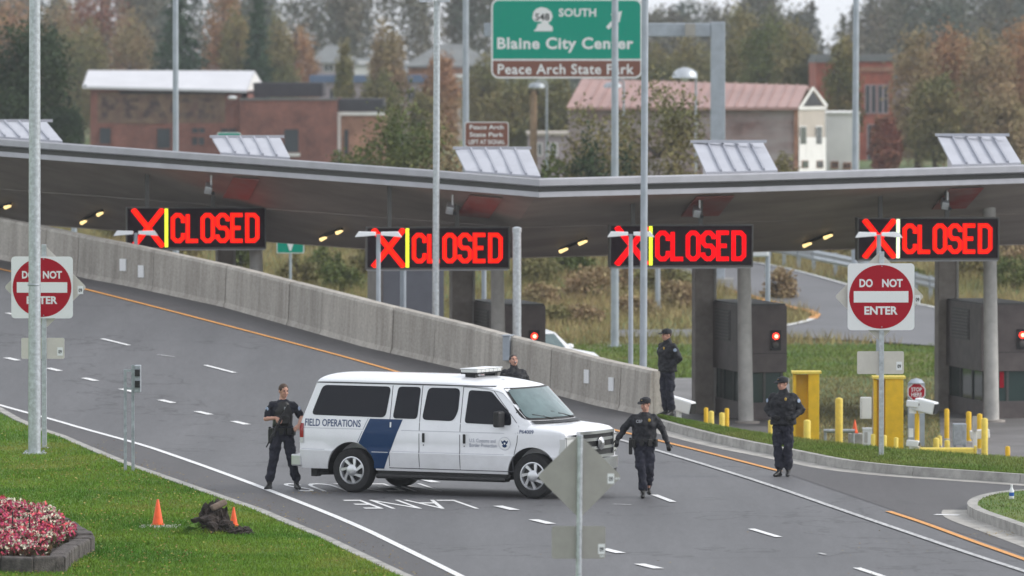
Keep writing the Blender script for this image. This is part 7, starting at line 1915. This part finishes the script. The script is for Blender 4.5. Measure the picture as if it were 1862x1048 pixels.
# ================================================================== TREES
def quads(P, size, rng, flat=0.0):
    n = len(P); a = rng.normal(size=(n, 3)); a /= np.linalg.norm(a, axis=1)[:, None]
    b = rng.normal(size=(n, 3)); b -= (b * a).sum(1)[:, None] * a; b /= np.linalg.norm(b, axis=1)[:, None]
    s = size * rng.uniform(0.6, 1.4, (n, 1)); a = a * s; b = b * s * 0.62
    V = np.stack([P - a, P - b * 0.9, P + a, P + b * 0.9], 1).reshape(-1, 3); F = np.arange(4 * n).reshape(-1, 4); return V, F
def crown_points(kind, h, w, n, rng):
    z0 = {'poplar': 0.10, 'conifer': 0.06, 'broad': 0.18, 'bush': 0.02}[kind]
    if kind == 'conifer':
        out = []
        nb = 130
        for i in range(nb):
            t = (i + rng.random()) / nb; z = h * (z0 + (1 - z0) * t); r = w / 2 * (1 - t) ** 0.8 * rng.uniform(0.65, 1.12) + 0.15; an = rng.random() * 6.283
            m = max(6, int(n / nb * (0.3 + 1.5 * (1 - t)))); s = rng.random(m) ** 0.7
            x = np.cos(an) * r * s; y = np.sin(an) * r * s; zz = z - 0.35 * r * s ** 1.5 + 0.12 * r
            out.append(np.stack([x, y, zz], 1) + rng.normal(scale=(0.10 * r + 0.12), size=(m, 3)) * np.array([1, 1, 0.55]))
        return np.concatenate(out)
    ncl = {'poplar': 120, 'broad': 110, 'bush': 60}[kind]; cl = []
    lob = [(rng.uniform(-.5, .5), rng.uniform(-.5, .5), rng.uniform(.35, .9), rng.uniform(.35, .6)) for _ in range(7)]
    while len(cl) < ncl:
        x, y, t = rng.uniform(-1, 1), rng.uniform(-1, 1), rng.random(); rr = math.hypot(x, y)
        if kind == 'poplar': lim = math.sin(min(1, (t * 0.93 + 0.07)) ** 0.8 * math.pi) ** 0.55
        elif kind == 'bush': lim = math.sqrt(max(0, 1 - (max(0, t - 0.25) / 0.75) ** 2))
        else: lim = 1.0 if any((x - a) ** 2 + (y - b) ** 2 + ((t - c) * 1.6) ** 2 < r * r for a, b, c, r in lob) else 0
        if rr < lim and (kind == 'broad' or rr > lim * 0.35 or rng.random() < 0.3): cl.append((x * w / 2, y * w / 2, h * (z0 + (1 - z0) * t)))
    cl = np.array(cl); m = n // ncl
    sg = {'poplar': (w * 0.085, w * 0.085, h * 0.045), 'broad': (w * 0.055, w * 0.055, h * 0.05), 'bush': (w * 0.07, w * 0.07, h * 0.08)}[kind]
    return (cl[:, None, :] + rng.normal(size=(ncl, m, 3)) * np.array(sg)).reshape(-1, 3)
tree_cache = {}
def tree_mesh(kind, h, w, n, leaf, seed, m):
    key = (kind, round(h / w, 1), seed, m)
    if key not in tree_cache:
        rng = np.random.default_rng(seed); P = crown_points(kind, h, w, n, rng); P = P[P[:, 2] > 0.05]
        V, F = quads(P, leaf, rng); tree_cache[key] = fast_mesh('crown', V, F, M[m])
    return tree_cache[key]
def tree(kind, px, top_py, wpx, D, m, label, seed=1, n=5200, leaf=0.17, cat='tree', name='tree', group=None, zb=None, base_px=None):
    x = QX(px, D); z = terr(x, D) if zb is None else zb
    h = Q(px, top_py, D).z - z; w = wpx * mpp(D)
    t = thing(name, label, cat, (x, D, z - 0.05), rnd.uniform(0, 6.28), group)
    o = obj('crown', tree_mesh(kind, h, w, n, leaf, seed, m), t)
    tk = MB(); th = {'poplar': 0.92, 'conifer': 0.97, 'broad': 0.75, 'bush': 0.5}[kind]; r0 = 0.022 * h + 0.05
    tk.path([(0, 0, -0.2), (0.02 * h, 0, h * th * 0.4), (0.0, 0.015 * h, h * th)], [r0, r0 * 0.65, r0 * 0.15], 8)
    rr = random.Random(seed)
    for k in range(9 if kind in ('broad', 'bush') else 5):
        a = rr.uniform(0, 6.28); z0 = h * rr.uniform(0.15, 0.6); L = w * rr.uniform(0.25, 0.42)
        tk.tube((0.01 * h, 0, z0), (math.cos(a) * L, math.sin(a) * L, z0 + L * (0.9 if kind != 'conifer' else -0.1)), r0 * 0.4, r0 * 0.1, 6)
    tk.build('trunk', M['bark'], t, 60)
    return t
T = tree
TG = 'trees in the town behind the canopy'
T('broad', 60, 48, 225, 345, 'lf_dark', 'big dark evergreen tree at the left edge, behind the tall steel pole', 11, 16000, 0.10, group=TG)
T('broad', 128, 205, 90, 338, 'lf_dark', 'low dark shrub tree left of the brick block', 12, 8000, 0.09, group=TG)
T('conifer', 325, -45, 160, 500, 'lf_conif', 'large dark conifer behind the white roof of the brick block', 13, 15000, 0.13, group=TG)
T('conifer', 470, -5, 80, 500, 'lf_conif', 'slim green conifer right of the large dark conifer', 14, 10000, 0.12, group=TG)
for i, (px, ty, w, D, m, lab) in enumerate([
    (20, -30, 120, 560, 'lf_rust', 'rust-coloured tree top at the far left edge'), (105, -20, 110, 570, 'lf_brown', 'brown autumn tree behind the dark evergreen'), (185, -60, 120, 560, 'lf_red', 'dull red autumn tree left of the large conifer'),
    (150, 30, 90, 540, 'lf_olive', 'olive autumn tree behind the white roof, far left'), (240, 20, 80, 545, 'lf_brown', 'brown poplar touching the large conifer on its left'), (410, -30, 70, 545, 'lf_rust', 'orange-brown poplar between the two conifers'),
    (432, 10, 60, 540, 'lf_olive', 'olive poplar just left of the slim conifer'), (508, 20, 60, 535, 'lf_olive', 'olive tree right of the slim conifer'), (540, 40, 62, 540, 'lf_rust', 'orange poplar right of the slim conifer'),
    (628, 78, 34, 470, 'lf_olive', 'very slim olive poplar in front of the mauve building'), (706, 30, 60, 480, 'lf_brown', 'tall brown poplar left of the pole with lamp heads'), (690, 128, 60, 470, 'lf_olive', 'short olive poplar at the foot of the tall brown one'),
    (800, 95, 60, 480, 'lf_rust', 'reddish poplar behind the pole with lamp heads'), (772, 165, 50, 440, 'lf_olive', 'small yellow-green tree left of the pole with lamp heads'), (880, 95, 70, 500, 'lf_olive', 'olive tree left of the green sign edge'),
    (935, 130, 100, 430, 'lf_olive', 'broad olive tree below the green sign'), (1015, 140, 80, 430, 'lf_olive', 'olive tree left of the pink roof'),
    (1205, 75, 70, 520, 'lf_olive', 'olive poplar just right of the green sign'), (1262, 62, 90, 500, 'lf_olive', 'olive poplar under the cantilever arm'), (1350, 5, 100, 490, 'lf_olive', 'green-brown poplar right of the cantilever column'),
    (1398, 20, 90, 480, 'lf_green', 'green poplar above the middle of the pink roof'), (1445, 30, 90, 475, 'lf_olive', 'olive poplar above the right end of the pink roof'), (1527, 55, 60, 425, 'lf_olive', 'olive poplar in front of the red brick hall'),
    (1668, 55, 92, 420, 'lf_brown', 'brown poplar right of the red brick hall'), (1735, 40, 95, 425, 'lf_rust', 'tall rust poplar second from the red brick hall'), (1792, 55, 90, 415, 'lf_brown', 'brown poplar third from the red brick hall'),
    (1850, 35, 100, 420, 'lf_rust', 'rust poplar at the right edge'), (1700, 130, 80, 405, 'lf_olive', 'shorter olive poplar in front of the right poplar row'), (1822, 150, 80, 400, 'lf_brown', 'shorter brown poplar near the right edge'),
    (1610, 205, 45, 400, 'lf_red', 'small reddish tree against the foot of the red brick hall')]):
    T('poplar', px, ty, w * 1.12, D, m, lab, 20 + i % 7, 9500, 0.115, group=TG)
# shrubs close behind the canopy
T('bush', 730, 190, 190, 262, 'lf_green', 'big green shrub behind the canopy left of the pole with lamp heads', 41, 8000, 0.085, 'shrub', 'shrub', 'shrubs behind the canopy')
T('bush', 640, 255, 110, 268, 'lf_green', 'smaller green shrub against the orange brick wing', 42, 4200, 0.085, 'shrub', 'shrub', 'shrubs behind the canopy')
T('bush', 800, 215, 120, 270, 'lf_brown', 'brownish shrub behind the pole with lamp heads', 43, 4800, 0.085, 'shrub', 'shrub', 'shrubs behind the canopy')
T('bush', 1200, 160, 180, 258, 'lf_olive', 'tall brown-green shrub in front of the pink-roofed building', 44, 9000, 0.085, 'shrub', 'shrub', 'shrubs behind the canopy')
T('bush', 1090, 175, 170, 262, 'lf_olive', 'airy olive shrub under the right end of the green sign', 45, 4500, 0.085, 'shrub', 'shrub', 'shrubs behind the canopy')
T('bush', 1100, 240, 150, 256, 'lf_dark', 'dark green shrub between the two crossing poles, above the canopy', 46, 6000, 0.085, 'shrub', 'shrub', 'shrubs behind the canopy')
T('bush', 1000, 285, 80, 256, 'lf_green', 'low green shrub at the canopy bend', 47, 3000, 0.085, 'shrub', 'shrub', 'shrubs behind the canopy')
T('bush', 1420, 275, 60, 300, 'lf_olive', 'small shrub below the patchy brick wall', 48, 2600, 0.085, 'shrub', 'shrub', 'shrubs behind the canopy')
# shrubs on the bank
for i, (px, py, wpx, hpx, m, lab) in enumerate([
    (590, 508, 70, 60, 'lf_green', 'green shrub on the bank right of the small green direction sign'), (665, 505, 60, 55, 'lf_olive', 'olive shrub on the bank left of the second closed sign'), (1035, 500, 90, 50, 'lf_green', 'green shrub on the bank left of the third closed sign'),
    (1010, 590, 50, 36, 'lf_olive', 'low olive shrub beside the patrol vehicle'), (1230, 560, 80, 50, 'lf_brown', 'brown shrub on the bank behind the officer on the kerb'), (1150, 575, 70, 40, 'lf_brown', 'low brown shrub on the bank between the poles'),
    (1420, 545, 60, 60, 'lf_brown', 'bare reddish shrub above the booth with the red lamp'), (1840, 525, 90, 60, 'lf_green', 'green shrub above the right booth'), (1760, 505, 80, 50, 'lf_olive', 'olive shrub behind the right columns'), (1850, 480, 80, 45, 'lf_brown', 'rust shrub at the right edge under the canopy'),
    (1640, 520, 90, 36, 'lf_green', 'low green shrub below the guard rail'), (1500, 470, 90, 36, 'lf_olive', 'olive shrub above the guard rail'), (1600, 480, 80, 36, 'lf_green', 'green shrub above the guard rail near the do not enter sign'), (215, 440, 70, 40, 'lf_olive', 'olive shrub behind the barrier left of the leftmost closed sign'),
    (975, 520, 90, 62, 'lf_olive', 'olive shrub on the bank right of the thick capped post'), (1075, 545, 110, 60, 'lf_brown', 'wide brown shrub on the bank left of the pole that crosses the green sign'), (985, 560, 80, 46, 'lf_brown', 'brown shrub on the bank above the patrol vehicle'),
    (1130, 530, 60, 50, 'lf_brown', 'narrow brown shrub on the bank between the two tall poles'), (1205, 530, 90, 55, 'lf_olive', 'olive brown shrub on the bank right of the twin-arm lamp'), (1060, 590, 80, 36, 'lf_brown', 'low brown shrub at the foot of the bank in the middle'), (545, 520, 70, 60, 'lf_olive', 'olive shrub behind the post of the small green direction sign'), (620, 530, 80, 56, 'lf_green', 'dense green shrub on the bank left of the twin-arm lamp'),
    (440, 500, 60, 60, 'lf_green', 'green shrub under the leftmost closed sign'), (330, 470, 70, 40, 'lf_olive', 'olive shrub under the leftmost closed sign, left')]):
    p = ray_terr(px, py); z = terr(p.x, p.y); D = p.y
    t = thing('shrub', lab, 'shrub', (p.x, D, z - 0.05), rnd.uniform(0, 6.28), 'shrubs on the bank')
    hh, ww = hpx * mpp(D), wpx * mpp(D)
    rng = np.random.default_rng(60 + i); P = crown_points('bush', hh, ww, 1800, rng); P = P[P[:, 2] > 0]; V, F = quads(P, 0.07, rng)
    obj('foliage', fast_mesh('foliage', V, F, M[m]), t)
    mb = MB()
    for k in range(7):
        an = rnd.uniform(0, 6.28); mb.tube((0, 0, -0.1), (math.cos(an) * ww * 0.3, math.sin(an) * ww * 0.3, hh * 0.75), 0.03, 0.008, 5)
    mb.build('stems', M['bark'], t)
# far wood: one mass on the skyline
rng = np.random.default_rng(5)
Vs, Fs, off = [], [], 0
for i in range(125):
    D = rng.uniform(680, 900); x = rng.uniform(-0.088, 0.088) * D; px = CX + x / D * FPX
    top = 17.5 + 5 * noise.noise((x * 0.035, 0, 1.7)) + rng.uniform(-2.5, 2.5)
    gap = (1100 < px < 1370 or 1400 < px < 1575)
    if gap: top = 7.4 + (114 - rng.uniform(2, 30)) * D / FPX
    h = top - 1.0; w = rng.uniform(5, 9)
    P = crown_points('conifer' if rng.random() < 0.35 else 'broad', h, w, 1500, rng)
    P = P + np.array([x, D, 1.0]); V, F = quads(P, 0.27, rng); Vs.append(V); Fs.append(F + off); off += len(V)
wood = obj('far_woodland', fast_mesh('far_woodland', np.concatenate(Vs), np.concatenate(Fs), M['lf_far']))
tag(wood, 'hazy mixed woodland closing the view along the skyline', None, None, 'stuff')

# ================================================================== GRASSES
def blades(n, sampler, h, w, rng, lean=0.5):
    P = sampler(n, rng); n = len(P); an = rng.uniform(0, 6.283, n); d = np.stack([np.cos(an), np.sin(an), np.zeros(n)], 1); hh = h * rng.uniform(0.5, 1.3, (n, 1)); ww = w * rng.uniform(0.6, 1.3, (n, 1))
    tip = P + np.stack([rng.normal(scale=lean, size=n), rng.normal(scale=lean, size=n), np.ones(n)], 1) * hh
    V = np.stack([P - d * ww, P + d * ww, tip], 1).reshape(-1, 3); return V, np.arange(3 * n).reshape(-1, 3)
lp = np.array(lawn_poly)
def lawn_s(n, rng):
    out = []
    while sum(map(len, out)) < n:
        y = 150 - (150 - 92) * rng.random(n) ** 0.8; px = rng.uniform(-60, 800, n); x = (px - CX) / FPX * y
        p = np.stack([x, y], 1); out.append(p[in_poly(p, lp)])
    p = np.concatenate(out)[:n]; z = np.array([lawn_z(a, b) for a, b in p]); return np.column_stack([p, z])
rng = np.random.default_rng(8)
V, F = blades(130000, lawn_s, 0.045, 0.007, rng)
tag(obj('lawn_grass', fast_mesh('lawn_grass', V, F, M['blade'])), 'short green grass blades of the left lawn', None, None, 'stuff')
def patchy(p, thr): return np.array([noise.noise((a * 0.5, b * 0.22, 9)) > thr for a, b in p[:, :2]])
P = lawn_s(3400, rng)
P = P[[(noise.noise((a * 0.4, b * 0.15, 2)) + rng.normal(scale=0.25)) > -0.02 for a, b in P[:, :2]]]
V, F = quads(P + np.array([0, 0, 0.045]), 0.024, rng); V[:, 2] = (V[:, 2] - 0.15) * 0.4 + 0.15
tag(obj('fallen_leaves', fast_mesh('fallen_leaves', V, F, M['fallen'])), 'scattered yellow fallen leaves on the left lawn', None, None, 'stuff')
lk = np.array([(p.x, p.y) for p in even(LK, 400)])
sel = lk[(lk[:, 1] > 92) & (lk[:, 1] < 135)]
P = np.column_stack([sel[rng.integers(0, len(sel), 420)] + np.array([0.25, 0.05]) + np.abs(rng.normal(scale=0.28, size=(420, 2))) * np.array([1, 0.2]), np.full(420, 0.012)])
V, F = quads(P, 0.022, rng); V[:, 2] = (V[:, 2] - 0.012) * 0.25 + 0.018
P2 = []
for (px, py, n_, sx, sy) in [(575, 898, 60, 22, 2.2), (1840, 972, 130, 40, 3), (480, 940, 40, 40, 6), (1700, 1000, 30, 160, 25), (1300, 1010, 25, 250, 25)]:
    for _ in range(n_): g_ = G(px + rng.normal() * sx, py + rng.normal() * sy); P2.append((g_.x, g_.y, 0.018))
V2, F2 = quads(np.array(P2), 0.022, rng); V2[:, 2] = (V2[:, 2] - 0.018) * 0.25 + 0.022
tag(obj('fallen_leaves', fast_mesh('fallen_leaves', np.concatenate([V, V2]), np.concatenate([F, F2 + len(V)]), M['fallen'])), 'yellow leaves blown along the kerbs and road', None, None, 'stuff')
# island grass
rows_, nn = ISL
def isl_s(n, rng):
    R_ = np.array(rows_[:6]); i = rng.integers(0, 5, n); j = rng.integers(0, nn - 1, n); a, b = rng.random((n, 1)), rng.random((n, 1))
    return (R_[i, j] * (1 - a) + R_[i + 1, j] * a) * (1 - b) + (R_[i, j + 1] * (1 - a) + R_[i + 1, j + 1] * a) * b
V, F = blades(60000, isl_s, 0.05, 0.008, rng)
gc = np.array([(p.x, p.y) for p in inner])
def cor_s(n, rng):
    p = np.column_stack([rng.uniform(7, 12, n * 2), rng.uniform(98, 115, n * 2)]); p = p[in_poly(p, gc)][:n]; return np.column_stack([p, np.full(len(p), KH - 0.01)])
V3, F3 = blades(9000, cor_s, 0.045, 0.008, rng)
tag(obj('island_grass', fast_mesh('island_grass', V, F, M['blade2'])), 'short grass blades on the raised island', None, None, 'stuff')
tag(obj('island_grass', fast_mesh('island_grass', V3, F3, M['blade2'])), 'short grass blades on the small corner island', None, None, 'stuff')
# rough dry grass on the bank, green strip near the apron
rpoly = np.array([(p.x, p.y) for p in rp])
def bank_s(n, rng):
    y = rng.uniform(206, 300, n * 2); px = rng.uniform(-20, 1900, n * 2); x = (px - CX) / FPX * y; p = np.stack([x, y], 1)
    k = np.array([x_ > bar_x(y_) + 1.0 for x_, y_ in p]) & ~in_poly(p, rpoly); p = p[k][:n]
    return np.column_stack([p, [terr(a, b) - 0.03 for a, b in p]])
V, F = blades(110000, bank_s, 0.40, 0.02, rng, 0.35)
tag(obj('dry_grass', fast_mesh('dry_grass', V, F, M['dry'])), 'tall dry brown grass covering the bank behind the booths', None, None, 'stuff')
def strip_s(n, rng):
    y = rng.uniform(183, 206, n * 2); px = rng.uniform(900, 1900, n * 2); x = (px - CX) / FPX * y; p = np.stack([x, y], 1)[:n]
    return np.column_stack([p, [terr(a, b) - 0.01 for a, b in p]])
vga = np.array(vg)
def verge_s(n, rng):
    p = np.column_stack([rng.uniform(4, 12, n), rng.uniform(134, 183, n)]); p = p[in_poly(p, vga)]; return np.column_stack([p, np.full(len(p), PLAZA)])
V, F = blades(34000, verge_s, 0.10, 0.014, rng, 0.5)
tag(obj('dry_verge_grass', fast_mesh('dry_verge_grass', V, F, M['dry'])), 'dry tan grass between the inspection lanes', None, None, 'stuff')
V, F = blades(36000, strip_s, 0.10, 0.02, rng, 0.4)
tag(obj('verge_grass', fast_mesh('verge_grass', V, F, M['blade2'])), 'green verge grass between the apron and the ramp', None, None, 'stuff')

# ================================================================== FLOWER BED, DUG SOIL
bed_px = [(-260, 1046), (-120, 1046), (0, 1042), (60, 1044), (118, 1042), (136, 1024), (172, 1004), (166, 994), (150, 984), (110, 963), (60, 950), (0, 944), (-160, 936), (-330, 948)]
bed = [G(x, y, 0.1) for x, y in bed_px]
fb = thing('flower_bed', 'raised stone flower bed of pink and cream flowers on the lawn', 'flower bed', (0, 0, 0.0))
loop = bed + [bed[0]]
WH = 0.245
cen = sum(bed, Vector()) / len(bed)
segs = resample(loop, 0.42)
ins = [p + (cen - p).normalized() * 0.0 for p in segs]
inn = offset_line(segs, 0.26); inn = inn if (inn[4] - cen).length < (segs[4] - cen).length else offset_line(segs, -0.26)
srng = random.Random(4)
for i in range(len(segs) - 1):
    a, b2_, c_, d_ = segs[i], segs[i + 1], inn[i + 1], inn[i]
    hz = 0.1 + WH + srng.uniform(-0.02, 0.012); a = a + Vector((srng.uniform(-.015, .015), srng.uniform(-.03, .03), 0)); b2_ = b2_ + Vector((srng.uniform(-.015, .015), srng.uniform(-.03, .03), 0))
    q = [a.lerp(b2_, 0.012), b2_.lerp(a, 0.012), c_.lerp(d_, 0.012), d_.lerp(c_, 0.012)]
    MB().add([(p.x, p.y, z_) for z_ in (0.02, hz) for p in q], [(0, 1, 2, 3), (4, 5, 6, 7), (0, 1, 5, 4), (1, 2, 6, 5), (2, 3, 7, 6), (3, 0, 4, 7)]).build('wall_block', M['bedstone'], fb, False, 0.03)
inpoly = [(p.x, p.y) for p in inn[:-1]]
obj('soil', sheet_mesh('soil', inpoly, lambda x, y: 0.30, M['soil'], 0.8), fb)
ipa = np.array(inpoly); x0, y0 = ipa.min(0); x1, y1 = ipa.max(0)
n = 26000; p = np.column_stack([rng.uniform(x0, x1, n), rng.uniform(y0, y1, n)]); p = p[in_poly(p, ipa)]
hgt = np.array([0.30 + 0.20 + 0.10 * noise.noise((a * 1.6, b * 0.9, 4)) + 0.10 * noise.noise((a * 5, b * 3, 1)) for a, b in p])
z = hgt - np.abs(rng.normal(scale=0.07, size=len(p)))
typ = np.array([noise.noise((a * 2.6, b * 1.5, 8)) for a, b in p]) + rng.normal(scale=0.16, size=len(p))
P = np.column_stack([p, z])
for nm, sel, m, sz in (('pink_blossom', typ < 0.10, 'pink', 0.030), ('cream_blossom', typ >= 0.10, 'cream', 0.026)):
    V, F = quads(P[sel], sz, rng); o = obj(nm, fast_mesh(nm, V, F, M[m]), fb); o['kind'] = 'stuff'
V, F = quads(np.column_stack([p, hgt - 0.05 - 0.14 * rng.random(len(p))])[::2], 0.05, rng); o = obj('bed_leaves', fast_mesh('bed_leaves', V, F, M['bedleaf']), fb); o['kind'] = 'stuff'
for (px, py) in [(54, 975), (23, 970)]:
    g_ = G(px, py, 0.4); MB().tube((g_.x, g_.y, 0.3), (g_.x, g_.y, 0.72), 0.012).build('stake', M['black'], fb)
# dug soil heap with turf clods
g0 = G(386, 970, 0.1)
sh_ = thing('soil_heap', 'heap of dug dark soil and turf clods between the two orange cones', 'soil heap', (g0.x, g0.y, 0.09))
def clod(cx, cy, r, hgt, m, seed, name):
    bm = bmesh.new(); bmesh.ops.create_icosphere(bm, subdivisions=4, radius=1.0)
    for v in bm.verts:
        f = 1 + 0.45 * noise.noise(v.co * 1.7 + Vector((seed, 0, 0))) + 0.28 * noise.noise(v.co * 4.5 + Vector((0, seed, 0))) + 0.20 * noise.noise(v.co * 10 + Vector((seed, seed, 0)))
        v.co = Vector((cx + v.co.x * r * f, cy + v.co.y * r * f, max(-0.02, hgt * 0.35 + v.co.z * hgt * 0.65 * f)))
    me = bpy.data.meshes.new(name); bm.to_mesh(me); bm.free(); me.materials.append(m); return obj(name, me, sh_)
clod(0, 0, 0.30, 0.30, M['soil'], 1, 'soil_mound'); clod(0.20, -0.10, 0.16, 0.20, M['soil'], 2, 'soil_clod'); clod(-0.25, -0.1, 0.2, 0.17, M['lawn'], 3, 'turf_clod'); clod(0.05, 0.12, 0.17, 0.46, M['soil'], 4, 'soil_clod'); clod(0.48, -0.3, 0.15, 0.13, M['soil'], 5, 'soil_clod'); clod(-0.1, 0.1, 0.12, 0.44, M['soil'], 6, 'soil_clod')
MB().box(-0.13, 0.13, -0.10, 0.10, -0.05, 0.05, Matrix.Translation((0.09, 0.05, 0.44)) @ Matrix.Rotation(R(-25), 4, 'Y') @ Matrix.Rotation(R(20), 4, 'Z')).build('turf_slab', mat('clay_slab', (0.17, 0.125, 0.10), 0.9, var=0.3, scale=12), sh_, False, 0.03)
n_t = 900; an = rng.uniform(0, 6.28, n_t); rr_ = 0.42 * np.sqrt(rng.random(n_t))
def heap_s(n, rng_): return np.column_stack([np.cos(an) * rr_ * 1.1 - 0.08, np.sin(an) * rr_, 0.16 * np.maximum(0, 1 - rr_ / 0.42)])
V, F = blades(n_t, heap_s, 0.07, 0.008, rng, 0.7); o = obj('turf_tufts', fast_mesh('turf_tufts', V, F, M['blade']), sh_); o['kind'] = 'stuff'
g0 = G(283, 957, 0.1)
t = thing('concrete_pad', 'small flat concrete utility pad beneath the left traffic cone', 'utility pad', (g0.x + 0.05, g0.y, 0.06)); MB().box(-0.3, 0.33, -0.35, 0.35, 0, 0.045).build('slab', M['concrete'], t, False, 0.01); MB().box(-0.2, 0.22, -0.22, 0.22, 0.046, 0.05).build('lid', M['gutter'], t)

# ================================================================== HAZE
hz = bpy.data.materials.new('haze'); hz.use_nodes = True; n_, l_ = nt(hz)
n_.remove(n_['Principled BSDF']); pv = n_.new('ShaderNodeVolumePrincipled'); pv.inputs['Color'].default_value = (0.86, 0.90, 0.95, 1); pv.inputs['Density'].default_value = 0.0002; pv.inputs['Anisotropy'].default_value = 0.2
l_.new(pv.outputs[0], n_['Material Output'].inputs['Volume'])
hb = MB().box(-130, 130, -12, 960, -3.2, 34).build('haze', hz); tag(hb, 'thin pale mist hanging in the air over the whole scene', None, None, 'stuff')
